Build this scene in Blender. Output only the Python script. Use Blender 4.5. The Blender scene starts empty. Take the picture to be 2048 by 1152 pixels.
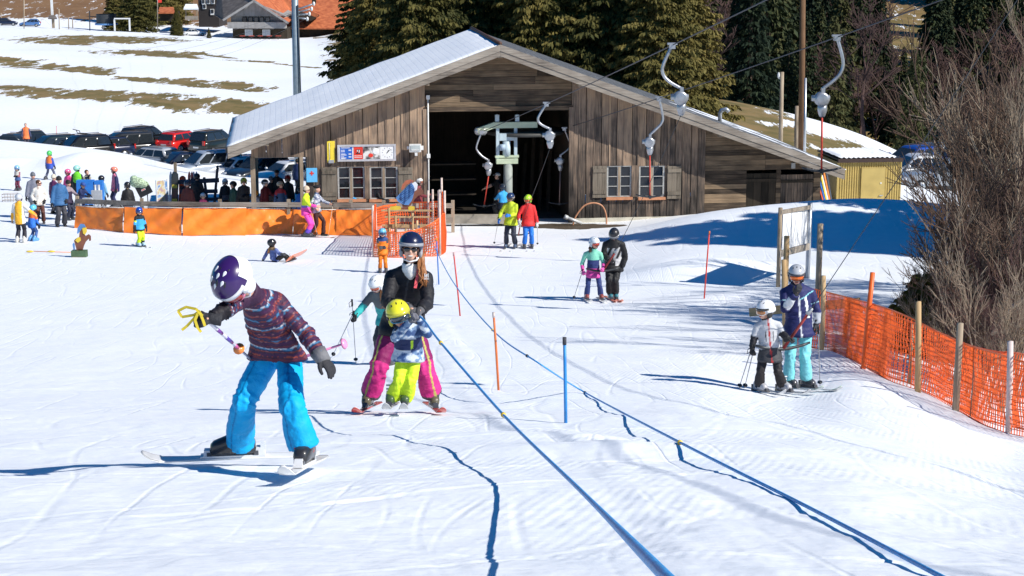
import bpy, bmesh, math, random
import numpy as np
from mathutils import Vector, Matrix, noise as mnoise
random.seed(7); RNG = np.random.default_rng(7)
scene = bpy.context.scene
COL = scene.collection
# ------------------------------------------------------------------ camera, sky, sun, exposure
F = 3500.0                       # focal length in pixels of the 2048 px wide photograph
CX, CY = 1024.0, 576.0
HOR = -150.0
PITCH = math.atan((CY - HOR) / F)
ZC = 12.0
cam_d = bpy.data.cameras.new('camera'); cam_d.sensor_width = 36.0
cam_d.lens = F / 2048.0 * 36.0; cam_d.clip_start = 0.2; cam_d.clip_end = 4000
cam = bpy.data.objects.new('camera', cam_d); COL.objects.link(cam)
cam.location = (0, 0, ZC); cam.rotation_euler = (math.pi / 2 - PITCH, 0, 0)
scene.camera = cam
SUN_EL = math.radians(39.0); SUN_AZ = math.radians(-27.0)      # azimuth measured from +X towards -Y
SUN_DIR = Vector((math.cos(SUN_EL) * math.cos(SUN_AZ), math.cos(SUN_EL) * math.sin(SUN_AZ), math.sin(SUN_EL)))
world = bpy.data.worlds.new('World'); scene.world = world; world.use_nodes = True
wn = world.node_tree
sky = wn.nodes.new('ShaderNodeTexSky'); sky.sky_type = 'NISHITA'; sky.sun_disc = False
sky.sun_elevation = SUN_EL; sky.sun_rotation = math.atan2(SUN_DIR.x, SUN_DIR.y)
sky.altitude = 1000; sky.air_density = 1.0; sky.dust_density = 0.0; sky.ozone_density = 5.0
bg = wn.nodes['Background']; bg.inputs['Strength'].default_value = 0.08
hs_ = wn.nodes.new('ShaderNodeHueSaturation'); hs_.inputs['Saturation'].default_value = 2.0      # the clear deep blue mountain sky
wn.links.new(sky.outputs[0], hs_.inputs['Color']); wn.links.new(hs_.outputs[0], bg.inputs[0])
sun_d = bpy.data.lights.new('sun', 'SUN'); sun_d.energy = 4.7; sun_d.angle = math.radians(0.5); sun_d.color = (1.0, 0.955, 0.88)
sun = bpy.data.objects.new('sun', sun_d); COL.objects.link(sun)
sun.rotation_euler = SUN_DIR.to_track_quat('Z', 'Y').to_euler(); sun.location = (30, -20, 60)
vs = scene.view_settings; vs.view_transform = 'Standard'; vs.look = 'None'; vs.gamma = 1.0; vs.use_curve_mapping = False
vs.exposure = 0.36
scene.render.engine = 'CYCLES'
scene.cycles.max_bounces = 6; scene.cycles.transparent_max_bounces = 8

# ------------------------------------------------------------------ picture <-> place
FW = Vector((0, math.cos(PITCH), -math.sin(PITCH))); UP = Vector((0, math.sin(PITCH), math.cos(PITCH)))
CAMP = Vector((0, 0, ZC))
def ray(px, py):
    return Vector((1, 0, 0)) * ((px - CX) / F) + UP * ((CY - py) / F) + FW
def at(px, py, Y):
    d = ray(px, py); return CAMP + d * (Y / d.y)
def proj(v):
    w = Vector(v) - CAMP; dd = w.dot(FW)
    return CX + F * w.x / dd, CY - F * w.dot(UP) / dd
def ppm(v):
    return F / (Vector(v) - CAMP).dot(FW)

# ------------------------------------------------------------------ numpy noise
def _h(ix, iy, s):
    n = (ix.astype(np.int64) * 374761393 + iy.astype(np.int64) * 668265263 + s * 974711) & 0x7fffffff
    n = ((n ^ (n >> 13)) * 1274126177) & 0x7fffffff
    return ((n ^ (n >> 16)) & 0xffff) / 65535.0
def vnoise(x, y, s=0):
    x = np.asarray(x, float); y = np.asarray(y, float)
    ix = np.floor(x); iy = np.floor(y); fx = x - ix; fy = y - iy
    fx = fx * fx * (3 - 2 * fx); fy = fy * fy * (3 - 2 * fy)
    a = _h(ix, iy, s); b = _h(ix + 1, iy, s); c = _h(ix, iy + 1, s); d = _h(ix + 1, iy + 1, s)
    return (a * (1 - fx) + b * fx) * (1 - fy) + (c * (1 - fx) + d * fx) * fy - 0.5
def fbm(x, y, o=4, s=0):
    r = 0; a = 1.0
    for k in range(o):
        r = r + a * vnoise(x * 2 ** k, y * 2 ** k, s + k * 17); a *= 0.5
    return r

# ------------------------------------------------------------------ terrain
BASE = [(2.5, 1420), (5.8, 1160), (9.46, 968), (12.5, 890), (16.7, 829), (24, 762), (32, 670), (40, 597), (48, 535), (55, 490), (58, 468), (62, 441)]
COLS = {
 -900: BASE + [(70, 388), (80, 325), (90, 268), (96, 266), (106, 372), (118, 338), (130, 296), (140, 262), (180, 172), (240, 105), (320, 45), (370, 25), (430, -40), (600, -330), (900, -560), (1500, -700)],
 0: BASE + [(70, 390), (80, 328), (90, 274), (95, 273), (106, 340), (118, 310), (130, 286), (140, 264), (180, 180), (240, 113), (320, 62), (368, 44), (430, -10), (600, -330), (900, -560), (1500, -700)],
 250: BASE + [(70, 388), (80, 338), (88, 300), (93, 300), (104, 366), (118, 327), (130, 303), (140, 272), (180, 190), (240, 125), (320, 68), (366, 52), (430, 0), (600, -330), (900, -560), (1500, -700)],
 480: BASE + [(68, 405), (76, 372), (82, 352), (87, 354), (98, 402), (112, 364), (118, 348), (130, 311), (140, 276), (180, 202), (240, 138), (320, 80), (350, 74), (430, 20), (600, -250), (900, -560), (1500, -700)],
 660: BASE + [(70, 400), (80, 370), (90, 352), (98, 380), (112, 350), (130, 310), (140, 280), (180, 205), (240, 142), (320, 88), (350, 80), (430, 20), (600, -250), (900, -560), (1500, -700)],
 850: BASE + [(70, 402), (90, 330), (110, 290), (140, 250), (200, 180), (300, 60), (400, -60), (600, -330), (900, -600), (1500, -760)],
 1230: BASE + [(70, 402), (90, 320), (110, 280), (140, 250), (200, 200), (300, 60), (400, -80), (600, -350), (900, -600), (1500, -760)],
 1400: BASE[:7] + [(40, 592), (46, 540), (50, 498), (54, 462), (58, 440), (62, 428), (75, 370), (95, 270), (116, 190), (124, 186), (150, 235), (200, 250), (260, 180), (350, 30), (500, -180), (800, -520), (1500, -760)],
 1600: BASE[:4] + [(16.7, 850), (24, 793), (27, 745), (32, 672), (40, 588), (45, 535), (50, 487), (55, 448), (58, 428), (62, 419), (75, 365), (90, 305), (114, 231), (122, 228), (150, 275), (200, 290), (260, 200), (350, 40), (500, -180), (800, -520), (1500, -760)],
 1720: BASE[:3] + [(12.5, 905), (18, 845), (25, 752), (27.5, 722), (31, 678), (36, 618), (40, 580), (45, 530), (50, 482), (55, 440), (59, 420), (62, 416), (75, 372), (90, 330), (112, 268), (120, 266), (150, 310), (200, 295), (260, 205), (350, 45), (500, -180), (800, -520), (1500, -760)],
 1850: BASE[:2] + [(9.46, 985), (12.5, 925), (18, 858), (23.5, 792), (25, 775), (28, 758), (32, 690), (36, 630), (40, 578), (45, 528), (50, 478), (55, 438), (59, 418), (62, 413), (75, 392), (90, 362), (106, 330), (114, 329), (140, 352), (200, 300), (260, 208), (350, 48), (500, -180), (800, -520), (1500, -760)],
 2048: BASE[:2] + [(9.46, 1005), (14, 945), (21, 872), (22.5, 862), (27, 815), (32, 720), (36, 650), (40, 590), (45, 535), (50, 485), (55, 445), (60, 422), (75, 398), (90, 372), (106, 352), (114, 350), (140, 356), (200, 300), (260, 208), (350, 48), (500, -180), (800, -520), (1500, -760)],
 3200: BASE[:2] + [(9.46, 1020), (14, 965), (21, 900), (24, 870), (30, 800), (36, 690), (45, 560), (60, 440), (75, 405), (90, 375), (106, 355), (114, 352), (140, 356), (200, 300), (260, 208), (350, 48), (500, -180), (800, -520), (1500, -760)],
}
LG = np.linspace(math.log(0.5), math.log(1500.0), 2400)
PG = np.arange(-1600, 3700, 20.0)
def _build_table():
    ks = sorted(COLS); rows = []
    for k in ks:
        ys = [0.5]; zs = [ZC - 1.55]
        ys += [c[0] for c in COLS[k]]; zs += [at(k, c[1], c[0]).z for c in COLS[k]]
        rows.append(np.interp(LG, np.log(ys), zs))
    rows = np.array(rows)
    T = np.array([np.interp(PG, ks, rows[:, j]) for j in range(len(LG))]).T      # (PG, LG)
    def sm(A, r, ax):
        kx = np.exp(-0.5 * (np.arange(-3 * r, 3 * r + 1) / r) ** 2); kx /= kx.sum()
        pad = [(0, 0), (0, 0)]; pad[ax] = (3 * r, 3 * r)
        P = np.pad(A, pad, mode='edge')
        return np.apply_along_axis(lambda v: np.convolve(v, kx, 'valid'), ax, P)
    return sm(sm(T, 9, 1), 2, 0)
TAB = _build_table()
BUMPS = []     # (x, y, rx, ry, h) soft mounds in metres
def _bump(px, py, Y, rx, ry, h):
    p = at(px, py, Y); BUMPS.append((p.x, p.y, rx, ry, h))
_bump(215, 330, 80, 2.2, 2.0, 0.35); _bump(165, 345, 79, 1.6, 1.5, 0.5); _bump(20, 345, 80, 2.0, 1.5, 0.3); _bump(300, 345, 78, 2.4, 1.5, 0.3); _bump(390, 370, 76, 2.5, 1.5, 0.35)
_bump(1440, 545, 44, 2.2, 1.1, 0.42); _bump(1330, 520, 46, 1.5, 2.5, 0.25); _bump(1500, 600, 39, 1.6, 0.9, 0.2)
_bump(1540, 445, 55.5, 6.5, 2.6, 0.42); _bump(1760, 450, 55, 4.5, 3.0, 0.35); _bump(1240, 925, 12, 1.1, 0.5, 0.07); _bump(1010, 890, 13.5, 1.2, 0.5, 0.06)
def ground(x, y, fine=True):
    x = np.asarray(x, float); y = np.maximum(np.asarray(y, float), 0.6)
    u = np.clip(CX + F * x / (y * 1.012), PG[0], PG[-1] - 1); l = np.clip(np.log(y), LG[0], LG[-1] - 1e-6)
    a = (u - PG[0]) / 20.0; b = (l - LG[0]) / (LG[1] - LG[0])
    i = np.floor(a).astype(int); j = np.floor(b).astype(int); a = a - i; b = b - j
    z = (TAB[i, j] * (1 - a) + TAB[i + 1, j] * a) * (1 - b) + (TAB[i, j + 1] * (1 - a) + TAB[i + 1, j + 1] * a) * b
    for (bx, by, rx, ry, h) in BUMPS:
        z = z + h * np.exp(-(((x - bx) / rx) ** 2 + ((y - by) / ry) ** 2))
    if fine:
        near = np.clip(1.0 - y / 75.0, 0, 1)
        z = z + near * (0.05 * fbm(x * 0.55, y * 0.55, 2, 3) + 0.012 * fbm(x * 2.2, y * 1.6, 3, 11))
        far = np.clip((y - 95) / 60, 0, 1)
        z = z + far * 1.0 * fbm(x / 40.0, y / 30.0, 3, 5)
    return z
def gz(x, y):
    return float(ground(x, y))
def G(px, py, y0=3.0, y1=900.0):
    """where the sight line through a pixel meets the ground"""
    d = ray(px, py); ys = np.exp(np.linspace(math.log(y0), math.log(y1), 3000))
    t = ys / d.y; zs = ZC + d.z * t; g = ground(d.x * t, ys)
    k = np.argmax(zs < g)
    if k == 0: k = len(ys) - 1
    a, b = ys[k - 1], ys[k]
    for _ in range(18):
        m = 0.5 * (a + b); tm = m / d.y
        if ZC + d.z * tm < gz(d.x * tm, m): b = m
        else: a = m
    p = CAMP + d * (b / d.y); return Vector((p.x, p.y, gz(p.x, p.y)))

def level_to(px, py, Y, rx, ry):
    p = at(px, py, Y); BUMPS.append((p.x, p.y, rx, ry, p.z - gz(p.x, p.y)))
level_to(455, 930, 10.5, 0.9, 0.45); level_to(612, 962, 9.95, 0.3, 0.45)

# ------------------------------------------------------------------ materials
MATS = {}
def S(c):   # sRGB 0-255 -> linear
    return tuple(((v / 255.0) / 12.92 if v / 255.0 <= 0.04045 else ((v / 255.0 + 0.055) / 1.055) ** 2.4) for v in c)
def mat(name, col, rough=0.6, metal=0.0, var=0.12, scale=6.0, bump=0.0, bscale=None, spec=0.4, rnd=0.0, coat=0.0, coords='Object', sheen=0.0):
    """procedural material: base colour modulated by two octaves of noise, optional bump"""
    if name in MATS: return MATS[name]
    m = bpy.data.materials.new(name); m.use_nodes = True; nt = m.node_tree; N = nt.nodes; L = nt.links
    p = N['Principled BSDF']; p.inputs['Roughness'].default_value = rough; p.inputs['Metallic'].default_value = metal
    p.inputs['Specular IOR Level'].default_value = spec
    if coat: p.inputs['Coat Weight'].default_value = coat; p.inputs['Coat Roughness'].default_value = 0.08
    tc = N.new('ShaderNodeTexCoord')
    nz = N.new('ShaderNodeTexNoise'); nz.inputs['Scale'].default_value = scale; nz.inputs['Detail'].default_value = 5
    L.new(tc.outputs[coords], nz.inputs['Vector'])
    mr = N.new('ShaderNodeMapRange'); mr.inputs[1].default_value = 0.3; mr.inputs[2].default_value = 0.7
    mr.inputs[3].default_value = 1 - var; mr.inputs[4].default_value = 1 + var
    L.new(nz.outputs['Fac'], mr.inputs[0])
    mx = N.new('ShaderNodeMix'); mx.data_type = 'RGBA'; mx.blend_type = 'MULTIPLY'; mx.inputs[0].default_value = 1.0
    mx.inputs[6].default_value = (*col, 1); L.new(mr.outputs[0], mx.inputs[7])
    out = mx.outputs[2]
    if rnd:
        oi = N.new('ShaderNodeObjectInfo'); r2 = N.new('ShaderNodeMapRange'); r2.inputs[3].default_value = 1 - rnd; r2.inputs[4].default_value = 1 + rnd
        L.new(oi.outputs['Random'], r2.inputs[0])
        m2 = N.new('ShaderNodeMix'); m2.data_type = 'RGBA'; m2.blend_type = 'MULTIPLY'; m2.inputs[0].default_value = 1.0
        L.new(out, m2.inputs[6]); L.new(r2.outputs[0], m2.inputs[7]); out = m2.outputs[2]
    L.new(out, p.inputs['Base Color'])
    if bump:
        nb = N.new('ShaderNodeTexNoise'); nb.inputs['Scale'].default_value = bscale or scale * 4; nb.inputs['Detail'].default_value = 4
        L.new(tc.outputs[coords], nb.inputs['Vector'])
        bp = N.new('ShaderNodeBump'); bp.inputs['Strength'].default_value = bump; bp.inputs['Distance'].default_value = 0.02
        L.new(nb.outputs['Fac'], bp.inputs['Height']); L.new(bp.outputs[0], p.inputs['Normal'])
    MATS[name] = m; return m
def nodes_of(name):
    m = bpy.data.materials.new(name); m.use_nodes = True; MATS[name] = m
    return m, m.node_tree.nodes, m.node_tree.links, m.node_tree.nodes['Principled BSDF']
def ramp(N, stops, interp='LINEAR'):
    r = N.new('ShaderNodeValToRGB'); r.color_ramp.interpolation = interp
    e = r.color_ramp.elements
    while len(e) < len(stops): e.new(0.5)
    for k, (pos, c) in enumerate(stops): e[k].position = pos; e[k].color = (*c, 1)
    return r
def wood(name, stops, axis='Z', stretch=14.0, rnd=0.3, scale=3.0, bump=0.5, zfade=None):
    """weathered timber: streaks drawn out along the grain, knots, per-board tone"""
    if name in MATS: return MATS[name]
    m, N, L, p = nodes_of(name); p.inputs['Roughness'].default_value = 0.85; p.inputs['Specular IOR Level'].default_value = 0.2
    tc = N.new('ShaderNodeTexCoord'); mp = N.new('ShaderNodeMapping')
    sc = [scale * stretch / 2] * 3; sc['XYZ'.index(axis)] = scale * 0.5; mp.inputs['Scale'].default_value = sc
    L.new(tc.outputs['Object'], mp.inputs['Vector'])
    oi = N.new('ShaderNodeObjectInfo'); ml = N.new('ShaderNodeMath'); ml.operation = 'MULTIPLY'; ml.inputs[1].default_value = 37.0
    L.new(oi.outputs['Random'], ml.inputs[0])
    n1 = N.new('ShaderNodeTexNoise'); n1.noise_dimensions = '4D'; n1.inputs['Detail'].default_value = 6; n1.inputs['Scale'].default_value = 1.0; n1.inputs['Distortion'].default_value = 0.4
    L.new(mp.outputs[0], n1.inputs['Vector']); L.new(ml.outputs[0], n1.inputs['W'])
    n2 = N.new('ShaderNodeTexNoise'); n2.noise_dimensions = '4D'; n2.inputs['Scale'].default_value = 1.3; n2.inputs['Detail'].default_value = 3
    L.new(tc.outputs['Object'], n2.inputs['Vector']); L.new(ml.outputs[0], n2.inputs['W'])
    ad = N.new('ShaderNodeMath'); ad.operation = 'MULTIPLY_ADD'; ad.inputs[1].default_value = 0.55
    L.new(n2.outputs['Fac'], ad.inputs[0])
    m5 = N.new('ShaderNodeMath'); m5.operation = 'MULTIPLY'; m5.inputs[1].default_value = 0.6; L.new(n1.outputs['Fac'], m5.inputs[0]); L.new(m5.outputs[0], ad.inputs[2])
    fac = ad.outputs[0]
    if rnd:
        r2 = N.new('ShaderNodeMapRange'); r2.inputs[3].default_value = -rnd / 2; r2.inputs[4].default_value = rnd / 2; L.new(oi.outputs['Random'], r2.inputs[0])
        a2 = N.new('ShaderNodeMath'); a2.operation = 'ADD'; L.new(fac, a2.inputs[0]); L.new(r2.outputs[0], a2.inputs[1]); fac = a2.outputs[0]
    if zfade:    # weathering: rain-washed foot of the boards against the protected top
        sp = N.new('ShaderNodeSeparateXYZ'); L.new(tc.outputs['Object'], sp.inputs[0])
        zr = N.new('ShaderNodeMapRange'); zr.inputs[1].default_value = zfade[0]; zr.inputs[2].default_value = zfade[1]; zr.inputs[3].default_value = zfade[2]; zr.inputs[4].default_value = zfade[3]
        L.new(sp.outputs[2], zr.inputs[0])
        a3 = N.new('ShaderNodeMath'); a3.operation = 'ADD'; L.new(fac, a3.inputs[0]); L.new(zr.outputs[0], a3.inputs[1]); fac = a3.outputs[0]
    cr = ramp(N, stops); L.new(fac, cr.inputs[0]); L.new(cr.outputs[0], p.inputs['Base Color'])
    bp = N.new('ShaderNodeBump'); bp.inputs['Strength'].default_value = bump; bp.inputs['Distance'].default_value = 0.01
    L.new(n1.outputs['Fac'], bp.inputs['Height']); L.new(bp.outputs[0], p.inputs['Normal'])
    return m

# ------------------------------------------------------------------ mesh building
def frame_of(d, hint=Vector((0, 0, 1))):
    d = Vector(d).normalized()
    if abs(d.dot(hint)) > 0.97: hint = Vector((0, 1, 0)) if abs(d.y) < 0.9 else Vector((1, 0, 0))
    a = hint.cross(d).normalized(); b = d.cross(a); return a, b, d
class MB:
    def __init__(s): s.v = []; s.f = []; s.sm = []; s.mi = []; s.cur = 0
    def add(s, vs, fs, smooth=False):
        o = len(s.v); s.v.extend([tuple(q) for q in vs])
        for f in fs: s.f.append([o + i for i in f]); s.sm.append(smooth); s.mi.append(s.cur)
        return s
    def box(s, c, size, M=None, taper=1.0):
        hx, hy, hz = [q / 2 for q in size]; c = Vector(c); vs = []
        for dz in (-1, 1):
            k = taper if dz > 0 else 1.0
            for dx, dy in ((-1, -1), (1, -1), (1, 1), (-1, 1)):
                q = Vector((dx * hx * k, dy * hy * k, dz * hz))
                if M is not None: q = M @ q
                vs.append(c + q)
        return s.add(vs, [(3, 2, 1, 0), (4, 5, 6, 7), (0, 1, 5, 4), (1, 2, 6, 5), (2, 3, 7, 6), (3, 0, 4, 7)])
    def bar(s, p0, p1, w, h, hint=Vector((0, 0, 1))):
        p0 = Vector(p0); p1 = Vector(p1); a, b, d = frame_of(p1 - p0, hint); vs = []
        for p in (p0, p1):
            for x, y in ((-1, -1), (1, -1), (1, 1), (-1, 1)): vs.append(p + a * (x * w / 2) + b * (y * h / 2))
        return s.add(vs, [(3, 2, 1, 0), (4, 5, 6, 7), (0, 1, 5, 4), (1, 2, 6, 5), (2, 3, 7, 6), (3, 0, 4, 7)])
    def tube(s, pts, r, n=8, cap=True, smooth=True, flat=1.0, hint=Vector((0, 0, 1))):
        pts = [Vector(p) for p in pts]; k = len(pts); rs = r if isinstance(r, (list, tuple)) else [r] * k
        vs = []; a0 = None
        for i, p in enumerate(pts):
            d = (pts[min(i + 1, k - 1)] - pts[max(i - 1, 0)])
            if d.length < 1e-9: d = Vector((0, 0, 1))
            d.normalize()
            if a0 is None: a, b, _ = frame_of(d, hint)
            else:
                a = a0 - d * a0.dot(d)
                if a.length < 1e-6: a, b, _ = frame_of(d, hint)
                else: a.normalize(); b = d.cross(a)
            a0 = a
            for j in range(n):
                t = 2 * math.pi * j / n; vs.append(p + a * (math.cos(t) * rs[i]) + b * (math.sin(t) * rs[i] * flat))
        fs = []
        for i in range(k - 1):
            for j in range(n):
                j2 = (j + 1) % n; fs.append((i * n + j, i * n + j2, (i + 1) * n + j2, (i + 1) * n + j))
        if cap: fs.append(tuple(reversed(range(n)))); fs.append(tuple(range((k - 1) * n, k * n)))
        return s.add(vs, fs, smooth)
    def loft(s, secs, n=16, smooth=True, cap=True, power=2.0):
        """secs: (centre, axis_a, axis_b) with axes scaled to half widths; superellipse sections"""
        vs = []
        for c, a, b in secs:
            c = Vector(c); a = Vector(a); b = Vector(b)
            for j in range(n):
                t = 2 * math.pi * j / n; ct, st = math.cos(t), math.sin(t)
                vs.append(c + a * (math.copysign(abs(ct) ** (2 / power), ct)) + b * (math.copysign(abs(st) ** (2 / power), st)))
        k = len(secs); fs = []
        for i in range(k - 1):
            for j in range(n):
                j2 = (j + 1) % n; fs.append((i * n + j, i * n + j2, (i + 1) * n + j2, (i + 1) * n + j))
        if cap: fs.append(tuple(reversed(range(n)))); fs.append(tuple(range((k - 1) * n, k * n)))
        return s.add(vs, fs, smooth)
    def ball(s, c, r, nu=12, nv=8, M=None, smooth=True):
        c = Vector(c); r = Vector(r) if not isinstance(r, (int, float)) else Vector((r, r, r)); vs = []; fs = []
        for i in range(1, nv):
            th = math.pi * i / nv
            for j in range(nu):
                ph = 2 * math.pi * j / nu
                q = Vector((r.x * math.sin(th) * math.cos(ph), r.y * math.sin(th) * math.sin(ph), r.z * math.cos(th)))
                if M is not None: q = M @ q
                vs.append(c + q)
        top = Vector((0, 0, r.z)); bot = -top
        if M is not None: top = M @ top; bot = M @ bot
        vs.append(c + top); vs.append(c + bot); ti, bi = len(vs) - 2, len(vs) - 1
        for i in range(nv - 2):
            for j in range(nu):
                j2 = (j + 1) % nu; fs.append((i * nu + j, (i + 1) * nu + j, (i + 1) * nu + j2, i * nu + j2))
        for j in range(nu):
            j2 = (j + 1) % nu; fs.append((ti, j, j2)); fs.append((bi, (nv - 2) * nu + j2, (nv - 2) * nu + j))
        return s.add(vs, fs, smooth)
    def prism(s, poly, fn, t0, t1, smooth=False):
        """poly: list of 2-d points, fn(u, v, t) -> 3-d"""
        n = len(poly); vs = [fn(u, v, t0) for u, v in poly] + [fn(u, v, t1) for u, v in poly]
        ar = sum(poly[i][0] * poly[(i + 1) % n][1] - poly[(i + 1) % n][0] * poly[i][1] for i in range(n))
        fs = [tuple(range(n)), tuple(range(2 * n - 1, n - 1, -1))] + [(i, i + n, (i + 1) % n + n, (i + 1) % n) for i in range(n)]
        return s.add(vs, fs, smooth)
    def mesh(s, name, mats, origin=None, fixn=True):
        me = bpy.data.meshes.new(name)
        v = s.v
        if origin is not None: ox, oy, oz = origin; v = [(a - ox, b - oy, c - oz) for a, b, c in v]
        me.from_pydata(v, [], s.f)
        me.polygons.foreach_set('use_smooth', s.sm); me.polygons.foreach_set('material_index', s.mi)
        for m in (mats if isinstance(mats, (list, tuple)) else [mats]): me.materials.append(m)
        if fixn:
            bm = bmesh.new(); bm.from_mesh(me); bmesh.ops.recalc_face_normals(bm, faces=bm.faces); bm.to_mesh(me); bm.free()
        me.update(); return me
    def build(s, name, mats, parent=None, world_coords=True, fixn=True):
        """one mesh object; vertices in world coordinates are moved into the parent's frame"""
        org = None
        if parent is not None and world_coords:
            q = parent; org = Vector((0, 0, 0))
            while q is not None: org = org + q.location; q = q.parent
        elif parent is None and world_coords and s.v:
            A = np.array(s.v); org = Vector((float(A[:, 0].mean()), float(A[:, 1].mean()), float(A[:, 2].min())))
        me = s.mesh(name, mats, org, fixn)
        o = bpy.data.objects.new(name, me); COL.objects.link(o)
        if parent is not None: o.parent = parent
        elif org is not None: o.location = org
        return o
def tag(o, label=None, cat=None, group=None, kind=None):
    if label: o['label'] = label
    if cat: o['category'] = cat
    if group: o['group'] = group
    if kind: o['kind'] = kind
    return o
def thing(name, loc, label, cat, group=None, rz=0.0):
    o = bpy.data.objects.new(name, None); COL.objects.link(o); o.location = loc; o.rotation_euler = (0, 0, rz)
    o.empty_display_size = 0.2
    return tag(o, label, cat, group)
def inst(name, me, parent=None, loc=(0, 0, 0), rot=(0, 0, 0), sc=(1, 1, 1)):
    o = bpy.data.objects.new(name, me); COL.objects.link(o); o.parent = parent; o.location = loc; o.rotation_euler = rot; o.scale = sc
    return o
def clip_poly(poly, a, b, c):
    """keep the side a*u + b*v <= c"""
    out = []
    for i in range(len(poly)):
        p, q = poly[i], poly[(i + 1) % len(poly)]
        dp = a * p[0] + b * p[1] - c; dq = a * q[0] + b * q[1] - c
        if dp <= 0: out.append(p)
        if dp * dq < 0:
            t = dp / (dp - dq); out.append((p[0] + (q[0] - p[0]) * t, p[1] + (q[1] - p[1]) * t))
    return out
# ------------------------------------------------------------------ the ground: one sheet from the camera's feet to the far slopes
def world_line(pts):
    return [G(px, py) for px, py in pts]
def seg_mask(X, Y, line, w, soft=0.6, ys=1.0):
    """soft mask round a polyline in plan, w = half widths in metres along the line"""
    best = np.zeros_like(X)
    for i in range(len(line) - 1):
        a, b = line[i], line[i + 1]; dx, dy = b.x - a.x, b.y - a.y; L2 = dx * dx + dy * dy + 1e-9
        t = np.clip(((X - a.x) * dx + (Y - a.y) * dy) / L2, 0, 1)
        d = np.hypot(X - a.x - t * dx, (Y - a.y - t * dy) * ys); ww = w[i] * (1 - t) + w[i + 1] * t
        best = np.maximum(best, np.clip(1.0 - (d / ww - 1.0) / soft, 0, 1) * (ww > 0.01))
    return best
def make_ground():
    ys = [1.2]
    while ys[-1] < 1450:
        y = ys[-1]; b = float(ZC - ground(0.0, y, False)); b = max(b, 4.0)
        step = (2.0 if y < 62 else 1.6) * y * y / (F * b)
        ys.append(y + min(max(step, 0.028), 0.9 if y < 340 else 12.0))
    ys = np.array(ys)
    us = np.concatenate([np.arange(-1100, -60, 26.0), np.arange(-60, 2110, 4.6), np.arange(2110, 3300, 26.0)])
    U, Yg = np.meshgrid(us, ys)
    X = (U - CX) / F * Yg * 1.012
    # widen the sheet near the camera so that a step to the side still stands on snow
    X = X + (U - CX) / 2200.0 * 6.0 * np.exp(-Yg / 12.0)
    Z = ground(X, Yg)
    # tracks and chewed-up snow close by
    nearw = np.clip(1.15 - Yg / 45.0, 0, 1)
    Z += nearw * 0.007 * fbm(X * 7.0, Yg * 5.0, 3, 21)
    for k in range(170):     # skidded turns
        x0 = RNG.uniform(-9, 9); y0 = RNG.uniform(4.0, 36); L = RNG.uniform(2, 9); th = RNG.uniform(1.2, 2.3) if x0 > 1 else RNG.uniform(-0.35, 0.9); cv = RNG.uniform(-0.14, 0.14); dep = RNG.uniform(0.002, 0.006); w = RNG.uniform(0.018, 0.035)
        sel = (np.abs(X - x0) < L) & (np.abs(Yg - y0) < L)
        if not sel.any(): continue
        xr = (X[sel] - x0) * math.cos(th) + (Yg[sel] - y0) * math.sin(th); yr = -(X[sel] - x0) * math.sin(th) + (Yg[sel] - y0) * math.cos(th)
        yr = yr - cv * xr * xr / 2
        g = np.exp(-(yr / w) ** 2) * np.clip(1 - (2 * xr / L) ** 2, 0, 1); rim = np.exp(-((yr - 1.9 * w) / w) ** 2) * np.clip(1 - (2 * xr / L) ** 2, 0, 1)
        Z[sel] += dep * (0.9 * rim - g)
    for pts, dep, w in (([(1190, 880), (1290, 960), (1380, 1045), (1480, 1160)], 0.02, 0.13), ([(860, 640), (905, 700), (960, 790), (1040, 850), (1190, 880)], 0.018, 0.16)):
        ln = world_line(pts)          # the ridge of pushed-up snow between the two tows
        mk = seg_mask(X, Yg, ln, [w] * len(ln), 1.2)
        Z += dep * mk * (0.7 + 0.8 * np.clip(fbm(X * 4, Yg * 3, 2, 41), -0.4, 0.6))
    co = np.stack([X, Yg, Z], -1).reshape(-1, 3)
    nr, nc = X.shape
    idx = np.arange(nr * nc).reshape(nr, nc)
    q = np.stack([idx[:-1, :-1], idx[:-1, 1:], idx[1:, 1:], idx[1:, :-1]], -1).reshape(-1, 4)
    me = bpy.data.meshes.new('ground'); me.vertices.add(len(co)); me.vertices.foreach_set('co', co.ravel())
    me.loops.add(q.size); me.loops.foreach_set('vertex_index', q.ravel())
    me.polygons.add(len(q)); me.polygons.foreach_set('loop_start', np.arange(0, q.size, 4)); me.polygons.foreach_set('loop_total', np.full(len(q), 4))
    me.polygons.foreach_set('use_smooth', np.ones(len(q), bool)); me.update(calc_edges=True)
    # where the snow has melted off the meadow
    g = np.zeros_like(X)
    bands = [([(0, 172), (60, 178), (110, 184), (200, 190), (300, 196), (400, 206), (470, 212), (530, 212)], [1.6, 3.2, 5.5, 6, 6.5, 7, 6, 2.0]),
             ([(-60, 118), (20, 122), (60, 130), (120, 136), (160, 140), (205, 150)], [4.5, 5, 4.5, 5.5, 4, 0.8]),
             ([(240, 154), (300, 160), (330, 162)], [1.5, 4.0, 0.8]), ([(345, 162), (400, 166), (450, 174), (505, 182)], [2.0, 6.5, 5, 1.5]),
             ([(180, 74), (215, 78), (270, 84)], [6, 12, 4]), ([(85, 76), (120, 82), (165, 90)], [3, 7, 1.5]),
             ([(262, 102), (310, 107), (380, 116)], [2.5, 8, 2.0]), ([(515, 123), (535, 125)], [4, 1.5]), ([(390, 105), (455, 116)], [1.2, 1.2]), ([(560, 128), (640, 136)], [1, 1]),
             ([(40, 79), (85, 80)], [1.5, 1.5])]
    for ln, w in bands: g = np.maximum(g, seg_mask(X, Yg, world_line(ln), [v * 0.5 for v in w], 2.2, 1.15))
    Upx = CX + F * X / (Yg * 1.012)
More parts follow.
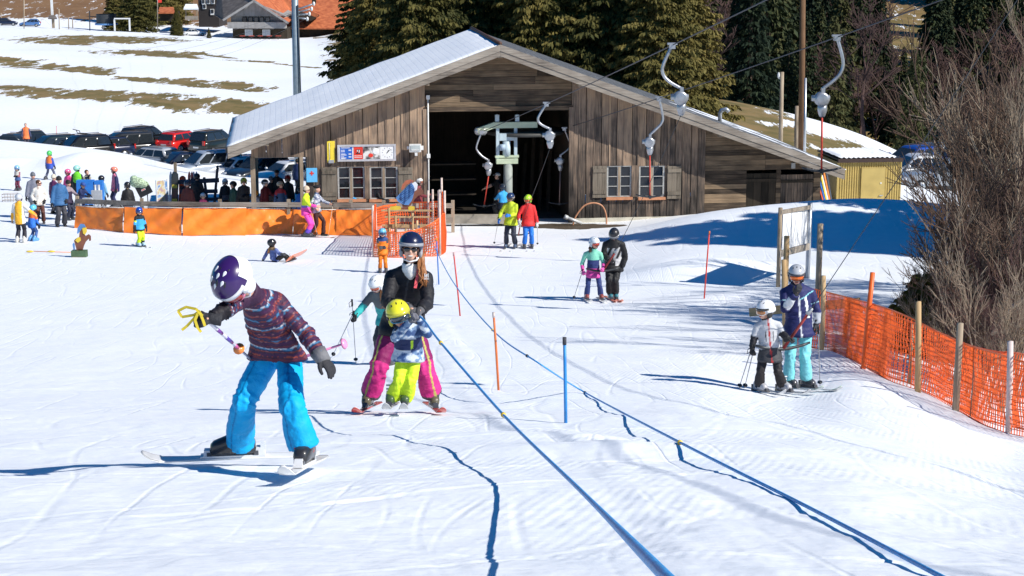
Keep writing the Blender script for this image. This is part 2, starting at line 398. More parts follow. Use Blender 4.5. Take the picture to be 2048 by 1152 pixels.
    # the knoll right of the hut
    ln = [G(px, py, 70) for px, py in [(1440, 240), (1530, 272), (1620, 295), (1700, 305), (1770, 322), (1800, 340)]]
    g = np.maximum(g, seg_mask(X, Yg, ln, [2, 3, 4.5, 5.5, 4.5, 1], 1.0))
    ln = [G(px, py, 70) for px, py in [(1390, 200), (1440, 215), (1470, 228)]]
    g = np.maximum(g, seg_mask(X, Yg, ln, [3.5, 3, 2], 0.8))
    # the brown slope beyond, the forest floor
    g = np.maximum(g, np.clip((Yg - 372) / 14.0, 0, 1) * (Upx < 800)); g = np.maximum(g, np.clip((Yg - 150) / 25.0, 0, 1) * np.clip((Upx - 640) / 60, 0, 1))
    ln = [G(px, py, 12) for px, py in [(1990, 660), (2100, 640)]]
    g = np.maximum(g, seg_mask(X, Yg, ln, [1.5, 2.2], 0.8))
    ln = [G(px, py, 40) for px, py in [(1075, 452), (1150, 453), (1225, 452)]]
    dirt = seg_mask(X, Yg, ln, [0.5, 0.8, 0.4], 0.7)
    at1 = me.attributes.new('grass', 'FLOAT', 'POINT'); at1.data.foreach_set('value', g.ravel().astype(np.float32))
    at2 = me.attributes.new('dirt', 'FLOAT', 'POINT'); at2.data.foreach_set('value', dirt.ravel().astype(np.float32))
    at3 = me.attributes.new('groomed', 'FLOAT', 'POINT')
    ln = [G(px, py) for px, py in [(960, 480), (1060, 560), (1250, 680), (1450, 830), (1700, 1000)]]
    grm = seg_mask(X, Yg, ln, [2.6, 3.0, 3.0, 2.6, 2.4], 0.5)
    at3.data.foreach_set('value', grm.ravel().astype(np.float32))
    o = bpy.data.objects.new('ground', me); COL.objects.link(o); tag(o, kind='structure')
    m, N, L, p = nodes_of('snow_ground')
    tc = N.new('ShaderNodeTexCoord'); P = tc.outputs['Object']
    def att(nm):
        a = N.new('ShaderNodeAttribute'); a.attribute_name = nm; return a.outputs['Fac']
    def nz(scale, detail=5, rough=0.55):
        n = N.new('ShaderNodeTexNoise'); n.inputs['Scale'].default_value = scale; n.inputs['Detail'].default_value = detail; n.inputs['Roughness'].default_value = rough
        L.new(P, n.inputs['Vector']); return n.outputs['Fac']
    def math_(op, a, b):
        q = N.new('ShaderNodeMath'); q.operation = op
        for k, v in enumerate((a, b)):
            if isinstance(v, (int, float)): q.inputs[k].default_value = v
            else: L.new(v, q.inputs[k])
        return q.outputs[0]
    def ss(v, a, b):
        q = N.new('ShaderNodeMapRange'); q.interpolation_type = 'SMOOTHSTEP'; q.inputs[1].default_value = a; q.inputs[2].default_value = b; L.new(v, q.inputs[0]); return q.outputs[0]
    mpe = N.new('ShaderNodeMapping'); mpe.inputs['Scale'].default_value = (0.55, 0.11, 1.0); L.new(P, mpe.inputs['Vector']); ne = N.new('ShaderNodeTexNoise'); ne.inputs['Scale'].default_value = 1.0; ne.inputs['Detail'].default_value = 10; ne.inputs['Roughness'].default_value = 0.75; L.new(mpe.outputs[0], ne.inputs['Vector']); nzs = ne.outputs['Fac']
    # ragged edge of the thaw
    edge = math_('ADD', att('grass'), math_('MULTIPLY', math_('SUBTRACT', nzs, 0.5), 4.6))
    gm = math_('MULTIPLY', ss(edge, 0.5, 0.62), ss(att('grass'), 0.02, 0.10))
    snowc = ramp(N, [(0.3, (0.80, 0.835, 0.875)), (0.7, (0.865, 0.885, 0.91))]); L.new(nz(3.0), snowc.inputs[0])
    grassc = ramp(N, [(0.25, (0.085, 0.078, 0.02)), (0.45, (0.17, 0.13, 0.04)), (0.62, (0.26, 0.175, 0.07)), (0.8, (0.12, 0.10, 0.03))]); L.new(nz(0.35, 8, 0.65), grassc.inputs[0])
    browns = ramp(N, [(0.3, (0.16, 0.085, 0.035)), (0.55, (0.24, 0.135, 0.06)), (0.75, (0.12, 0.08, 0.03))]); L.new(nz(0.05, 9, 0.7), browns.inputs[0])
    sp = N.new('ShaderNodeSeparateXYZ'); L.new(P, sp.inputs[0]); fary = ss(sp.outputs[1], 340, 390)
    gmix = N.new('ShaderNodeMix'); gmix.data_type = 'RGBA'; L.new(fary, gmix.inputs[0]); L.new(grassc.outputs[0], gmix.inputs[6]); L.new(browns.outputs[0], gmix.inputs[7])
    mx = N.new('ShaderNodeMix'); mx.data_type = 'RGBA'; L.new(gm, mx.inputs[0]); L.new(snowc.outputs[0], mx.inputs[6]); L.new(gmix.outputs[2], mx.inputs[7])
    dm = ss(math_('ADD', att('dirt'), math_('MULTIPLY', math_('SUBTRACT', nz(2.5, 6), 0.5), 1.6)), 0.5, 0.65)
    mx2 = N.new('ShaderNodeMix'); mx2.data_type = 'RGBA'; L.new(dm, mx2.inputs[0]); L.new(mx.outputs[2], mx2.inputs[6]); mx2.inputs[7].default_value = (0.09, 0.07, 0.05, 1)
    L.new(mx2.outputs[2], p.inputs['Base Color'])
    p.inputs['Roughness'].default_value = 0.62; p.inputs['Specular IOR Level'].default_value = 0.25
    # relief: crust, ski scratches drawn out along the fall line, corduroy of the groomed track
    def tracks(rot, sx, sy, th):
        mp = N.new('ShaderNodeMapping'); mp.inputs['Rotation'].default_value = (0, 0, math.radians(rot)); mp.inputs['Scale'].default_value = (sx, sy, 0.0); L.new(P, mp.inputs['Vector'])
        n2 = N.new('ShaderNodeTexNoise'); n2.inputs['Scale'].default_value = 1.0; n2.inputs['Detail'].default_value = 1.0; L.new(mp.outputs[0], n2.inputs['Vector'])
        k7 = math_('FRACT', math_('MULTIPLY', n2.outputs['Fac'], 7.0), 0.0)
        return math_('SUBTRACT', 1.0, ss(math_('ABSOLUTE', math_('SUBTRACT', k7, 0.5), 0.0), 0.0, th))
    scr = math_('MAXIMUM', tracks(-22, 0.9, 0.10, 0.09), math_('MULTIPLY', tracks(24, 0.7, 0.12, 0.08), 0.8))
    mpb = N.new('ShaderNodeMapping'); mpb.inputs['Rotation'].default_value = (0, 0, math.radians(12)); mpb.inputs['Scale'].default_value = (0.7, 6.0, 1); L.new(P, mpb.inputs['Vector'])
    n3 = N.new('ShaderNodeTexNoise'); n3.inputs['Scale'].default_value = 1.0; n3.inputs['Detail'].default_value = 4; n3.inputs['Distortion'].default_value = 0.5; L.new(mpb.outputs[0], n3.inputs['Vector'])
    wv = N.new('ShaderNodeTexWave'); wv.inputs['Scale'].default_value = 4.6; wv.inputs['Distortion'].default_value = 0.5; wv.inputs['Detail'].default_value = 1; wv.bands_direction = 'X'
    mpw = N.new('ShaderNodeMapping'); mpw.inputs['Rotation'].default_value = (0, 0, math.radians(14)); L.new(P, mpw.inputs['Vector']); L.new(mpw.outputs[0], wv.inputs['Vector'])
    grm_ = math_('MULTIPLY', att('groomed'), ss(nz(0.8, 3), 0.45, 0.6))
    hgt = math_('ADD', math_('MULTIPLY', nz(14, 6, 0.6), 0.55), math_('MULTIPLY', n3.outputs['Fac'], 1.1))
    hgt = math_('ADD', hgt, math_('MULTIPLY', math_('MULTIPLY', wv.outputs['Fac'], grm_), 0.17))
    hgt = math_('SUBTRACT', hgt, math_('MULTIPLY', math_('MULTIPLY', scr, ss(nz(0.4, 3), 0.36, 0.56)), 0.45))
    bp = N.new('ShaderNodeBump'); bp.inputs['Distance'].default_value = 0.02; bp.inputs['Strength'].default_value = 0.45; L.new(hgt, bp.inputs['Height']); L.new(bp.outputs[0], p.inputs['Normal'])
    me.materials.append(m)
    return o
make_ground()
# ------------------------------------------------------------------ timber lift hut
HA = math.atan(0.13); HSX = Vector((math.cos(HA), math.sin(HA), 0)); HTX = Vector((-math.sin(HA), math.cos(HA), 0))
_hp = at(1001, 446, 61.0); HO = Vector((_hp.x, _hp.y, _hp.z))
def W(px, py, t=0.0):
    """pixel -> (s, z) on the hut's front plane pushed back by t"""
    d = ray(px, py); o = HO + HTX * t; k = (o - CAMP).dot(HTX) / d.dot(HTX); p = CAMP + d * k - HO
    return p.dot(HSX), p.z
def HW(s, t, z):
    return HO + HSX * s + HTX * t + Vector((0, 0, z))
GREYWOOD = [(0.30, (0.012, 0.011, 0.010)), (0.46, (0.060, 0.050, 0.043)), (0.60, (0.145, 0.108, 0.082)), (0.76, (0.33, 0.235, 0.165)), (0.95, (0.50, 0.345, 0.22))]
WOODV = wood('weathered_vertical_boards', GREYWOOD, 'Z', 22, 0.22, 3.0, 0.6, zfade=(0.0, 4.6, -0.12, 0.26))
WOODH = wood('weathered_horizontal_boards', [(0.28, (0.024, 0.018, 0.013)), (0.48, (0.085, 0.062, 0.044)), (0.66, (0.19, 0.135, 0.085)), (0.85, (0.30, 0.21, 0.13))], 'X', 22, 0.34, 3.0, 0.6)
WOODG = wood('grey_silvered_timber', [(0.3, (0.10, 0.085, 0.07)), (0.5, (0.24, 0.205, 0.17)), (0.75, (0.40, 0.35, 0.29))], 'X', 18, 0.2, 3.0, 0.4)
WOODP = wood('grey_post_timber', [(0.3, (0.12, 0.09, 0.06)), (0.5, (0.26, 0.20, 0.14)), (0.75, (0.42, 0.34, 0.25))], 'Z', 18, 0.2, 3.0, 0.4)
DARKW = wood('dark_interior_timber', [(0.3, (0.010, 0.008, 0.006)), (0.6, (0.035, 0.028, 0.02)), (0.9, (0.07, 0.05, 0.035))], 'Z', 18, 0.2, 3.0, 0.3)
WINP = mat('weathered_window_paint', (0.42, 0.42, 0.40), 0.6, var=0.2, scale=12)
SHUT = wood('shutter_timber', [(0.3, (0.07, 0.06, 0.045)), (0.5, (0.16, 0.135, 0.105)), (0.8, (0.26, 0.22, 0.17))], 'Z', 18, 0.2, 3.0, 0.4)
WHITEP = mat('white_paint', (0.72, 0.72, 0.70), 0.5, var=0.08, scale=9)
GLASS = mat('dark_window_glass', (0.012, 0.016, 0.022), 0.06, var=0.2, scale=1.2, spec=0.7)
TERRA = mat('copper_sill', (0.50, 0.22, 0.11), 0.6, var=0.2, scale=8)
CONC = mat('concrete', (0.50, 0.47, 0.38), 0.85, var=0.22, scale=2.5, bump=0.3)
STEEL = mat('galvanised_steel', (0.52, 0.54, 0.56), 0.38, 0.75, var=0.15, scale=5)
DARKM = mat('dark_steel', (0.05, 0.055, 0.06), 0.45, 0.5, var=0.15, scale=8)
LIFTG = mat('pale_green_machine_paint', (0.52, 0.60, 0.42), 0.5, var=0.15, scale=3)
LIFTB = mat('pale_grey_blue_machine_paint', (0.46, 0.56, 0.60), 0.5, var=0.15, scale=3)

RT = 0.95                                     # the verge stands this far in front of the wall
rid = W(1001, 88, -RT); el = W(455, 293, -RT); er = W(1690, 336, -RT)
ml = (rid[1] - el[1]) / (rid[0] - el[0]); mr_ = (rid[1] - er[1]) / (er[0] - rid[0])
TB = 8.4
hut = thing('ski_lift_hut', HO, 'large weathered timber lift hut with a snowy gable roof and a dark open doorway', 'hut', rz=HA)
def hb(mb, name, m, parent=hut): return mb.build(name, m, parent, world_coords=False)
def zl(s): return rid[1] - 0.32 - (rid[0] - s) * ml        # underside of the roof at the wall
def zr(s): return rid[1] - 0.32 - (s - rid[0]) * mr_
def board(poly, t0, t1, name='board', m=WOODV, parent=hut):
    for a, b, c in ((-ml, 1, rid[1] - 0.32 - rid[0] * ml), (mr_, 1, rid[1] - 0.32 + rid[0] * mr_)):
        poly = clip_poly(poly, a, b, c)
        if len(poly) < 3: return None
    mb = MB(); mb.prism(poly, lambda u, v, t: (u, t, v), t0, t1)
    return hb(mb, name, m, parent)
def holes_cut(s0, s1, z0, z1, holes):
    """split a board rectangle round the openings it crosses"""
    pieces = [(z0, z1)]
    for (a, b, c, d) in holes:
        if s1 <= a + 1e-3 or s0 >= b - 1e-3: continue
        out = []
        for (p, q) in pieces:
            if d <= p or c >= q: out.append((p, q)); continue
            if c > p: out.append((p, c))
            if d < q: out.append((d, q))
        pieces = out
    return pieces
def rectW(px0, py0, px1, py1):
    a = W(px0, py1); b = W(px1, py0); return (a[0], b[0], a[1], b[1])
ZB = W(1001, 447)[1] - 0.25
winL = [rectW(676, 333, 729, 398), rectW(740, 333, 795, 398)]; winR = [rectW(1213, 331, 1263, 394), rectW(1277, 331, 1329, 394)]
door = rectW(853, 214, 1143, 470)
sL0 = W(502, 320)[0]; sPorch = W(616, 330)[0]; zPorch = W(560, 314)[1]; sDL, sDR = door[0], door[1]; sR1 = W(1396, 300)[0]
def vwall(s0, s1, zbot, holes, n):
    edges = [s0 + (s1 - s0) * (k / n) for k in range(n + 1)]
    for k in range(1, n): edges[k] += random.uniform(-0.03, 0.03)
    for k in range(n):
        a, b = edges[k] + 0.012, edges[k + 1] - 0.012; dt = random.uniform(-0.012, 0.012)
        for (p, q) in holes_cut(a, b, zbot(0.5 * (a + b)), 9.0, holes): board([(a, p), (b, p), (b, q), (a, q)], -0.035 + dt, 0.0)
        if k: board([(edges[k] - 0.028, zbot(edges[k]) if not any(h[0] < edges[k] < h[1] for h in holes) else next(h[3] for h in holes if h[0] < edges[k] < h[1])), (edges[k] + 0.028, zbot(edges[k]) if not any(h[0] < edges[k] < h[1] for h in holes) else next(h[3] for h in holes if h[0] < edges[k] < h[1])), (edges[k] + 0.028, 9), (edges[k] - 0.028, 9)], -0.06 + dt, -0.036 + dt, 'batten') if k % 2 else None
vwall(sL0, sDL, lambda s: zPorch if s < sPorch else ZB, winL, 22)
zconc = W(1260, 434)[1]
vwall(sDR, sR1, lambda s: zconc, winR, 17)
# gable boards over the doorway, set back a little
ztop = door[3]; z = ztop
while z < rid[1] - 0.3:
    h = random.uniform(0.19, 0.27)
    cut = random.uniform(sDL + 0.8, sDR - 0.8)
    for a, b in ((sDL, cut - 0.004), (cut + 0.004, sDR)): board([(a, z + 0.005), (b, z + 0.005), (b, z + h - 0.005), (a, z + h - 0.005)], 0.02 + random.uniform(-0.01, 0.01), 0.06, m=WOODH)
    z += h
mb = MB(); mb.box(((sDL + sDR) / 2, 0.02, ztop - 0.02), (sDR - sDL + 0.1, 0.14, 0.16)); hb(mb, 'lintel', WOODH)
for s in (sDL, sDR):
    mb = MB(); mb.box((s, 0.02, (ztop + ZB) / 2), (0.16, 0.16, ztop - ZB)); hb(mb, 'door_post', WOODV)
# annex: horizontal boards right of the corner post
mb = MB(); mb.box((sR1 + 0.13, -0.01, (zr(sR1) + ZB) / 2 - 0.1), (0.26, 0.1, zr(sR1) - ZB)); hb(mb, 'corner_board', WOODV)
sA0 = sR1 + 0.27; sA1 = W(1640, 400)[0]; z = W(1400, 424)[1] - 0.2
annH = [rectW(1489, 346, 1553, 500), rectW(1557, 348, 1628, 500)]
while z < zr(sA0) + 0.1:
    h = random.uniform(0.15, 0.2)
    spans = [(sA0, annH[0][0]), (annH[0][1], annH[1][0]), (annH[1][1], sA1)] if z < annH[0][3] else [(sA0, sA0 + 2.2), (sA0 + 2.21, sA1)]
    for a, b in spans:
        if b - a > 0.05: board([(a, z), (b, z), (b, z + h - 0.006), (a, z + h - 0.006)], 0.0 + random.uniform(-0.008, 0.008), 0.05, m=WOODH)
    z += h
# annex shutters-doors
for (a, b, c, d) in annH:
    n = 4 if b - a < 1.2 else 6
    dr = MB(); dr.box(((a + b) / 2, 0.06, (c + d) / 2), (b - a, 0.03, d - c)); dpart = hb(dr, 'annex_door', DARKW)
    for k in range(n):
        u0 = a + (b - a) * k / n + 0.006; u1 = a + (b - a) * (k + 1) / n - 0.006
        q = MB(); q.box(((u0 + u1) / 2, 0.03 + random.uniform(-0.006, 0.006), (c + d) / 2), (u1 - u0, 0.025, d - c - 0.02)); hb(q, 'board', DARKW if a < annH[1][0] - 0.1 else WOODV, dpart)
    q = MB(); q.box(((a + b) / 2, 0.0, d - 0.25), (b - a, 0.03, 0.1)); hb(q, 'door_ledge', DARKW, dpart)
# side walls, back wall, floor
bw = MB()
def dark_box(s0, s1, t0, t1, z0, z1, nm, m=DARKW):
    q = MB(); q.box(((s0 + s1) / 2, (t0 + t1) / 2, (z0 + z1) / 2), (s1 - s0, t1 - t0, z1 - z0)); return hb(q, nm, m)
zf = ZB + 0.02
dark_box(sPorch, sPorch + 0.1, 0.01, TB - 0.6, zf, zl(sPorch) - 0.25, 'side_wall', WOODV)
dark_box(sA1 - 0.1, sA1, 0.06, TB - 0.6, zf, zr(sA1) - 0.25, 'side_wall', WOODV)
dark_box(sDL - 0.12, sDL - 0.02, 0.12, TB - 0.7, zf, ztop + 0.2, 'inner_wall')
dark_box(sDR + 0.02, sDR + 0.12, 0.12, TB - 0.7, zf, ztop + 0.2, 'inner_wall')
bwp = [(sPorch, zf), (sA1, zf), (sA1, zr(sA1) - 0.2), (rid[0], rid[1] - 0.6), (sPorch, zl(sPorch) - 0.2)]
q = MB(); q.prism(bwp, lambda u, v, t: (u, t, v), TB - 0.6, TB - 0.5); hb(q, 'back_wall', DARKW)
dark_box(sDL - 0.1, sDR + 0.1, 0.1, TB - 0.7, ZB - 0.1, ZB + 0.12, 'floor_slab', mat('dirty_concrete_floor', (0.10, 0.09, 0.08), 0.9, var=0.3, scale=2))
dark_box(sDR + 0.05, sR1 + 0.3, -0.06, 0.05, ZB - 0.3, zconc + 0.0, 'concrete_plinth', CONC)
# timbers and boards leaning inside
for k in range(7):
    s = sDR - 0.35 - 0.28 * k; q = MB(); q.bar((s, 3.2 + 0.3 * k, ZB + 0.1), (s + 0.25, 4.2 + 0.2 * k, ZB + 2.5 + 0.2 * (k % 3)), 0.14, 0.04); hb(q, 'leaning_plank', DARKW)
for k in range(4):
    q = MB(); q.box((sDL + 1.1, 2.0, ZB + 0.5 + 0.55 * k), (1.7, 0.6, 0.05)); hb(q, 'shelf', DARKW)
# purlin heads under the overhang
for s in (W(715, 200)[0], W(850, 163)[0], rid[0], W(1153, 160)[0], W(1430, 240)[0], el[0] + 1.3, er[0] - 1.3):
    zz = zl(s) if s <= rid[0] else zr(s)
    q = MB(); q.box((s, -RT / 2 + 0.03, zz - 0.06), (0.16, RT - 0.05, 0.2)); hb(q, 'purlin', WOODP)
# porch posts on the left
for px in (507, 604):
    s = W(px, 380)[0]; q = MB(); q.box((s, 0.0, (zPorch + ZB) / 2 - 0.2), (0.16 if px == 507 else 0.12, 0.16, zPorch - ZB + 0.4)); hb(q, 'porch_post', WOODP)
    q = MB(); q.box((s, TB - 1.2, (zPorch + ZB) / 2 - 0.2), (0.14, 0.14, zPorch - ZB + 0.8)); hb(q, 'porch_post', WOODP)
q = MB(); q.box(((sL0 + sPorch) / 2, 0.04, zPorch + 0.05), (sPorch - sL0, 0.12, 0.14)); hb(q, 'porch_beam', WOODG)

# roof: two slabs with their coverings, verge boards and eaves
m, N, L, p = nodes_of('frosted_shingles'); p.inputs['Roughness'].default_value = 0.7
tc = N.new('ShaderNodeTexCoord'); br = N.new('ShaderNodeTexBrick'); br.inputs['Scale'].default_value = 1.0; br.inputs['Brick Width'].default_value = 0.24; br.inputs['Row Height'].default_value = 0.2; br.inputs['Mortar Size'].default_value = 0.016
br.inputs['Color1'].default_value = (0.89, 0.91, 0.93, 1); br.inputs['Color2'].default_value = (0.92, 0.93, 0.95, 1); br.inputs['Mortar'].default_value = (0.80, 0.83, 0.88, 1)
sw = N.new('ShaderNodeSeparateXYZ'); cb = N.new('ShaderNodeCombineXYZ'); L.new(tc.outputs['Object'], sw.inputs[0]); L.new(sw.outputs[1], cb.inputs[0]); L.new(sw.outputs[0], cb.inputs[1])
L.new(cb.outputs[0], br.inputs['Vector']); L.new(br.outputs['Color'], p.inputs['Base Color'])
bp = N.new('ShaderNodeBump'); bp.inputs['Strength'].default_value = 0.35; bp.inputs['Distance'].default_value = 0.03; bp.invert = True; L.new(br.outputs['Fac'], bp.inputs['Height']); L.new(bp.outputs[0], p.inputs['Normal'])
FROST = m
m, N, L, p = nodes_of('slate_shingles'); p.inputs['Roughness'].default_value = 0.65
tc = N.new('ShaderNodeTexCoord'); br = N.new('ShaderNodeTexBrick'); br.inputs['Scale'].default_value = 1.0; br.inputs['Brick Width'].default_value = 0.32; br.inputs['Row Height'].default_value = 0.2; br.inputs['Mortar Size'].default_value = 0.02
br.inputs['Color1'].default_value = (0.095, 0.10, 0.105, 1); br.inputs['Color2'].default_value = (0.15, 0.155, 0.16, 1); br.inputs['Mortar'].default_value = (0.03, 0.03, 0.03, 1)
sw = N.new('ShaderNodeSeparateXYZ'); cb = N.new('ShaderNodeCombineXYZ'); L.new(tc.outputs['Object'], sw.inputs[0]); L.new(sw.outputs[1], cb.inputs[0]); L.new(sw.outputs[0], cb.inputs[1])
L.new(cb.outputs[0], br.inputs['Vector'])
# patches of old snow low on the slope
nz_ = N.new('ShaderNodeTexNoise'); nz_.inputs['Scale'].default_value = 0.7; nz_.inputs['Detail'].default_value = 7; L.new(tc.outputs['Object'], nz_.inputs['Vector'])
mr2 = N.new('ShaderNodeMapRange'); mr2.inputs[1].default_value = 4.0; mr2.inputs[2].default_value = 8.5; mr2.inputs[3].default_value = -0.25; mr2.inputs[4].default_value = 0.06; L.new(sw.outputs[0], mr2.inputs[0])
ad = N.new('ShaderNodeMath'); ad.operation = 'ADD'; L.new(nz_.outputs['Fac'], ad.inputs[0]); L.new(mr2.outputs[0], ad.inputs[1])
st = N.new('ShaderNodeMapRange'); st.inputs[1].default_value = 0.56; st.inputs[2].default_value = 0.6; L.new(ad.outputs[0], st.inputs[0])
mx = N.new('ShaderNodeMix'); mx.data_type = 'RGBA'; L.new(st.outputs[0], mx.inputs[0]); L.new(br.outputs['Color'], mx.inputs[6]); mx.inputs[7].default_value = (0.82, 0.85, 0.9, 1); L.new(mx.outputs[2], p.inputs['Base Color'])
bp = N.new('ShaderNodeBump'); bp.inputs['Strength'].default_value = 0.5; bp.inputs['Distance'].default_value = 0.03; bp.invert = True; L.new(br.outputs['Fac'], bp.inputs['Height']); L.new(bp.outputs[0], p.inputs['Normal'])
SLATE = m
def slab(s0, z0, s1, z1, t0, t1, lo, hi, nm, m):
    q = MB(); q.prism([(s0, z0 + lo), (s1, z1 + lo), (s1, z1 + hi), (s0, z0 + hi)], lambda u, v, t: (u, t, v), t0, t1); return hb(q, nm, m)
slab(el[0], el[1], rid[0], rid[1], -RT + 0.05, TB, -0.16, -0.06, 'roof_deck', DARKW)
slab(rid[0] + 0.001, rid[1], er[0], er[1], -RT + 0.05, TB, -0.16, -0.06, 'roof_deck', DARKW)
def bumpy_roof(s0, z0, s1, z1, t0, t1, th, amp, nm, m, ns=44, nt=26):
    q = MB(); vs = []
    for lay in (0, 1):
        for i in range(ns + 1):
            for j in range(nt + 1):
                u = i / ns; w = j / nt; s = s0 + (s1 - s0) * u; t = t0 + (t1 - t0) * w; zz = z0 + (z1 - z0) * u - 0.058
                e = min(u, 1 - u, w, 1 - w)
                if lay == 0: zz += th * (0.55 + min(1, e * 14) * 0.45) + amp * fbm(np.array(s * 1.3), np.array(t * 1.3), 3, 9)
                if lay == 0 and (j == 0): t += 0.02 * float(vnoise(s * 5, 0.3, 3))
                vs.append((s, t, float(zz)))
    o = (ns + 1) * (nt + 1); R = nt + 1; fs = []
    for i in range(ns):
        for j in range(nt): a = i * R + j; fs.append((a, a + 1, a + R + 1, a + R)); fs.append((o + a, o + a + R, o + a + R + 1, o + a + 1))
    for i in range(ns): a = i * R; fs.append((a, a + R, o + a + R, o + a)); b = a + nt; fs.append((b, o + b, o + b + R, b + R))
    for j in range(nt): fs.append((j, o + j, o + j + 1, j + 1)); b = ns * R + j; fs.append((b, b + 1, o + b + 1, o + b))
    q.add(vs, fs, True); return hb(q, nm, m)
bumpy_roof(el[0] - 0.05, el[1] - 0.02, rid[0], rid[1], -RT + 0.14, TB + 0.02, 0.10, 0.03, 'roof_snow', FROST)
bumpy_roof(rid[0] + 0.04, rid[1] - 0.015, er[0] + 0.05, er[1] - 0.02, -RT + 0.02, TB + 0.02, 0.06, 0.012, 'roof_shingles', SLATE)
for (s0, z0, s1, z1) in ((el[0], el[1], rid[0] - 0.002, rid[1]), (rid[0] + 0.002, rid[1], er[0], er[1])):
    slab(s0, z0, s1, z1, -RT - 0.02, -RT + 0.045, -0.24, -0.02, 'verge_board', WOODG)
    slab(s0, z0, s1, z1, -RT + 0.0, -RT + 0.04, -0.42, -0.245, 'verge_board', WOODG)
    slab(s0, z0, s1, z1, -RT + 0.06, TB, -0.22, -0.165, 'soffit_boards', WOODP)
q = MB(); q.box((el[0] - 0.04, (TB - RT) / 2, el[1] - 0.12), (0.07, TB + RT - 0.1, 0.22)); hb(q, 'gutter', DARKM)
q = MB(); q.tube([(rid[0], -RT + 0.1, rid[1] + 0.01), (rid[0], TB, rid[1] + 0.01)], 0.07, 8); hb(q, 'ridge_cap', mat('rusty_ridge', (0.10, 0.05, 0.035), 0.7))
# vent pipe on the right slope
s, zz = W(1440, 232, 1.5); q = MB(); zz = rid[1] - (s - rid[0]) * mr_
q.tube([(s, 1.5, zz - 0.2), (s, 1.5, zz + 0.30), (s + 0.05, 1.45, zz + 0.42), (s + 0.2, 1.4, zz + 0.46), (s + 0.3, 1.38, zz + 0.36)], 0.075, 10); hb(q, 'vent_pipe', STEEL)

# windows: frame, mullion, glazing bars, panes
def hut_window(r, dx):
    a, b, c, d = r; fr = MB(); w = 0.034
    fr.box(((a + b) / 2, 0.02, d - w / 2), (b - a, 0.08, w)); fr.box(((a + b) / 2, 0.02, c + w / 2), (b - a, 0.08, w))
    for s in (a + w / 2, b - w / 2): fr.box((s, 0.021, (c + d) / 2), (w, 0.08, d - c - 2 * w))
    win = hb(fr, 'window', WINP)
    q = MB(); q.box(((a + b) / 2, 0.018, (c + d) / 2), (0.085, 0.09, d - c - 2 * w)); hb(q, 'mullion', WOODP, win)
    for side in (0, 1):
        u0 = a + w if side == 0 else (a + b) / 2 + 0.0425; u1 = (a + b) / 2 - 0.0425 if side == 0 else b - w
        q = MB(); q.box((u0 + 0.012, 0.0, (c + d) / 2), (0.018, 0.03, d - c - 2 * w)); q.box((u1 - 0.012, 0.0, (c + d) / 2), (0.024, 0.03, d - c - 2 * w)); hb(q, 'sash', WINP, win)
        zs = [c + w + (d - c - 2 * w) * k / 3 for k in range(4)]
        for k in (1, 2):
            q = MB(); q.box(((u0 + u1) / 2, 0.0, zs[k]), (u1 - u0 - 0.05, 0.03, 0.022)); hb(q, 'glazing_bar', WINP, win)
        for k in range(3):
            q = MB(); q.box(((u0 + u1) / 2, 0.035, (zs[k] + zs[k + 1]) / 2), (u1 - u0 - 0.03, 0.008, zs[k + 1] - zs[k] - 0.02), M=Matrix.Rotation(random.uniform(-0.012, 0.012), 3, 'X')); hb(q, 'pane', GLASS, win)
    q = MB(); q.box(((a + b) / 2, 0.14, (c + d) / 2), (b - a, 0.02, d - c)); hb(q, 'backing', DARKW, win)
    q = MB(); q.box(((a + b) / 2, -0.07, c - 0.05), (b - a + 0.06, 0.16, 0.09)); hb(q, 'sill', TERRA, win)
for r in winL + winR: hut_window(r, 0)
for p_, q_ in (winL, winR): q = MB(); q.box(((p_[1] + q_[0]) / 2, -0.01, (p_[2] + p_[3]) / 2), (q_[0] - p_[1] - 0.004, 0.1, p_[3] - p_[2] + 0.02)); hb(q, 'window_post', WOODV)
for p_, sg in ((winL[0], -1), (winR[0], -1), (winL[1], 1), (winR[1], 1)): s_ = p_[0] if sg < 0 else p_[1]; q = MB(); q.box((s_ + sg * 0.16, -0.005, (p_[2] + p_[3]) / 2), (0.31, 0.05, p_[3] - p_[2] + 0.02)); hb(q, 'window_post', WOODV)
def shutter(px0, py0, px1, py1):
    a, b, c, d = rectW(px0, py0, px1, py1); sh = MB(); sh.box(((a + b) / 2, -0.075, c + 0.02), (b - a - 0.02, 0.012, 0.03)); root = hb(sh, 'shutter', SHUT)
    for k in range(3):
        u0 = a + (b - a) * k / 3; q = MB(); q.box((u0 + (b - a) / 6, -0.08 + random.uniform(-0.004, 0.004), (c + d) / 2), ((b - a) / 3 - 0.008, 0.024, d - c)); hb(q, 'board', SHUT, root)
    for zz in (d - 0.17, c + 0.2):
        q = MB(); q.box(((a + b) / 2, -0.105, zz), (b - a - 0.03, 0.025, 0.12)); hb(q, 'ledge', SHUT, root)
shutter(644, 334, 673, 400); shutter(797, 334, 825, 400); shutter(1184, 331, 1213, 395); shutter(1333, 331, 1362, 397)
# white conduit with its two boxes beside the doorway
q = MB(); s = W(856, 250)[0]; q.tube([(s, -0.07, W(856, 195)[1]), (s, -0.07, ZB)], 0.025, 8); hb(q, 'conduit', WHITEP)
for py in (194, 311):
    q = MB(); q.box((s, -0.1, W(856, py)[1]), (0.12, 0.1, 0.14)); hb(q, 'junction_box', WHITEP)
q = MB(); q.box((W(1586, 331)[0], -0.03, W(1586, 331)[1]), (0.14, 0.06, 0.2)); hb(q, 'junction_box', mat('grey_box', (0.4, 0.4, 0.38)))

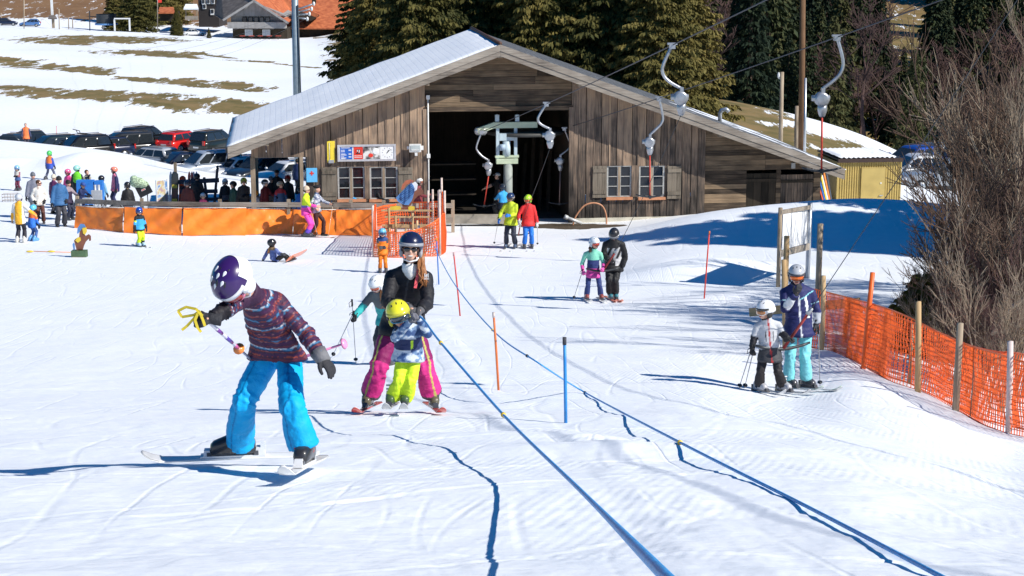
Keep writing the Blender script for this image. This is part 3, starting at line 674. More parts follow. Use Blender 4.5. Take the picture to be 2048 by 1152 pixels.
# ---- signs and lamp fixed to the wall
def wall_thing(nm, px, py, label, cat, t=-0.07):
    s, z = W(px, py); return thing(nm, HW(s, t, z), label, cat, rz=HA), s, z
root, s0, z0 = wall_thing('information_board', 733, 304.5, 'long white framed wall board with blue price list, red panel and clock face', 'sign', -0.1)
a, b, c, d = rectW(677, 289, 789, 320); wdt, hgt = b - a, d - c
def flat(parent, u0, v0, u1, v1, y, m, nm, th=0.01):
    q = MB(); q.box(((u0 + u1) / 2, y, (v0 + v1) / 2), (abs(u1 - u0), th, abs(v1 - v0))); return q.build(nm, m, parent, False)
flat(root, -wdt / 2, -hgt / 2, wdt / 2, hgt / 2, 0.0, mat('board_white', (0.78, 0.78, 0.78), 0.5, var=0.04), 'board_case', 0.1)
fr = MB(); k = 0.035
for (u, v, ww, hh) in ((0, hgt / 2, wdt + 2 * k, 2 * k), (0, -hgt / 2, wdt + 2 * k, 2 * k)): fr.box((u, -0.055, v), (ww, 0.04, hh))
for u in (-wdt / 2, wdt / 2): fr.box((u, -0.056, 0), (2 * k, 0.04, hgt - 2 * k))
fr.build('board_frame', mat('silver_frame', (0.6, 0.6, 0.62), 0.35, 0.4), root, False)
BLUE = mat('print_blue', (0.02, 0.12, 0.50), 0.5, var=0.05); RED = mat('print_red', (0.72, 0.05, 0.03), 0.5, var=0.05); INK = mat('print_black', (0.02, 0.02, 0.022), 0.5, var=0.05); PW = mat('print_white', (0.82, 0.82, 0.82), 0.5, var=0.03)
def U(f): return -wdt / 2 + wdt * f
flat(root, U(0.03), -hgt * 0.42, U(0.245), hgt * 0.42, -0.054, BLUE, 'price_panel')
def text_obj(body, size, m, parent, loc, nm, rot=(math.pi / 2, 0, 0), align='LEFT'):
    cu = bpy.data.curves.new(nm, 'FONT'); cu.body = body; cu.size = size; cu.align_x = align; cu.extrude = 0.002; cu.resolution_u = 2
    t = bpy.data.objects.new(nm + '_tmp', cu); COL.objects.link(t)
    bpy.context.view_layer.update()
    me = bpy.data.meshes.new_from_object(t.evaluated_get(bpy.context.evaluated_depsgraph_get())); bpy.data.objects.remove(t)
    me.materials.clear(); me.materials.append(m)
    o = bpy.data.objects.new(nm, me); COL.objects.link(o); o.parent = parent; o.location = loc; o.rotation_euler = rot; return o
# unreadable at this distance: rows of small print kept as bars of the same length
for k, (v, l1, l2) in enumerate(((0.36, 0.85, 0), (0.20, 0.36, 0.25), (0.10, 0.36, 0), (-0.06, 0.42, 0.27), (-0.13, 0.52, 0), (-0.25, 0.3, 0.24), (-0.33, 0.5, 0), (-0.38, 0.4, 0))):
    u0 = 0.045; sp_ = 0.19
    n = int(l1 * 14)
    for j in range(n): flat(root, U(u0 + sp_ * l1 * j / n), hgt * (v - 0.025), U(u0 + sp_ * l1 * (j + 0.72) / n), hgt * (v + 0.03), -0.06, PW, 'print_mark', 0.004)
    if l2:
        for j in range(4): flat(root, U(0.18 + 0.012 * j), hgt * (v - 0.05), U(0.18 + 0.012 * j + 0.009), hgt * (v + 0.04), -0.06, PW, 'print_mark', 0.004)
flat(root, U(0.27), -hgt * 0.42, U(0.43), hgt * 0.42, -0.054, RED, 'red_panel')
flat(root, U(0.305), -hgt * 0.06, U(0.385), hgt * 0.24, -0.060, INK, 'crest', 0.004)
for u, v, w2, h2, m2 in ((0.317, 0.11, 0.016, 0.22, RED), (0.335, 0.15, 0.012, 0.12, PW), (0.352, 0.06, 0.012, 0.14, RED), (0.368, 0.12, 0.014, 0.18, PW)): flat(root, U(u - w2 / 2), hgt * (v - h2 / 2), U(u + w2 / 2), hgt * (v + h2 / 2), -0.064, m2, 'crest_mark', 0.003)
for v in (-0.2, -0.3):
    for j in range(9): flat(root, U(0.28 + 0.0155 * j), hgt * (v - 0.02), U(0.28 + 0.0155 * j + 0.011), hgt * (v + 0.025), -0.06, PW, 'print_mark', 0.004)
m, N, L, p = nodes_of('photo_print'); p.inputs['Roughness'].default_value = 0.5
tc = N.new('ShaderNodeTexCoord'); n_ = N.new('ShaderNodeTexNoise'); n_.inputs['Scale'].default_value = 3.5; n_.inputs['Detail'].default_value = 6; L.new(tc.outputs['Object'], n_.inputs['Vector'])
cr = ramp(N, [(0.42, (0.03, 0.03, 0.035)), (0.5, (0.22, 0.21, 0.2)), (0.57, (0.75, 0.73, 0.7))]); L.new(n_.outputs['Fac'], cr.inputs[0]); L.new(cr.outputs[0], p.inputs['Base Color'])
flat(root, U(0.435), -hgt * 0.42, U(0.735), hgt * 0.42, -0.054, m, 'photo_panel')
q = MB(); q.ball((U(0.57), -0.062, -hgt * 0.18), (wdt * 0.045, 0.004, hgt * 0.14)); q.build('photo_red_spot', RED, root, False)
q = MB(); q.ball((U(0.66), -0.061, hgt * 0.1), (wdt * 0.06, 0.004, hgt * 0.22)); q.build('photo_white_spot', PW, root, False)
flat(root, U(0.74), -hgt * 0.44, U(0.97), hgt * 0.44, -0.054, PW, 'clock_panel')
cu_ = U(0.865); R = hgt * 0.36
clk = MB()
for k in range(12):
    t = math.pi * k / 6; clk.bar((cu_ + R * 0.84 * math.sin(t), -0.063, R * 0.84 * math.cos(t)), (cu_ + R * math.sin(t), -0.063, R * math.cos(t)), 0.012, 0.006, Vector((0, 1, 0)))
clk.build('clock_marks', INK, root, False)
for nm, ang, l, w2 in (('hour_hand', math.radians(33), 0.55, 0.022), ('minute_hand', math.radians(48), 0.9, 0.014)):
    q = MB(); q.bar((cu_ - 0.15 * R * math.sin(ang), -0.066, -0.15 * R * math.cos(ang)), (cu_ + l * R * math.sin(ang), -0.066, l * R * math.cos(ang)), w2, 0.006, Vector((0, 1, 0))); q.build(nm, INK, root, False)

root, s0, z0 = wall_thing('thermometer_panel', 662, 303, 'tall yellow thermometer board on the weathered wall', 'sign', -0.08)
a, b, c, d = rectW(655, 282, 669.5, 325); w_, h_ = b - a, d - c
flat(root, -w_ / 2, -h_ / 2, w_ / 2, h_ / 2, 0, mat('yellow_enamel', (0.85, 0.66, 0.06), 0.45, var=0.06), 'panel', 0.03)
q = MB(); q.tube([(-w_ * 0.22, -0.025, -h_ * 0.4), (-w_ * 0.22, -0.025, h_ * 0.42)], 0.008, 6); q.build('glass_tube', WHITEP, root, False)
for k in range(14): flat(root, -w_ * 0.3, h_ * (0.4 - 0.055 * k), -w_ * 0.05, h_ * (0.4 - 0.055 * k) + 0.008, -0.017, INK, 'scale_mark', 0.003)
flat(root, -0.09, -h_ / 2 - 0.02, 0.09, -h_ / 2 + 0.09, -0.03, STEEL, 'bracket', 0.03)

root, s0, z0 = wall_thing('first_aid_sign', 623.5, 349, 'light blue first aid sign with a red cross', 'sign', -0.14)
a, b, c, d = rectW(613, 335, 634, 363.5); w_, h_ = b - a, d - c
flat(root, -w_ / 2, -h_ / 2, w_ / 2, h_ / 2, 0, mat('sky_blue_sheet', (0.13, 0.48, 0.82), 0.5, var=0.05), 'panel', 0.02)
flat(root, -0.075, h_ * 0.13 - 0.023, 0.075, h_ * 0.13 + 0.023, -0.014, RED, 'cross_bar', 0.006); flat(root, -0.023, h_ * 0.13 - 0.075, 0.023, h_ * 0.13 + 0.075, -0.016, RED, 'cross_bar', 0.006)

root, s0, z0 = wall_thing('floodlight', 829, 294, 'white box floodlight bracketed to the wall beside the doorway', 'lamp', -0.28)
q = MB(); q.box((0, 0, 0), (0.40, 0.16, 0.27)); q.build('housing', WHITEP, root, False)
q = MB(); q.box((0, -0.085, 0), (0.33, 0.015, 0.2)); q.build('glass_front', mat('pale_lamp_glass', (0.42, 0.47, 0.46), 0.15, var=0.15), root, False)
q = MB(); q.box((0.0, -0.098, -0.06), (0.27, 0.012, 0.03)); q.build('reflector_tube', WHITEP, root, False)
q = MB(); q.box((0.24, 0.02, 0), (0.1, 0.1, 0.14)); q.box((-0.24, 0.02, 0.01), (0.08, 0.06, 0.1)); q.tube([(0, 0.05, -0.13), (0, 0.22, -0.2)], 0.02); q.box((0.03, -0.03, -0.21), (0.09, 0.09, 0.11)); q.build('bracket', WHITEP, root, False)

# ---- yellow container shed, right
def container():
    p0 = at(1674, 414, 66.0); a = math.radians(7); root = thing('storage_container', p0, 'ochre yellow corrugated storage container with snow on its roof', 'container', rz=a)
    OCH = mat('ochre_sheet_metal', (0.46, 0.34, 0.11), 0.5, var=0.12, scale=2); w_ = 2.45; h_ = 1.72; dp = 2.6
    def B(nm, c, sz, m): q = MB(); q.box(c, sz); return q.build(nm, m, root, False)
    q = MB(); n = 26; pr = []
    for k in range(n * 4 + 1):
        x = w_ * k / (n * 4); pr.append((x, 0.0 if (k // 2) % 2 == 0 else 0.03))
    vs = []; fs = []
    for x, y in pr: vs += [(x, y, -0.6), (x, y, h_)]
    for k in range(len(pr) - 1): fs.append((2 * k, 2 * k + 2, 2 * k + 3, 2 * k + 1))
    q.add(vs, fs); q.build('front_sheet', OCH, root, False)
    B('back_sheet', (w_ / 2, dp, h_ / 2 - 0.3), (w_, 0.04, h_ + 0.6), OCH)
    for x in (-0.02, w_ + 0.02): B('side_sheet', (x, dp / 2, h_ / 2 - 0.3), (0.04, dp, h_ + 0.6), OCH)
    B('fascia', (w_ / 2, -0.05, h_ + 0.06), (w_ + 0.1, 0.12, 0.14), mat('brown_fascia', (0.05, 0.03, 0.025)))
    B('roof_sheet', (w_ / 2, dp / 2, h_ + 0.1), (w_ + 0.1, dp + 0.1, 0.05), DARKM)
    q = MB(); n = 24; vs = []; fs = []
    for j in range(13):
        for k in range(n + 1):
            y = dp * j / 12 - 0.05; x = w_ * 0.92 * k / n; vs.append((x, y + (0.03 * math.cos(k * math.pi) if j == 0 else 0), h_ + 0.13 + (0.10 if 0 < j < 12 and 0 < k < n else 0.03) + 0.02 * math.cos(k * math.pi) + 0.02 * random.random()))
    for j in range(12):
        for k in range(n): a_ = j * (n + 1) + k; fs.append((a_, a_ + 1, a_ + n + 2, a_ + n + 1))
    q.add(vs, fs, True); q.build('roof_snow', FROST, root, False)
    dr = B('door', (w_ * 0.56, -0.03, 0.62), (0.9, 0.03, 1.72), OCH)
    q = MB(); q.box((w_ * 0.56 + 0.32, -0.07, 0.42), (0.14, 0.04, 0.03)); q.build('handle', STEEL, dr, False)
    q = MB(); q.box((w_ * 0.56 + 0.3, -0.055, 0.9), (0.05, 0.02, 0.05)); q.build('lock_plate', WHITEP, dr, False)
    for x in (w_ * 0.56 - 0.46, w_ * 0.56 + 0.46):
        q = MB(); q.box((x, -0.022, 0.62), (0.025, 0.05, 1.74)); q.build('door_jamb', OCH, dr, False)
    q = MB(); q.box((w_ * 0.56, -0.024, 1.5), (0.95, 0.05, 0.025)); q.build('door_head', OCH, dr, False)
container()
# gates and boards stacked in the gap between hut and container
cols = [(0.5, 0.08, 0.03), (0.03, 0.12, 0.4), (0.6, 0.45, 0.05), (0.55, 0.55, 0.58), (0.6, 0.2, 0.04), (0.05, 0.06, 0.08)]
nmx = ['rust red', 'dark blue', 'yellow', 'pale grey', 'orange', 'black']
for k, c in enumerate(cols):
    p0 = HW(W(1651 + 4 * k, 410, 0.35)[0], 0.35 + 0.06 * k, 0); p0.z = gz(p0.x, p0.y) - 0.1; q = MB()
    q.bar(p0, p0 + Vector((-0.35 + 0.02 * k, 0.25, 1.2 + 0.08 * (k % 3))), 0.09, 0.025); o = q.build('slalom_board', mat('board_paint_%d' % k, c, 0.5, var=0.2)); tag(o, nmx[k] + ' painted board leaning in the gap beside the yellow container', 'board')
# ------------------------------------------------------------------ people
def _h3(ix, iy, iz, s):
    n = (ix.astype(np.int64) * 374761393 + iy.astype(np.int64) * 668265263 + iz.astype(np.int64) * 1440662683 + s * 974711) & 0x7fffffff
    n = ((n ^ (n >> 13)) * 1274126177) & 0x7fffffff
    return ((n ^ (n >> 16)) & 0xffff) / 65535.0
def vn3(P, s=0):
    I = np.floor(P); f = P - I; f = f * f * (3 - 2 * f); ix, iy, iz = I[:, 0], I[:, 1], I[:, 2]; r = 0
    for dx in (0, 1):
        for dy in (0, 1):
            for dz in (0, 1):
                w = (f[:, 0] if dx else 1 - f[:, 0]) * (f[:, 1] if dy else 1 - f[:, 1]) * (f[:, 2] if dz else 1 - f[:, 2])
                r = r + w * _h3(ix + dx, iy + dy, iz + dz, s)
    return r - 0.5
JOBS = []
def remesh_job(mb, voxel, done, smooth=5):
    """closed overlapping solids -> one continuous surface; finished by flush_jobs()"""
    me = mb.mesh('tmp', [])
    o = bpy.data.objects.new('tmp', me); COL.objects.link(o)
    r = o.modifiers.new('r', 'REMESH'); r.mode = 'VOXEL'; r.voxel_size = voxel; r.use_smooth_shade = True
    if smooth:
        s = o.modifiers.new('s', 'SMOOTH'); s.factor = 0.5; s.iterations = smooth
    JOBS.append((o, done))
def flush_jobs():
    bpy.context.view_layer.update(); dg = bpy.context.evaluated_depsgraph_get()
    for o, done in JOBS:
        me = bpy.data.meshes.new_from_object(o.evaluated_get(dg)); old = o.data
        bpy.data.objects.remove(o); bpy.data.meshes.remove(old); done(me)
    JOBS.clear()
def finish(me, name, m, parent, origin, colour=None, fold=0.0, bones=None):
    """move into the parent's frame, push folds into the cloth, write the cloth's own colours"""
    n = len(me.vertices); co = np.empty(n * 3); me.vertices.foreach_get('co', co); co = co.reshape(-1, 3)
    if bones is not None:
        part = np.zeros(n, int); al = np.zeros(n); lat = np.zeros(n); fr = np.zeros(n); best = np.full(n, 1e9)
        for k, (pa, a, b, r, ax, fx) in enumerate(bones):
            a = np.array(a); b = np.array(b); d = b - a; t = np.clip(((co - a) @ d) / (d @ d), 0, 1)
            q = a + t[:, None] * d; dist = np.linalg.norm(co - q, axis=1) / r; sel = dist < best
            best[sel] = dist[sel]; part[sel] = pa[0]; al[sel] = (pa[1] + t * (pa[2] - pa[1]))[sel]
            lat[sel] = ((co - q) @ np.array(ax))[sel]; fr[sel] = ((co - q) @ np.array(fx))[sel]
        if fold:
            nr = np.empty(n * 3); me.vertices.foreach_get('normal', nr); nr = nr.reshape(-1, 3)
            ang = np.arctan2(fr, lat + 1e-9)
            P3 = np.stack([al * 13 + part * 7.3, np.cos(ang) * 1.1 + part * 3.1 + al * 3, np.sin(ang) * 1.1 + al * 2], 1); am = 0.45 + 0.9 * np.exp(-((al - 0.55) / 0.13) ** 2) + 0.7 * np.exp(-((al - 0.95) / 0.09) ** 2)
            h = 1 - np.abs(vn3(P3, 5)) * 3.2; h = h + 0.6 * (1 - np.abs(vn3(P3 * np.array([2.1, 1.7, 1.7]) + 5.3, 8)) * 3.2)
            co = co + nr * (fold * (am * (0.75 * h - 0.4) + 0.35 * vn3(co * 9.0, 9)))[:, None]
        if colour is not None:
            c = np.ones((n, 4), np.float32); c[:, :3] = colour(part, al, lat, fr, co - np.array(origin))
            ca = me.color_attributes.new('Col', 'FLOAT_COLOR', 'POINT'); ca.data.foreach_set('color', c.ravel())
    co = co - np.array(origin)
    me.vertices.foreach_set('co', co.ravel()); me.update()
    me.materials.clear(); me.materials.append(m); me.name = name
    me.polygons.foreach_set('use_smooth', np.ones(len(me.polygons), bool))
    o = bpy.data.objects.new(name, me); COL.objects.link(o); o.parent = parent; return o
def cloth_material(name, rough, spec, bump):
    m, N, L, p = nodes_of(name); p.inputs['Roughness'].default_value = rough; p.inputs['Specular IOR Level'].default_value = spec
    a = N.new('ShaderNodeAttribute'); a.attribute_name = 'Col'
    tc = N.new('ShaderNodeTexCoord'); nz = N.new('ShaderNodeTexNoise'); nz.inputs['Scale'].default_value = 9; nz.inputs['Detail'].default_value = 5; L.new(tc.outputs['Object'], nz.inputs['Vector'])
    mr = N.new('ShaderNodeMapRange'); mr.inputs[1].default_value = 0.3; mr.inputs[2].default_value = 0.7; mr.inputs[3].default_value = 0.88; mr.inputs[4].default_value = 1.1; L.new(nz.outputs['Fac'], mr.inputs[0])
    mx = N.new('ShaderNodeMix'); mx.data_type = 'RGBA'; mx.blend_type = 'MULTIPLY'; mx.inputs[0].default_value = 1; L.new(a.outputs['Color'], mx.inputs[6]); L.new(mr.outputs[0], mx.inputs[7]); L.new(mx.outputs[2], p.inputs['Base Color'])
    n2 = N.new('ShaderNodeTexNoise'); n2.inputs['Scale'].default_value = 15; n2.inputs['Detail'].default_value = 4; n2.inputs['Distortion'].default_value = 2.2; L.new(tc.outputs['Object'], n2.inputs['Vector'])
    bp = N.new('ShaderNodeBump'); bp.inputs['Strength'].default_value = bump; bp.inputs['Distance'].default_value = 0.012; L.new(n2.outputs['Fac'], bp.inputs['Height']); L.new(bp.outputs[0], p.inputs['Normal'])
    return m
CLOTH = cloth_material('ski_wear_fabric', 0.62, 0.3, 0.5)
SKIN = mat('skin', (0.62, 0.36, 0.26), 0.5, var=0.08, scale=14, spec=0.35)
LIPS = mat('lips', (0.45, 0.10, 0.09), 0.4); TEETH = mat('teeth', (0.75, 0.72, 0.66), 0.35); EYE = mat('eye_dark', (0.03, 0.02, 0.02), 0.2)
def gloss(c, nm=None, rough=0.3, coat=0.4): return mat(nm or 'shell_%d_%d_%d' % tuple(int(v * 255) for v in c), c, rough, var=0.06, scale=8, coat=coat)
def fabric(c): return mat('fabric_%d_%d_%d' % tuple(int(v * 255) for v in c), c, 0.75, var=0.14, scale=18, bump=0.3, bscale=60)
BLACK = (0.014, 0.014, 0.017); DGREY = (0.06, 0.062, 0.07); WHITE = (0.78, 0.78, 0.78); NAVY = (0.012, 0.022, 0.075)
def ik(a, b, l1, l2, hint):
    d = b - a; D = min(max(d.length, 1e-4), (l1 + l2) * 0.999); u = d.normalized(); b = a + u * D
    x = (l1 * l1 - l2 * l2 + D * D) / (2 * D); h = math.sqrt(max(l1 * l1 - x * x, 0)); hp = hint - u * hint.dot(u)
    if hp.length < 1e-5: hp = Vector((0, 0, 1)) - u * u.z
    return a + u * x + hp.normalized() * h, b
def basis(x, y, z, o):
    M = Matrix.Identity(4)
    for k, v in enumerate((x, y, z)): M[0][k], M[1][k], M[2][k] = v
    M[0][3], M[1][3], M[2][3] = o; return M
def fu_basis(f, u, o):
    f = Vector(f).normalized(); u = Vector(u); u = (u - f * u.dot(f)).normalized(); return basis(f.cross(u), f, u, o)
# ---- shared small meshes (local axes: x right, y forward, z up)
TPL = {}
def T_helmet():
    mb = MB(); n = 28; k = 9; vs = []; c = Vector((0, -0.012, 0.042)); rx, ry, rz = 0.119, 0.143, 0.122
    def rim(az):      # az 0 = front
        f = math.cos(az); s_ = abs(math.sin(az))
        return 0.052 * max(f, 0) ** 0.8 - 0.075 * s_ ** 2 * (1 - max(f, 0) ** 2) - 0.062 * max(-f, 0)
    for lay, sc in ((0, 1.0), (1, 0.9)):
        for i in range(k + 1):
            for j in range(n):
                az = 2 * math.pi * j / n; zr_ = (rim(az) - c.z) / rz; th1 = math.acos(max(-0.95, min(0.95, zr_))); th = th1 * (i / k if i else 0.02)
                sx = math.sin(th); vs.append(c + Vector((math.sin(az) * rx * sx, math.cos(az) * ry * sx * (1.0 if math.cos(az) > 0 else 1.03), math.cos(th) * rz)) * 1.0 if lay == 0 else c + Vector((math.sin(az) * rx * sx * sc, math.cos(az) * ry * sx * sc, math.cos(th) * rz * sc)))
    o = (k + 1) * n; fs = []
    for i in range(k):
        for j in range(n): j2 = (j + 1) % n; a = i * n; fs.append((a + j, a + j2, a + n + j2, a + n + j)); fs.append((o + a + j, o + a + n + j, o + a + n + j2, o + a + j2))
    for j in range(n): j2 = (j + 1) % n; fs.append((k * n + j, k * n + j2, o + k * n + j2, o + k * n + j))
    fs.append(tuple(range(n))); mb.add(vs, fs, True); return mb
def band(az0, az1, z0, z1, rx, ry, cy, th, n=18, bow=0.0):
    """curved strip round the head"""
    mb = MB(); vs = []; fs = []
    for j in range(n + 1):
        az = az0 + (az1 - az0) * j / n; e = 1 - abs(2 * j / n - 1) ** 6 * bow
        zm = (z0 + z1) / 2; hz = (z1 - z0) / 2 * e
        for r_ in (0, th):
            for zz in (zm - hz, zm + hz): vs.append((math.sin(az) * (rx + r_), cy + math.cos(az) * (ry + r_), zz))
    for j in range(n):
        a = 4 * j; b = a + 4
        fs += [(a, b, b + 1, a + 1), (a + 2, a + 3, b + 3, b + 2), (a, a + 2, b + 2, b), (a + 1, b + 1, b + 3, a + 3)]
    fs += [(0, 1, 3, 2), (4 * n, 4 * n + 2, 4 * n + 3, 4 * n + 1)]; mb.add(vs, fs, True); return mb
def tpl(nm):
    if nm in TPL: return TPL[nm]
    if nm == 'helmet': mb = T_helmet()
    elif nm == 'helmet_rim': mb = band(-1.35, 1.35, 0.030, 0.062, 0.112, 0.132, -0.012, 0.012)
    elif nm == 'ear_pad':
        mb = MB()
        mb.ball((0.092, -0.01, -0.035), (0.022, 0.05, 0.055), 12, 8)
    elif nm == 'goggle_frame': mb = band(-1.12, 1.12, -0.036, 0.046, 0.088, 0.100, 0.0, 0.022, bow=0.45)
    elif nm == 'goggle_lens': mb = band(-0.98, 0.98, -0.026, 0.036, 0.1085, 0.1205, 0.0, 0.006, bow=0.5)
    elif nm == 'goggle_strap': mb = band(1.1, 2 * math.pi - 1.1, -0.004, 0.036, 0.118, 0.144, -0.014, 0.006, 28)
    elif nm == 'goggles_up_frame': mb = band(-1.0, 1.0, 0.06, 0.125, 0.10, 0.122, -0.01, 0.026, bow=0.45)
    elif nm == 'goggles_up_lens': mb = band(-0.9, 0.9, 0.068, 0.117, 0.125, 0.146, -0.01, 0.004, bow=0.5)
    elif nm == 'sunglasses':
        mb = MB()
        for s in (-1, 1): mb.ball((s * 0.034, 0.094, 0.0), (0.031, 0.010, 0.022), 12, 8); mb.bar((s * 0.06, 0.085, 0.008), (s * 0.082, -0.005, 0.01), 0.006, 0.01)
        mb.bar((-0.012, 0.1, 0.008), (0.012, 0.1, 0.008), 0.008, 0.008)
    elif nm == 'beanie':
        mb = MB(); mb.loft([(Vector((0, -0.008, z)), Vector((a, 0, 0)), Vector((0, a * 1.17, 0))) for z, a in ((0.0, 0.088), (0.03, 0.094), (0.055, 0.095), (0.058, 0.088), (0.09, 0.084), (0.125, 0.062), (0.15, 0.03), (0.158, 0.008))], 18)
    elif nm == 'cap':
        mb = MB(); mb.loft([(Vector((0, -0.008, z)), Vector((a, 0, 0)), Vector((0, a * 1.17, 0))) for z, a in ((0.035, 0.088), (0.07, 0.089), (0.105, 0.076), (0.13, 0.045), (0.136, 0.01))], 18)
        mb.loft([(Vector((0, 0.07, 0.045)), Vector((0.07, 0, 0)), Vector((0, 0, 0.006))), (Vector((0, 0.13, 0.045)), Vector((0.068, 0, 0)), Vector((0, 0, 0.006))), (Vector((0, 0.17, 0.035)), Vector((0.035, 0, 0)), Vector((0, 0, 0.005)))], 12)
    elif nm == 'beret':
        mb = MB(); mb.loft([(Vector((0.008, 0.0, z)), Vector((a, 0, 0)), Vector((0, a * 1.15, 0))) for z, a in ((0.045, 0.085), (0.06, 0.092), (0.085, 0.12), (0.11, 0.115), (0.13, 0.07), (0.137, 0.01))], 18)
    elif nm == 'short_hair':
        mb = MB(); mb.ball((0, -0.02, 0.035), (0.084, 0.098, 0.095), 16, 10)
    elif nm in ('boot', 'boot_cuff', 'boot_buckle', 'boot_toe'):
        mb = MB()
        if nm == 'boot': mb.loft([(Vector((0, y, 0.02 + h / 2)), Vector((w, 0, 0)), Vector((0, 0, h / 2 + 0.02))) for y, w, h in ((-0.105, 0.036, 0.05), (-0.085, 0.046, 0.10), (-0.03, 0.05, 0.13), (0.05, 0.052, 0.105), (0.12, 0.054, 0.075), (0.17, 0.046, 0.055), (0.19, 0.03, 0.035))], 14, power=2.6)
        elif nm == 'boot_cuff': mb.loft([(Vector((0, -0.02, z)), Vector((a, 0, 0)), Vector((0, b, 0))) for z, a, b in ((-0.02, 0.050, 0.070), (0.04, 0.055, 0.072), (0.09, 0.056, 0.072), (0.13, 0.052, 0.066), (0.14, 0.046, 0.06))], 14)
        elif nm == 'boot_toe': mb.box((0, 0.20, 0.012), (0.065, 0.03, 0.024)); mb.box((0, -0.11, 0.014), (0.065, 0.03, 0.028))
        else:
            for y, z, w in ((0.115, 0.095, 0.03), (0.055, 0.135, 0.03)): mb.box((0.012, y, z), (0.075, 0.022, 0.014), Matrix.Rotation(-0.4, 3, 'X'))
            for z in (0.165, 0.205): mb.box((0.012, 0.055 + 0.22 * (z - 0.165), z), (0.08, 0.02, 0.018), Matrix.Rotation(0.22, 3, 'X'))
    elif nm == 'shoe':
        mb = MB(); mb.loft([(Vector((0, y, h / 2)), Vector((w, 0, 0)), Vector((0, 0, h / 2))) for y, w, h in ((-0.09, 0.03, 0.07), (-0.07, 0.042, 0.12), (-0.01, 0.044, 0.12), (0.05, 0.047, 0.085), (0.12, 0.05, 0.065), (0.17, 0.04, 0.05), (0.19, 0.022, 0.035))], 12, power=2.5)
    elif nm == 'ski':          # length 1, scaled later along y
        mb = MB(); sec = []
        for y, w, z, th in ((-0.44, 0.034, 0.012, 0.006), (-0.42, 0.046, 0.004, 0.009), (-0.3, 0.041, 0.0, 0.012), (0, 0.034, 0.0, 0.020), (0.3, 0.041, 0.0, 0.012), (0.44, 0.052, 0.004, 0.009), (0.49, 0.05, 0.022, 0.008), (0.525, 0.036, 0.046, 0.007), (0.545, 0.012, 0.064, 0.006)):
            sec.append((Vector((0, y, z + th / 2)), Vector((w, 0, 0)), Vector((0, 0, th / 2))))
        mb.loft(sec, 12, power=5)
    elif nm == 'ski_tip':
        mb = MB(); mb.loft([(Vector((0, y, z)), Vector((w, 0, 0)), Vector((0, 0, 0.0025))) for y, w, z in ((0.44, 0.047, 0.0165), (0.49, 0.045, 0.033), (0.525, 0.031, 0.0555), (0.54, 0.011, 0.070))], 10, power=5)
    elif nm == 'binding':
        mb = MB(); mb.box((0, 0.215, 0.045), (0.06, 0.05, 0.05), taper=0.75); mb.box((0, -0.135, 0.05), (0.06, 0.07, 0.06), taper=0.7); mb.box((0, -0.155, 0.09), (0.04, 0.03, 0.06)); mb.box((0, 0.05, 0.024), (0.06, 0.42, 0.012))
    elif nm == 'eyes':
        mb = MB()
        for s in (-1, 1): mb.ball((s * 0.032, 0.086, 0.0), (0.012, 0.007, 0.007), 8, 6)
    elif nm == 'mouth':
        mb = MB(); mb.ball((0, 0.092, -0.063), (0.026, 0.006, 0.009), 10, 6)
    TPL[nm] = mb.mesh(nm, [DARKM]); return TPL[nm]
def gear(name, tp, m, parent, M, sc=(1, 1, 1)):
    o = bpy.data.objects.new(name, tpl(tp)); COL.objects.link(o); o.parent = parent
    o.matrix_local = M @ Matrix.Diagonal((*sc, 1)); o.material_slots[0].link = 'OBJECT'; o.material_slots[0].material = m; return o
def glove_solid(kind):
    """right hand: wrist at the origin, fingers along +y, back of the hand +z, thumb on -x"""
    mb = MB(); curl = {'grip': 1.15, 'relaxed': 0.38, 'open': 0.12}[kind]; R = 0.0125
    mb.loft([(Vector((0, y, 0)), Vector((a, 0, 0)), Vector((0, 0, b))) for y, a, b in ((-0.02, 0.036, 0.030), (0.0, 0.034, 0.026), (0.03, 0.042, 0.023), (0.065, 0.048, 0.021), (0.09, 0.046, 0.018))], 14)
    for k, (x, l) in enumerate(((-0.034, 0.068), (-0.012, 0.078), (0.011, 0.073), (0.033, 0.058))):
        p = Vector((x, 0.078, 0)); ang = 0.12 * curl; pts = [p.copy()]; rs = [R * 1.08]
        for seg, fr in enumerate((0.45, 0.32, 0.27)):
            ang += curl * (0.75, 1.0, 0.7)[seg] * (0.9 + 0.08 * k); p = p + Vector((x * 0.9 * (0.25 if kind == 'grip' else 0.9), math.cos(ang), -math.sin(ang))).normalized() * (l * fr); pts.append(p.copy()); rs.append(R * (1.05, 0.98, 0.85)[seg])
        mb.tube(pts, rs, 8); mb.ball(pts[-1], rs[-1], 8, 6)
    t = [Vector((-0.036, 0.018, -0.006)), Vector((-0.058, 0.045, -0.018))]
    t += [Vector((-0.05, 0.075, -0.042)), Vector((-0.03, 0.09, -0.056))] if kind == 'grip' else [Vector((-0.068, 0.07, -0.024)), Vector((-0.07, 0.092, -0.03))]
    mb.tube(t, [0.017, 0.0155, 0.014, 0.012], 8); mb.ball(t[-1], 0.012, 8, 6)
    mb.loft([(Vector((0, y, 0)), Vector((a, 0, 0)), Vector((0, 0, a * 0.86))) for y, a in ((-0.07, 0.050), (-0.03, 0.047), (0.0, 0.042), (0.012, 0.038))], 14)
    return mb
for kd in ('grip', 'relaxed', 'open'):
    def _done(me, kd=kd):
        me.name = 'glove'; me.materials.clear(); me.materials.append(DARKM); me.polygons.foreach_set('use_smooth', np.ones(len(me.polygons), bool)); TPL['glove_' + kd] = me
    remesh_job(glove_solid(kd), 0.0058, _done, 2)
flush_jobs()
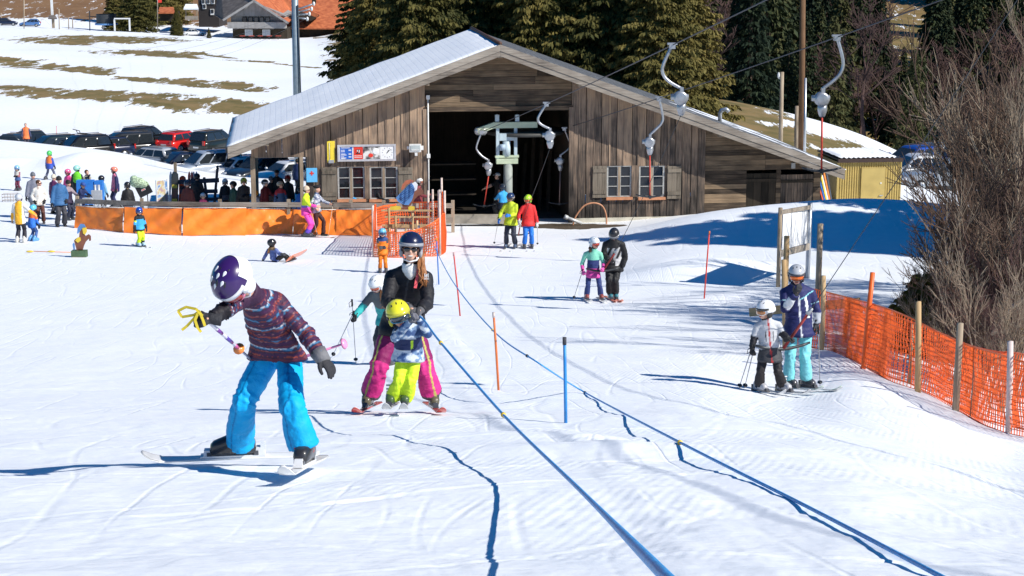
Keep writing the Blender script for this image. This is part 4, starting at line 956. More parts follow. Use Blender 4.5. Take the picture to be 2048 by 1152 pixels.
def head_solid(mb, M, hs=1.0):
    def t(*p): return M @ Vector(p)
    R3 = M.to_3x3()
    def ell(c, r): mb.ball(M @ Vector(c), r, 14, 10, R3)
    ell((0, -0.012, 0.03), (0.076, 0.096, 0.092)); ell((0, 0.02, -0.03), (0.064, 0.068, 0.07)); ell((0, 0.045, -0.082), (0.036, 0.036, 0.028)); ell((0, 0.034, -0.05), (0.055, 0.048, 0.045))
    mb.tube([t(0, 0.078, 0.012), t(0, 0.098, -0.022), t(0, 0.104, -0.032)], [0.009, 0.014, 0.012], 8); ell((0, 0.09, -0.034), (0.018, 0.014, 0.01))
    ell((0, 0.08, 0.024), (0.05, 0.016, 0.012)); ell((0, 0.083, -0.063), (0.027, 0.012, 0.013))
    for s in (-1, 1): ell((s * 0.079, -0.008, -0.008), (0.011, 0.022, 0.032)); ell((s * 0.036, 0.064, -0.03), (0.026, 0.024, 0.022))
def smoothstep(x, a, b): t = np.clip((x - a) / (b - a), 0, 1); return t * t * (3 - 2 * t)
def solid(c):
    c = np.array(c); return lambda part, al, lat, fr, pos: np.tile(c, (len(al), 1))
def pick(rules, base):
    """rules: (mask function, colour), later rules win"""
    def fn(part, al, lat, fr, pos):
        out = np.tile(np.array(base, float), (len(al), 1))
        for f, c in rules: s = f(part, al, lat, fr, pos); out[s] = c
        return out
    return fn
def stand(H, base, a=0.0, stance=0.075, lean=0.05, knee=0.12, armL='down', armR='down', look=None, pitch=-0.08, twist=0.0, split=0.0, sit=0.0, ank=0.085):
    f = Vector((math.sin(a), -math.cos(a), 0)); sl = Vector((math.cos(a), math.sin(a), 0)); up = Vector((0, 0, 1)); J = {}
    B = Vector(base); hz = H * (0.515 - 0.05 * knee)
    pel = B + up * hz - f * (0.05 * knee * H) ; J['pel'] = pel
    td = (up * math.cos(lean) + f * math.sin(lean)).normalized(); J['td'] = td
    a2 = a + twist; f2 = Vector((math.sin(a2), -math.cos(a2), 0)); s2 = Vector((math.cos(a2), math.sin(a2), 0))
    J['tf'] = (f2 - td * f2.dot(td)).normalized(); J['ts'] = s2; J['pf'] = f; J['ps'] = sl
    J['chest'] = pel + td * (0.2 * H); J['neck'] = pel + td * (0.315 * H)
    al = (a2 if look is None else look); hf = (Vector((math.sin(al), -math.cos(al), 0)) * math.cos(pitch) - up * math.sin(pitch)).normalized(); J['hf'] = hf; J['hu'] = (up * math.cos(pitch) + Vector((math.sin(al), -math.cos(al), 0)) * math.sin(pitch) + td * 0.5).normalized()
    J['head'] = J['neck'] + td * (0.055 * H) + Vector((0, 0, 0.045 * H)) + hf * 0.02
    for sd, sg in (('L', 1), ('R', -1)):
        J['hip' + sd] = pel + sl * (sg * 0.048 * H) - up * 0.02 * H
        J['ank' + sd] = B + sl * (sg * stance * H) + f * (sg * split * H) + up * (ank * H / 1.7); J['toe' + sd] = f.copy()
        J['kn' + sd], _ = ik(J['hip' + sd], J['ank' + sd], 0.245 * H, 0.235 * H, f)
        J['sh' + sd] = pel + td * (0.272 * H) + s2 * (sg * 0.098 * H)
        arm = armL if sd == 'L' else armR
        tg = {'down': (0.075, 0.03, -0.315), 'pole': (0.09, 0.13, -0.24), 'fwd': (-0.02, 0.25, -0.15), 'cross': (-0.09, 0.14, -0.16), 'hip': (0.03, 0.03, -0.22), 'up': (-0.05, 0.15, 0.06), 'out': (0.20, 0.05, -0.2), 'reach': (-0.05, 0.30, -0.06), 'pocket': (0.02, 0.07, -0.25), 'chin': (-0.10, 0.12, 0.02), 'back': (0.0, -0.1, -0.2)}[arm] if isinstance(arm, str) else arm
        J['el' + sd], J['wr' + sd] = ik(J['sh' + sd], J['sh' + sd] + s2 * (sg * tg[0] * H) + f2 * (tg[1] * H) + up * (tg[2] * H), 0.165 * H, 0.15 * H, s2 * (sg * 0.6) - f2 * 0.8 - up * 0.4)
    return J
def from_pixels(d, Y0, H, **v):
    """joints read off the photograph, each with its own distance"""
    J = {k: at(p[0], p[1], Y0 + (p[2] if len(p) > 2 else 0)) for k, p in d.items()}
    for k, q in v.items(): J[k] = Vector(q).normalized()
    J['td'] = (J['neck'] - J['pel']).normalized()
    J['ts'] = (J['shL'] - J['shR']).normalized(); J['tf'] = J['td'].cross(J['ts']).normalized() * -1
    if J['tf'].dot(v.get('face', Vector((0, -1, 0)))) < 0: J['tf'] = -J['tf']
    J['ps'] = (J['hipL'] - J['hipR']).normalized(); J['pf'] = J['tf']
    J.setdefault('chest', J['pel'].lerp(J['neck'], 0.6))
    return J
def dress(J, H, name='person', label='', cat='person', group=None, jacket=None, pants=None, head='helmet', hc=(0.02, 0.02, 0.02), rimc=None, goggles=None, strap=None, glasses=None, gloves=BLACK, glove_kind=('relaxed', 'relaxed'), boots=DGREY, cuff=None, skis=None, ski_len=None, skidir=None, shoes=None, hair=None, voxel=0.02, puff=1.0, hs=None, hem=0.36, base=None, wide=1.0, hood=None, hairlen=None, up_goggles=None, skin=None, flare=1.0, legs=True, nogloves=False, pony=None, detail=False, buckc=(0.6, 0.6, 0.62), pw=1.0):
    k = H / 1.72; hs = hs or (0.72 + 0.28 * min(k, 1.0))
    jacket = jacket or solid(DGREY); pants = pants or solid(BLACK)
    B = base if base is not None else Vector(((J['ankL'].x + J['ankR'].x) / 2, (J['ankL'].y + J['ankR'].y) / 2, min(J['ankL'].z, J['ankR'].z) - 0.08))
    root = thing(name, B, label, cat, group)
    td, tf, ts, pf, ps = J['td'], J['tf'], J['ts'], J['pf'], J['ps']; pel, neck = J['pel'], J['neck']
    L_ = (neck - pel).length
    HM = fu_basis(J['hf'], J['hu'], J['head']) @ Matrix.Scale(hs, 4)
    # body under the clothes: head, neck, trunk, limbs, hands in one surface
    mb = MB(); head_solid(mb, HM)
    mb.tube([neck - td * 0.06 * k, neck.lerp(J['head'], 0.5), J['head']], [0.06 * k, 0.052 * hs, 0.055 * hs], 10)
    mb.loft([(pel.lerp(neck, t), ps.lerp(ts, t) * (a * k * wide), tf * (b * k * wide)) for t, a, b in ((-0.05, 0.11, 0.085), (0.3, 0.115, 0.08), (0.75, 0.13, 0.085), (0.95, 0.08, 0.06))], 12)
    for s in 'LR':
        mb.tube([J['sh' + s], J['el' + s], J['wr' + s]], [0.048 * k, 0.038 * k, 0.026 * k], 8); mb.ball(J['sh' + s], 0.05 * k, 8, 6)
        if legs: mb.tube([J['hip' + s], J['kn' + s], J['ank' + s]], [0.07 * k, 0.05 * k, 0.035 * k], 8)
        d = (J['wr' + s] - J['el' + s]).normalized(); mb.tube([J['wr' + s], J['wr' + s] + d * 0.05 * k], [0.026 * k, 0.022 * k], 8)
    remesh_job(mb, max(0.012, voxel * 0.8) if not detail else 0.0085, lambda me: finish(me, 'body', skin or SKIN, root, B), 3)
    # jacket
    mb = MB(); w = wide * puff; hl = hem * L_ / 0.36
    secs = []; hdn = (-td + (J['knL'].lerp(J['knR'], 0.5) - pel).normalized() * 2.2).normalized(); hfw = (tf - hdn * tf.dot(hdn)).normalized()
    for t, a, b in ((-hem, 0.205, 0.17), (-hem + 0.03, 0.228, 0.188), (-hem * 0.5, 0.222, 0.18), (0.05, 0.20, 0.158), (0.35, 0.18, 0.142), (0.62, 0.180, 0.136), (0.78, 0.168, 0.122), (0.90, 0.125, 0.105), (1.0, 0.088, 0.092), (1.08, 0.078, 0.086)):
        secs.append((pel.lerp(neck, t) if t > 0 else pel + hdn * (-t * L_), ps.lerp(ts, max(0, min(1, t))) * (a * k * w), hfw * (b * k * w) if t < 0 else tf * (b * k * w)))
    mb.loft(secs, 20)
    for s in 'LR':
        sh, el_, wr = J['sh' + s], J['el' + s], J['wr' + s]
        pts = [sh, sh.lerp(el_, 0.5), el_, el_.lerp(wr, 0.5), wr - (wr - el_).normalized() * 0.01]
        mb.tube(pts, [0.070 * k * puff, 0.068 * k * puff, 0.063 * k * puff, 0.060 * k * puff, 0.052 * k * puff], 12); mb.ball(sh, 0.070 * k * puff, 12, 8); mb.tube([sh, sh.lerp(neck, 0.8)], [0.066 * k * puff, 0.07 * k * puff], 10); mb.ball(el_, 0.064 * k * puff, 10, 8)
    mb.tube([neck - td * 0.05 * k, neck.lerp(J['head'], 0.42)], [0.085 * k, 0.074 * hs], 12)
    if hood: mb.loft([(neck + td * z * k - tf * y * k, ts * (a * k), tf * (b * k)) for z, y, a, b in ((-0.08, 0.06, 0.11, 0.06), (0.0, 0.07, 0.13, 0.075), (0.06, 0.06, 0.11, 0.065))], 14)
    ba = [((0, 1.0, 0.0), pel.lerp(neck, -hem), neck + td * 0.02, 0.2 * k, ts, tf)]
    for q, s in ((1, 'L'), (2, 'R')):
        d = (J['el' + s] - J['sh' + s]).normalized(); ax = tf; fx = d.cross(ax); ba += [((q, 0.0, 0.5), J['sh' + s] + d * 0.05 * k, J['el' + s], 0.085 * k, ax, fx), ((q, 0.5, 1.0), J['el' + s], J['wr' + s], 0.085 * k, ax, fx)]
    remesh_job(mb, voxel, lambda me: finish(me, 'jacket', CLOTH, root, B, jacket, 0.017 * min(1, k) * (1 if voxel < 0.016 else 0.8), ba), 4)
    # trousers
    if legs:
        mb = MB(); hm = J['hipL'].lerp(J['hipR'], 0.5); w0 = w; w = w * pw
        mb.loft([(pel.lerp(neck, t), ps * (a * k * w0), tf * (b * k * w0)) for t, a, b in ((-0.22, 0.10, 0.09), (-0.12, 0.142, 0.115), (0.02, 0.145, 0.118), (0.2, 0.135, 0.11), (0.28, 0.12, 0.1))], 16)
        bb = [((0, 0.0, 0.1), pel + td * 0.1, hm, 0.16 * k, ps, pf)]
        for q, s in ((1, 'L'), (2, 'R')):
            h_, kn, an = J['hip' + s], J['kn' + s], J['ank' + s]; d = (an - kn).normalized(); end = an - d * ((0.02 if shoes is not None else 0.075) * k)
            mb.tube([h_, h_.lerp(kn, 0.5), kn, kn.lerp(an, 0.4), kn.lerp(end, 0.85), end], [0.085 * k * w, 0.084 * k * w, 0.075 * k * w, 0.078 * k * w * flare, 0.082 * k * w * flare, 0.083 * k * w * flare], 12); mb.ball(kn, 0.078 * k * w, 10, 8); mb.ball(h_, 0.082 * k * w, 10, 8)
            bb += [((q, 0.1, 0.55), h_, kn, 0.1 * k, ps, pf), ((q, 0.55, 1.0), kn, an, 0.1 * k, ps, pf)]
        remesh_job(mb, voxel, lambda me: finish(me, 'trousers', CLOTH, root, B, pants, (0.019 if detail else 0.014) * min(1, k), bb), 3)
    Bi = Matrix.Translation(-B)
    # gloves or bare hands
    for i, s in enumerate('LR'):
        d = J.get('hd' + s) or (J['wr' + s] - J['el' + s]).normalized(); bk = J.get('hb' + s) or (Vector((0, 0, 1)) * 0.5 + ts * (0.7 if s == 'L' else -0.7) + Vector((0, -0.3, 0)))
        M = fu_basis(d, bk, J['wr' + s]); sc = k ** 0.5 * (1.0 if not nogloves else 0.85)
        gear('hand' if nogloves else 'glove', 'glove_' + glove_kind[i], SKIN if nogloves else fabric(gloves), root, Bi @ M, (sc * (1 if s == 'R' else -1), sc, sc))
    # boots and skis
    for s in 'LR':
        t = J['toe' + s]; t = Vector(t).normalized(); an = J['ank' + s]; kk = (0.75 + 0.25 * k)
        if not legs: continue
        sd_ = J.get('ski' + s, t); M = fu_basis(sd_, J.get('up' + s, Vector((0, 0, 1))), Vector((an.x, an.y, an.z - 0.085 * k)) + Vector(sd_) * 0.0)
        if shoes is not None: gear('shoe', 'shoe', fabric(shoes), root, Bi @ M, (kk, kk, kk)); continue
        lift = 0.03 if skis else 0.0; M2 = M @ Matrix.Translation((0, 0, lift - 0.0))
        gear('boot', 'boot', gloss(boots, rough=0.4), root, Bi @ M2, (kk, kk, kk)); shin = (J['kn' + s] - an).normalized(); bc = gear('boot_cuff', 'boot_cuff', gloss(cuff or boots, rough=0.4), root, Bi @ fu_basis(Vector(sd_) - shin * Vector(sd_).dot(shin), shin, Vector((an.x, an.y, an.z + lift))), (kk, kk, kk * 0.9))
        if detail or voxel < 0.02:
            gear('buckle', 'boot_buckle', gloss(buckc), root, Bi @ M2, (kk, kk, kk)); gear('boot_sole', 'boot_toe', gloss(DGREY), root, Bi @ M2, (kk, kk, kk))
        if skis:
            L_s = ski_len or H * 0.92; c1, c2 = skis[0], skis[1]
            o = gear('ski', 'ski', gloss(c1, rough=0.25), root, Bi @ M, (kk, L_s, 1.0)); o2 = gear('ski_tip', 'ski_tip', gloss(c2, rough=0.25), root, Bi @ M, (kk, L_s, 1.0))
            gear('binding', 'binding', gloss(skis[2] if len(skis) > 2 else DGREY), root, Bi @ M, (kk, kk, kk))
    MH = Bi @ HM
    if not goggles and not glasses: gear('eyes', 'eyes', EYE, root, MH)
    gear('mouth', 'mouth', LIPS, root, MH)
    if head == 'helmet':
        gear('helmet', 'helmet', gloss(hc), root, MH); gear('helmet_rim', 'helmet_rim', gloss(rimc or tuple(v * 0.5 for v in hc)), root, MH); [gear('ear_pad', 'ear_pad', fabric(BLACK if rimc is None else rimc), root, MH, (sx_, 1, 1)) for sx_ in (1, -1)]
        if voxel < 0.021:
            for x in (-0.05, 0.0, 0.05):
                for y, z in ((0.055, 0.148), (-0.03, 0.158)):
                    vm = MB(); vm.ball((x, y, z - abs(x) * 0.28), (0.007, 0.022, 0.006), 8, 6, Matrix.Rotation(-0.35 if y > 0 else 0.1, 3, 'X')); o = vm.build('vent', gloss(BLACK), root, False); o.matrix_local = MH
        sb = MB(); sb.tube([(-0.088, 0.0, -0.06), (-0.06, 0.035, -0.105), (0, 0.05, -0.122), (0.06, 0.035, -0.105), (0.088, 0.0, -0.06)], 0.008, 6); o = sb.build('chin_strap', fabric(strap or BLACK), root, False); o.matrix_local = MH
    elif head in ('beanie', 'cap', 'beret', 'short_hair'): gear({'short_hair': 'hair'}.get(head, head), head, fabric(hc), root, MH)
    if head in ('cap', 'beret') or hair: 
        if head != 'short_hair': gear('hair', 'short_hair', fabric(hair or (0.05, 0.03, 0.02)), root, MH @ Matrix.Translation((0, -0.012, -0.022)), (0.98, 0.96, 0.96))
    if goggles:
        g = gear('goggles', 'goggle_frame', gloss(goggles[0]), root, MH); gear('goggle_lens', 'goggle_lens', mat('lens_%d_%d_%d' % tuple(int(v * 255) for v in goggles[1]), goggles[1], 0.12, 0.3, var=0.25, scale=12, coat=0.8), root, MH)
        if head == 'helmet': gear('goggle_strap', 'goggle_strap', fabric(goggles[2] if len(goggles) > 2 else goggles[0]), root, MH)
    if up_goggles: gear('goggles', 'goggles_up_frame', gloss(up_goggles[0]), root, MH); gear('goggle_lens', 'goggles_up_lens', mat('lens_%d_%d_%d' % tuple(int(v * 255) for v in up_goggles[1]), up_goggles[1], 0.12, 0.3, var=0.25, scale=12, coat=0.8), root, MH)
    if glasses: gear('sunglasses', 'sunglasses', gloss(glasses, rough=0.12, coat=0.9), root, MH)
    if pony:         # hair colour, side (-1..1), length, droop forward
        hm_ = MB(); rr = random.Random(5)
        for q in range(26):
            a0 = Vector((pony[1] * 0.085 + rr.uniform(-0.02, 0.02), -0.045 + rr.uniform(-0.03, 0.03), -0.06 + rr.uniform(-0.02, 0.02))); l = pony[2] * rr.uniform(0.75, 1.05); pts = []; fx = pony[3] if len(pony) > 3 else 0.02; ph = rr.uniform(0, 6)
            for u in range(7):
                t = u / 6; pts.append(a0 + Vector((pony[1] * 0.03 * t + 0.012 * math.sin(ph + 5 * t) + rr.uniform(-0.03, 0.03) * t, fx * t + 0.012 * math.cos(ph + 4 * t), -l * t)))
            hm_.tube(pts, [0.010, 0.012, 0.012, 0.011, 0.009, 0.006, 0.002], 5)
        o = hm_.build('hair', mat('hair_%d' % int(pony[0][0] * 999), pony[0], 0.4, var=0.3, scale=30), root, False); o.matrix_local = Matrix.Translation(J['head'] - B) @ (Matrix.Rotation(math.atan2(J['hf'].x, -J['hf'].y) + math.pi, 4, 'Z')) @ Matrix.Scale(hs, 4)
    return root
def ski_pole(p0, p1, label, shaft=(0.25, 0.26, 0.28), grip=BLACK, basket=BLACK, tip=None, group=None, r=0.0075, bpos=0.93, bands=None):
    """grip at p0, tip at p1"""
    p0 = Vector(p0); p1 = Vector(p1); d = (p1 - p0); L_ = d.length; d.normalize(); root = thing('ski_pole', p1, label, 'ski pole', group)
    q = MB(); q.tube([p0 + d * 0.1, p0.lerp(p1, 0.5), p1], [r, r * 0.9, r * 0.55], 8); q.build('shaft', gloss(shaft, rough=0.35), root)
    q = MB(); q.tube([p0, p0 + d * 0.02, p0 + d * 0.10, p0 + d * 0.13], [r * 2.4, r * 1.8, r * 1.9, r * 1.3], 8); q.build('grip', fabric(grip), root)
    a, b, _ = frame_of(d); c = p0.lerp(p1, bpos); q = MB(); q.loft([(c, a * 0.036, b * 0.036), (c + d * 0.012, a * 0.030, b * 0.030), (c + d * 0.02, a * 0.01, b * 0.01)], 12); q.build('basket', gloss(basket), root)
    q = MB(); q.tube([p0 + d * 0.01, p0 + a * 0.05 + d * 0.07, p0 + a * 0.045 + d * 0.15, p0 + a * 0.015 + d * 0.13, p0 + d * 0.03], 0.005, 5); q.build('strap', fabric(BLACK), root)
    if bands:
        for t0, t1, c_ in bands: q = MB(); q.tube([p0.lerp(p1, t0), p0.lerp(p1, t1)], r * 1.04, 8); q.build('shaft_print', gloss(c_), root)
    return root
# ------------------------------------------------------------------ the people in the photograph
rad = math.radians
def stripes(part, al, lat, fr, pos):
    """woven-look bands of the boy's jacket"""
    pal = np.array([(0.045, 0.015, 0.045), (0.12, 0.02, 0.04), (0.02, 0.02, 0.07), (0.085, 0.02, 0.045), (0.015, 0.025, 0.08), (0.17, 0.035, 0.035), (0.035, 0.015, 0.05), (0.06, 0.015, 0.06)])
    v = al * 46; k = np.floor(v).astype(int); out = pal[k % 8].copy(); fr_ = v - np.floor(v); u = np.where(part == 0, lat, np.arctan2(fr, lat) * 0.07); zig = np.abs(((u * 26) % 1.0) - 0.5) * 2
    out[((k % 15) == 4) & (fr_ > 0.2) & (fr_ > zig * 0.9)] = (0.50, 0.50, 0.54)
    m = ((k % 15) == 5) & (zig > 0.25); out[m] = (0.05, 0.19, 0.34)
    m = ((k % 15) == 10) & (fr_ < 0.5); out[m] = (0.32, 0.06, 0.035)
    m = ((k % 15) == 13) & (zig < 0.5); out[m] = (0.05, 0.16, 0.30)
    m = ((k % 7) == 2) & (fr_ < 0.3) & (((u * 40) % 1) < 0.4); out[m] = (0.3, 0.12, 0.12)
    out[(part == 2) & (al > 0.5)] = (0.012, 0.010, 0.014)
    return out
Yb = 10.2
J = from_pixels(dict(pel=(556, 702, 0.05), neck=(512, 592, -0.22), head=(468, 566, -0.46), shR=(478, 602, -0.36), shL=(552, 600, -0.08), elL=(612, 668, -0.12), wrL=(644, 716, -0.22), elR=(449, 622, -0.5), wrR=(421, 636, -0.6),
    hipR=(530, 722, 0.14), hipL=(578, 722, 0.12), knR=(486, 806, 0.04), ankR=(480, 896, 0.3), knL=(584, 816, -0.25), ankL=(612, 912, -0.25)), Yb, 1.3,
    face=(-0.6, -0.8, 0), hf=(-0.28, -0.42, -0.86), hu=(-0.42, -0.72, 0.55), toeR=(-1, -0.08, 0), skiR=(-1, -0.06, -0.02), upR=(0.02, -0.12, 0.99), toeL=(-0.12, -1, 0.1), skiL=(-0.10, -1, 0.2), upL=(0, 0.22, 0.97), hdL=(0.62, -0.35, -0.62), hbL=(0.55, -0.45, 0.7), hdR=(-0.8, -0.2, 0.15), hbR=(0, -0.5, 0.9))
boy = dress(J, 1.30, label='child in striped jacket and bright blue trousers bending over in a wide ski stance', jacket=stripes, pants=pick([(lambda p, a, l, f, x: (p > 0) & (np.abs(f) < 0.005), (0.0, 0.20, 0.46)), (lambda p, a, l, f, x: (p > 0) & (np.abs(a - 0.985) < 0.006), (0.0, 0.24, 0.5))], (0.0, 0.36, 0.72)), hc=(0.035, 0.010, 0.10), rimc=(0.74, 0.74, 0.76), strap=(0.72, 0.72, 0.74), goggles=((0.70, 0.20, 0.32), (0.30, 0.03, 0.03), (0.75, 0.75, 0.76)), gloves=(0.025, 0.025, 0.03), glove_kind=('relaxed', 'grip'), boots=(0.02, 0.02, 0.023), cuff=(0.45, 0.03, 0.02), skis=((0.74, 0.74, 0.72), (0.5, 0.5, 0.5), (0.7, 0.7, 0.7)), ski_len=1.12, voxel=0.0105, puff=1.0, hem=0.13, hs=0.94, detail=True, flare=1.18, wide=0.97, pw=1.3, buckc=(0.6, 0.03, 0.02))
# helmet: white back shell and the five drops on the crown
HM = Matrix.Translation(-boy.location) @ fu_basis(J['hf'], J['hu'], J['head']) @ Matrix.Scale(0.94, 4)
q = MB(); n = 20; vs = []; fs = []
for i in range(9):
    for j in range(n + 1):
        az = math.pi * 0.52 + (math.pi * 0.96) * j / n; th = 1.02 + 0.92 * i / 8
        vs.append((math.sin(az) * 0.1205 * math.sin(th), -0.012 + math.cos(az) * 0.149 * math.sin(th), 0.042 + 0.124 * math.cos(th)))
for i in range(8):
    for j in range(n): a = i * (n + 1) + j; fs.append((a, a + 1, a + n + 2, a + n + 1))
q.add(vs, fs, True); o = q.build('helmet_back_shell', gloss((0.78, 0.78, 0.80)), boy, False); o.matrix_local = HM
for (x, y) in ((-0.035, 0.055), (0.015, 0.075), (0.05, 0.035), (0.0, 0.015), (0.03, -0.03), (-0.04, -0.005)):
    zz = 0.042 + 0.123 * math.sqrt(max(0.02, 1 - (x / 0.119) ** 2 - ((y + 0.012) / 0.143) ** 2)); nrm = Vector((x / 0.119 ** 2, (y + 0.012) / 0.143 ** 2, (zz - 0.042) / 0.122 ** 2)).normalized()
    q = MB(); Mx = fu_basis(Vector((0.25, 1, 0)) - nrm * Vector((0.25, 1, 0)).dot(nrm), nrm, Vector((x, y, zz)))
    q.loft([(Vector((0, t, 0)), Vector((w_, 0, 0)), Vector((0, 0, 0.0025))) for t, w_ in ((-0.018, 0.003), (-0.012, 0.009), (-0.003, 0.011), (0.008, 0.007), (0.02, 0.001))], 10); o = q.build('helmet_drop', gloss((0.78, 0.78, 0.80)), boy, False); o.matrix_local = HM @ Mx
# grey cuff on his left glove, stripes on the fingers
d = (J['wrL'] - J['elL']).normalized(); q = MB(); q.tube([J['wrL'] - d * 0.05, J['wrL'] + d * 0.03], [0.052, 0.043], 14); q.build('glove_cuff', fabric((0.16, 0.16, 0.17)), boy)
# yellow lift-pass ribbon hanging from his fist
q = MB(); fist = at(404, 632, Yb - 0.68)
def ribbon(pts, w):
    P_ = [at(x, y, Yb - 0.68 + dd) for x, y, dd in pts]
    for i in range(len(P_) - 1): q.bar(P_[i], P_[i + 1].lerp(P_[i], -0.03), w, 0.004, Vector((0.2, -1, 0.1)))
for pts in ([(405, 632, 0), (392, 618, 0), (372, 614, 0.02), (356, 622, 0.03), (364, 634, 0.03), (388, 630, 0.01), (400, 622, 0)], [(398, 626, 0), (385, 640, 0.01), (374, 652, 0.02), (364, 660, 0.02)], [(396, 626, 0), (390, 640, 0), (395, 655, 0.01), (402, 664, 0.01)], [(400, 626, 0), (406, 640, 0), (410, 652, 0)]): ribbon(pts, 0.015)
o = q.build('yellow_ribbon', mat('yellow_webbing', (0.62, 0.48, 0.03), 0.6, var=0.12, scale=30)); tag(o, 'looped yellow webbing ribbon held in the fist of the bending child', 'ribbon')
ski_pole(at(402, 630, Yb - 0.66), at(520, 735, Yb + 0.25), 'white and purple printed ski pole with orange basket in the bending child\'s fist', shaft=(0.62, 0.6, 0.68), basket=(0.85, 0.25, 0.05), r=0.011, bpos=0.62, bands=((0.25, 0.33, (0.18, 0.05, 0.3)), (0.4, 0.5, (0.10, 0.06, 0.35)), (0.55, 0.6, (0.5, 0.1, 0.3))))
ski_pole(at(545, 735, Yb + 0.35), at(689, 687, Yb + 0.2), 'pink ski pole sticking out behind the bending child', shaft=(0.85, 0.28, 0.48), grip=(0.6, 0.1, 0.3), basket=(0.85, 0.28, 0.48), r=0.011, bpos=0.985)

# ---- the woman in black and the child she brings up on the rope
Yw = G(800, 826).y
def wpants(part, al, lat, fr, pos):
    out = np.tile(np.array((0.60, 0.03, 0.22)), (len(al), 1)); out[(al < 0.5)] = (0.22, 0.012, 0.10); out[al > 0.875] = (0.075, 0.07, 0.08)
    sg = np.where(part == 1, 1, -1); s_ = (np.abs(lat * sg - 0.052) < 0.008) & (fr > 0.0) & (al > 0.12); out[s_] = (0.45, 0.45, 0.10); return out
J = from_pixels(dict(pel=(806, 640, 0.1), neck=(822, 538, -0.1), head=(822, 497, -0.2), shR=(784, 553, -0.06), shL=(852, 556, -0.1), elR=(775, 603, -0.3), wrR=(820, 618, -0.55), elL=(856, 604, -0.3), wrL=(840, 621, -0.55),
    hipR=(786, 648, 0.1), hipL=(826, 648, 0.1), knR=(757, 736, -0.12), ankR=(737, 800, 0), knL=(850, 736, -0.12), ankL=(866, 800, 0)), Yw, 1.7,
    face=(0, -1, 0), hf=(0.02, -1, 0.08), hu=(0.05, 0.1, 1), toeR=(-0.1, -1, 0.2), toeL=(0.1, -1, 0.2), skiR=(-0.08, -1, 0.2), skiL=(0.16, -1, 0.2), upR=(0, 0.2, 0.98), upL=(0, 0.2, 0.98), hdR=(0.6, -0.7, -0.25), hdL=(-0.4, -0.8, -0.2), hbR=(-0.2, -0.3, 0.9), hbL=(0.2, -0.3, 0.9))
wom = dress(J, 1.70, label='smiling woman in black jacket, navy helmet and magenta ski trousers behind a small child', jacket=pick([(lambda p, a, l, f, x: (p == 0) & (np.abs(l) < 0.008) & (f > 0), (0.05, 0.05, 0.055))], (0.016, 0.016, 0.020)), pants=wpants, hc=(0.010, 0.014, 0.05), rimc=(0.30, 0.30, 0.32), strap=(0.75, 0.75, 0.74), glasses=(0.02, 0.012, 0.01), gloves=(0.10, 0.10, 0.11), glove_kind=('grip', 'grip'), boots=(0.10, 0.085, 0.05), cuff=(0.11, 0.10, 0.06), skis=((0.55, 0.06, 0.05), (0.7, 0.7, 0.7), DGREY), voxel=0.013, puff=1.08, hem=0.28, detail=True, flare=1.1, pw=1.12, wide=1.03, pony=((0.30, 0.12, 0.04), -1, 0.30, 0.10), hs=1.04)
HMw = Matrix.Translation(-wom.location) @ fu_basis(J['hf'], J['hu'], J['head']) @ Matrix.Scale(1.04, 4)
q = MB(); q.ball((0, 0.098, -0.062), (0.025, 0.005, 0.007), 10, 6); o = q.build('teeth', TEETH, wom, False); o.matrix_local = HMw
q = MB(); q.loft([(J['neck'] + Vector((0, 0, z)) + Vector((0.0, -0.02, 0)), Vector((a, 0, 0)), Vector((0, b, 0))) for z, a, b in ((-0.09, 0.03, 0.085), (-0.05, 0.07, 0.105), (0.0, 0.092, 0.105), (0.06, 0.088, 0.095), (0.075, 0.07, 0.08))], 16); q.build('scarf', fabric((0.72, 0.72, 0.70)), wom)
nk = J['neck']; q = MB(); q.bar(nk + Vector((0.085, -0.10, 0.03)), nk + Vector((0.05, -0.175, -0.16)), 0.03, 0.012, Vector((0, 1, 0))); q.build('jacket_lining', fabric((0.75, 0.10, 0.12)), wom)
lg = at(853, 551, Yw - 0.36)
q = MB()     # small pale emblem on the chest
for dx in (-0.016, 0.016): q.bar(lg + Vector((dx, 0, -0.02)), lg + Vector((dx, 0, 0.02)), 0.008, 0.006)
q.bar(lg + Vector((-0.016, 0, -0.008)), lg + Vector((0.016, 0, 0.01)), 0.008, 0.006); q.bar(lg + Vector((0, 0, -0.02)), lg + Vector((0, 0, 0.012)), 0.007, 0.006); q.box(lg + Vector((0, 0, -0.034)), (0.05, 0.006, 0.006)); q.build('chest_emblem', fabric((0.7, 0.7, 0.7)), wom)

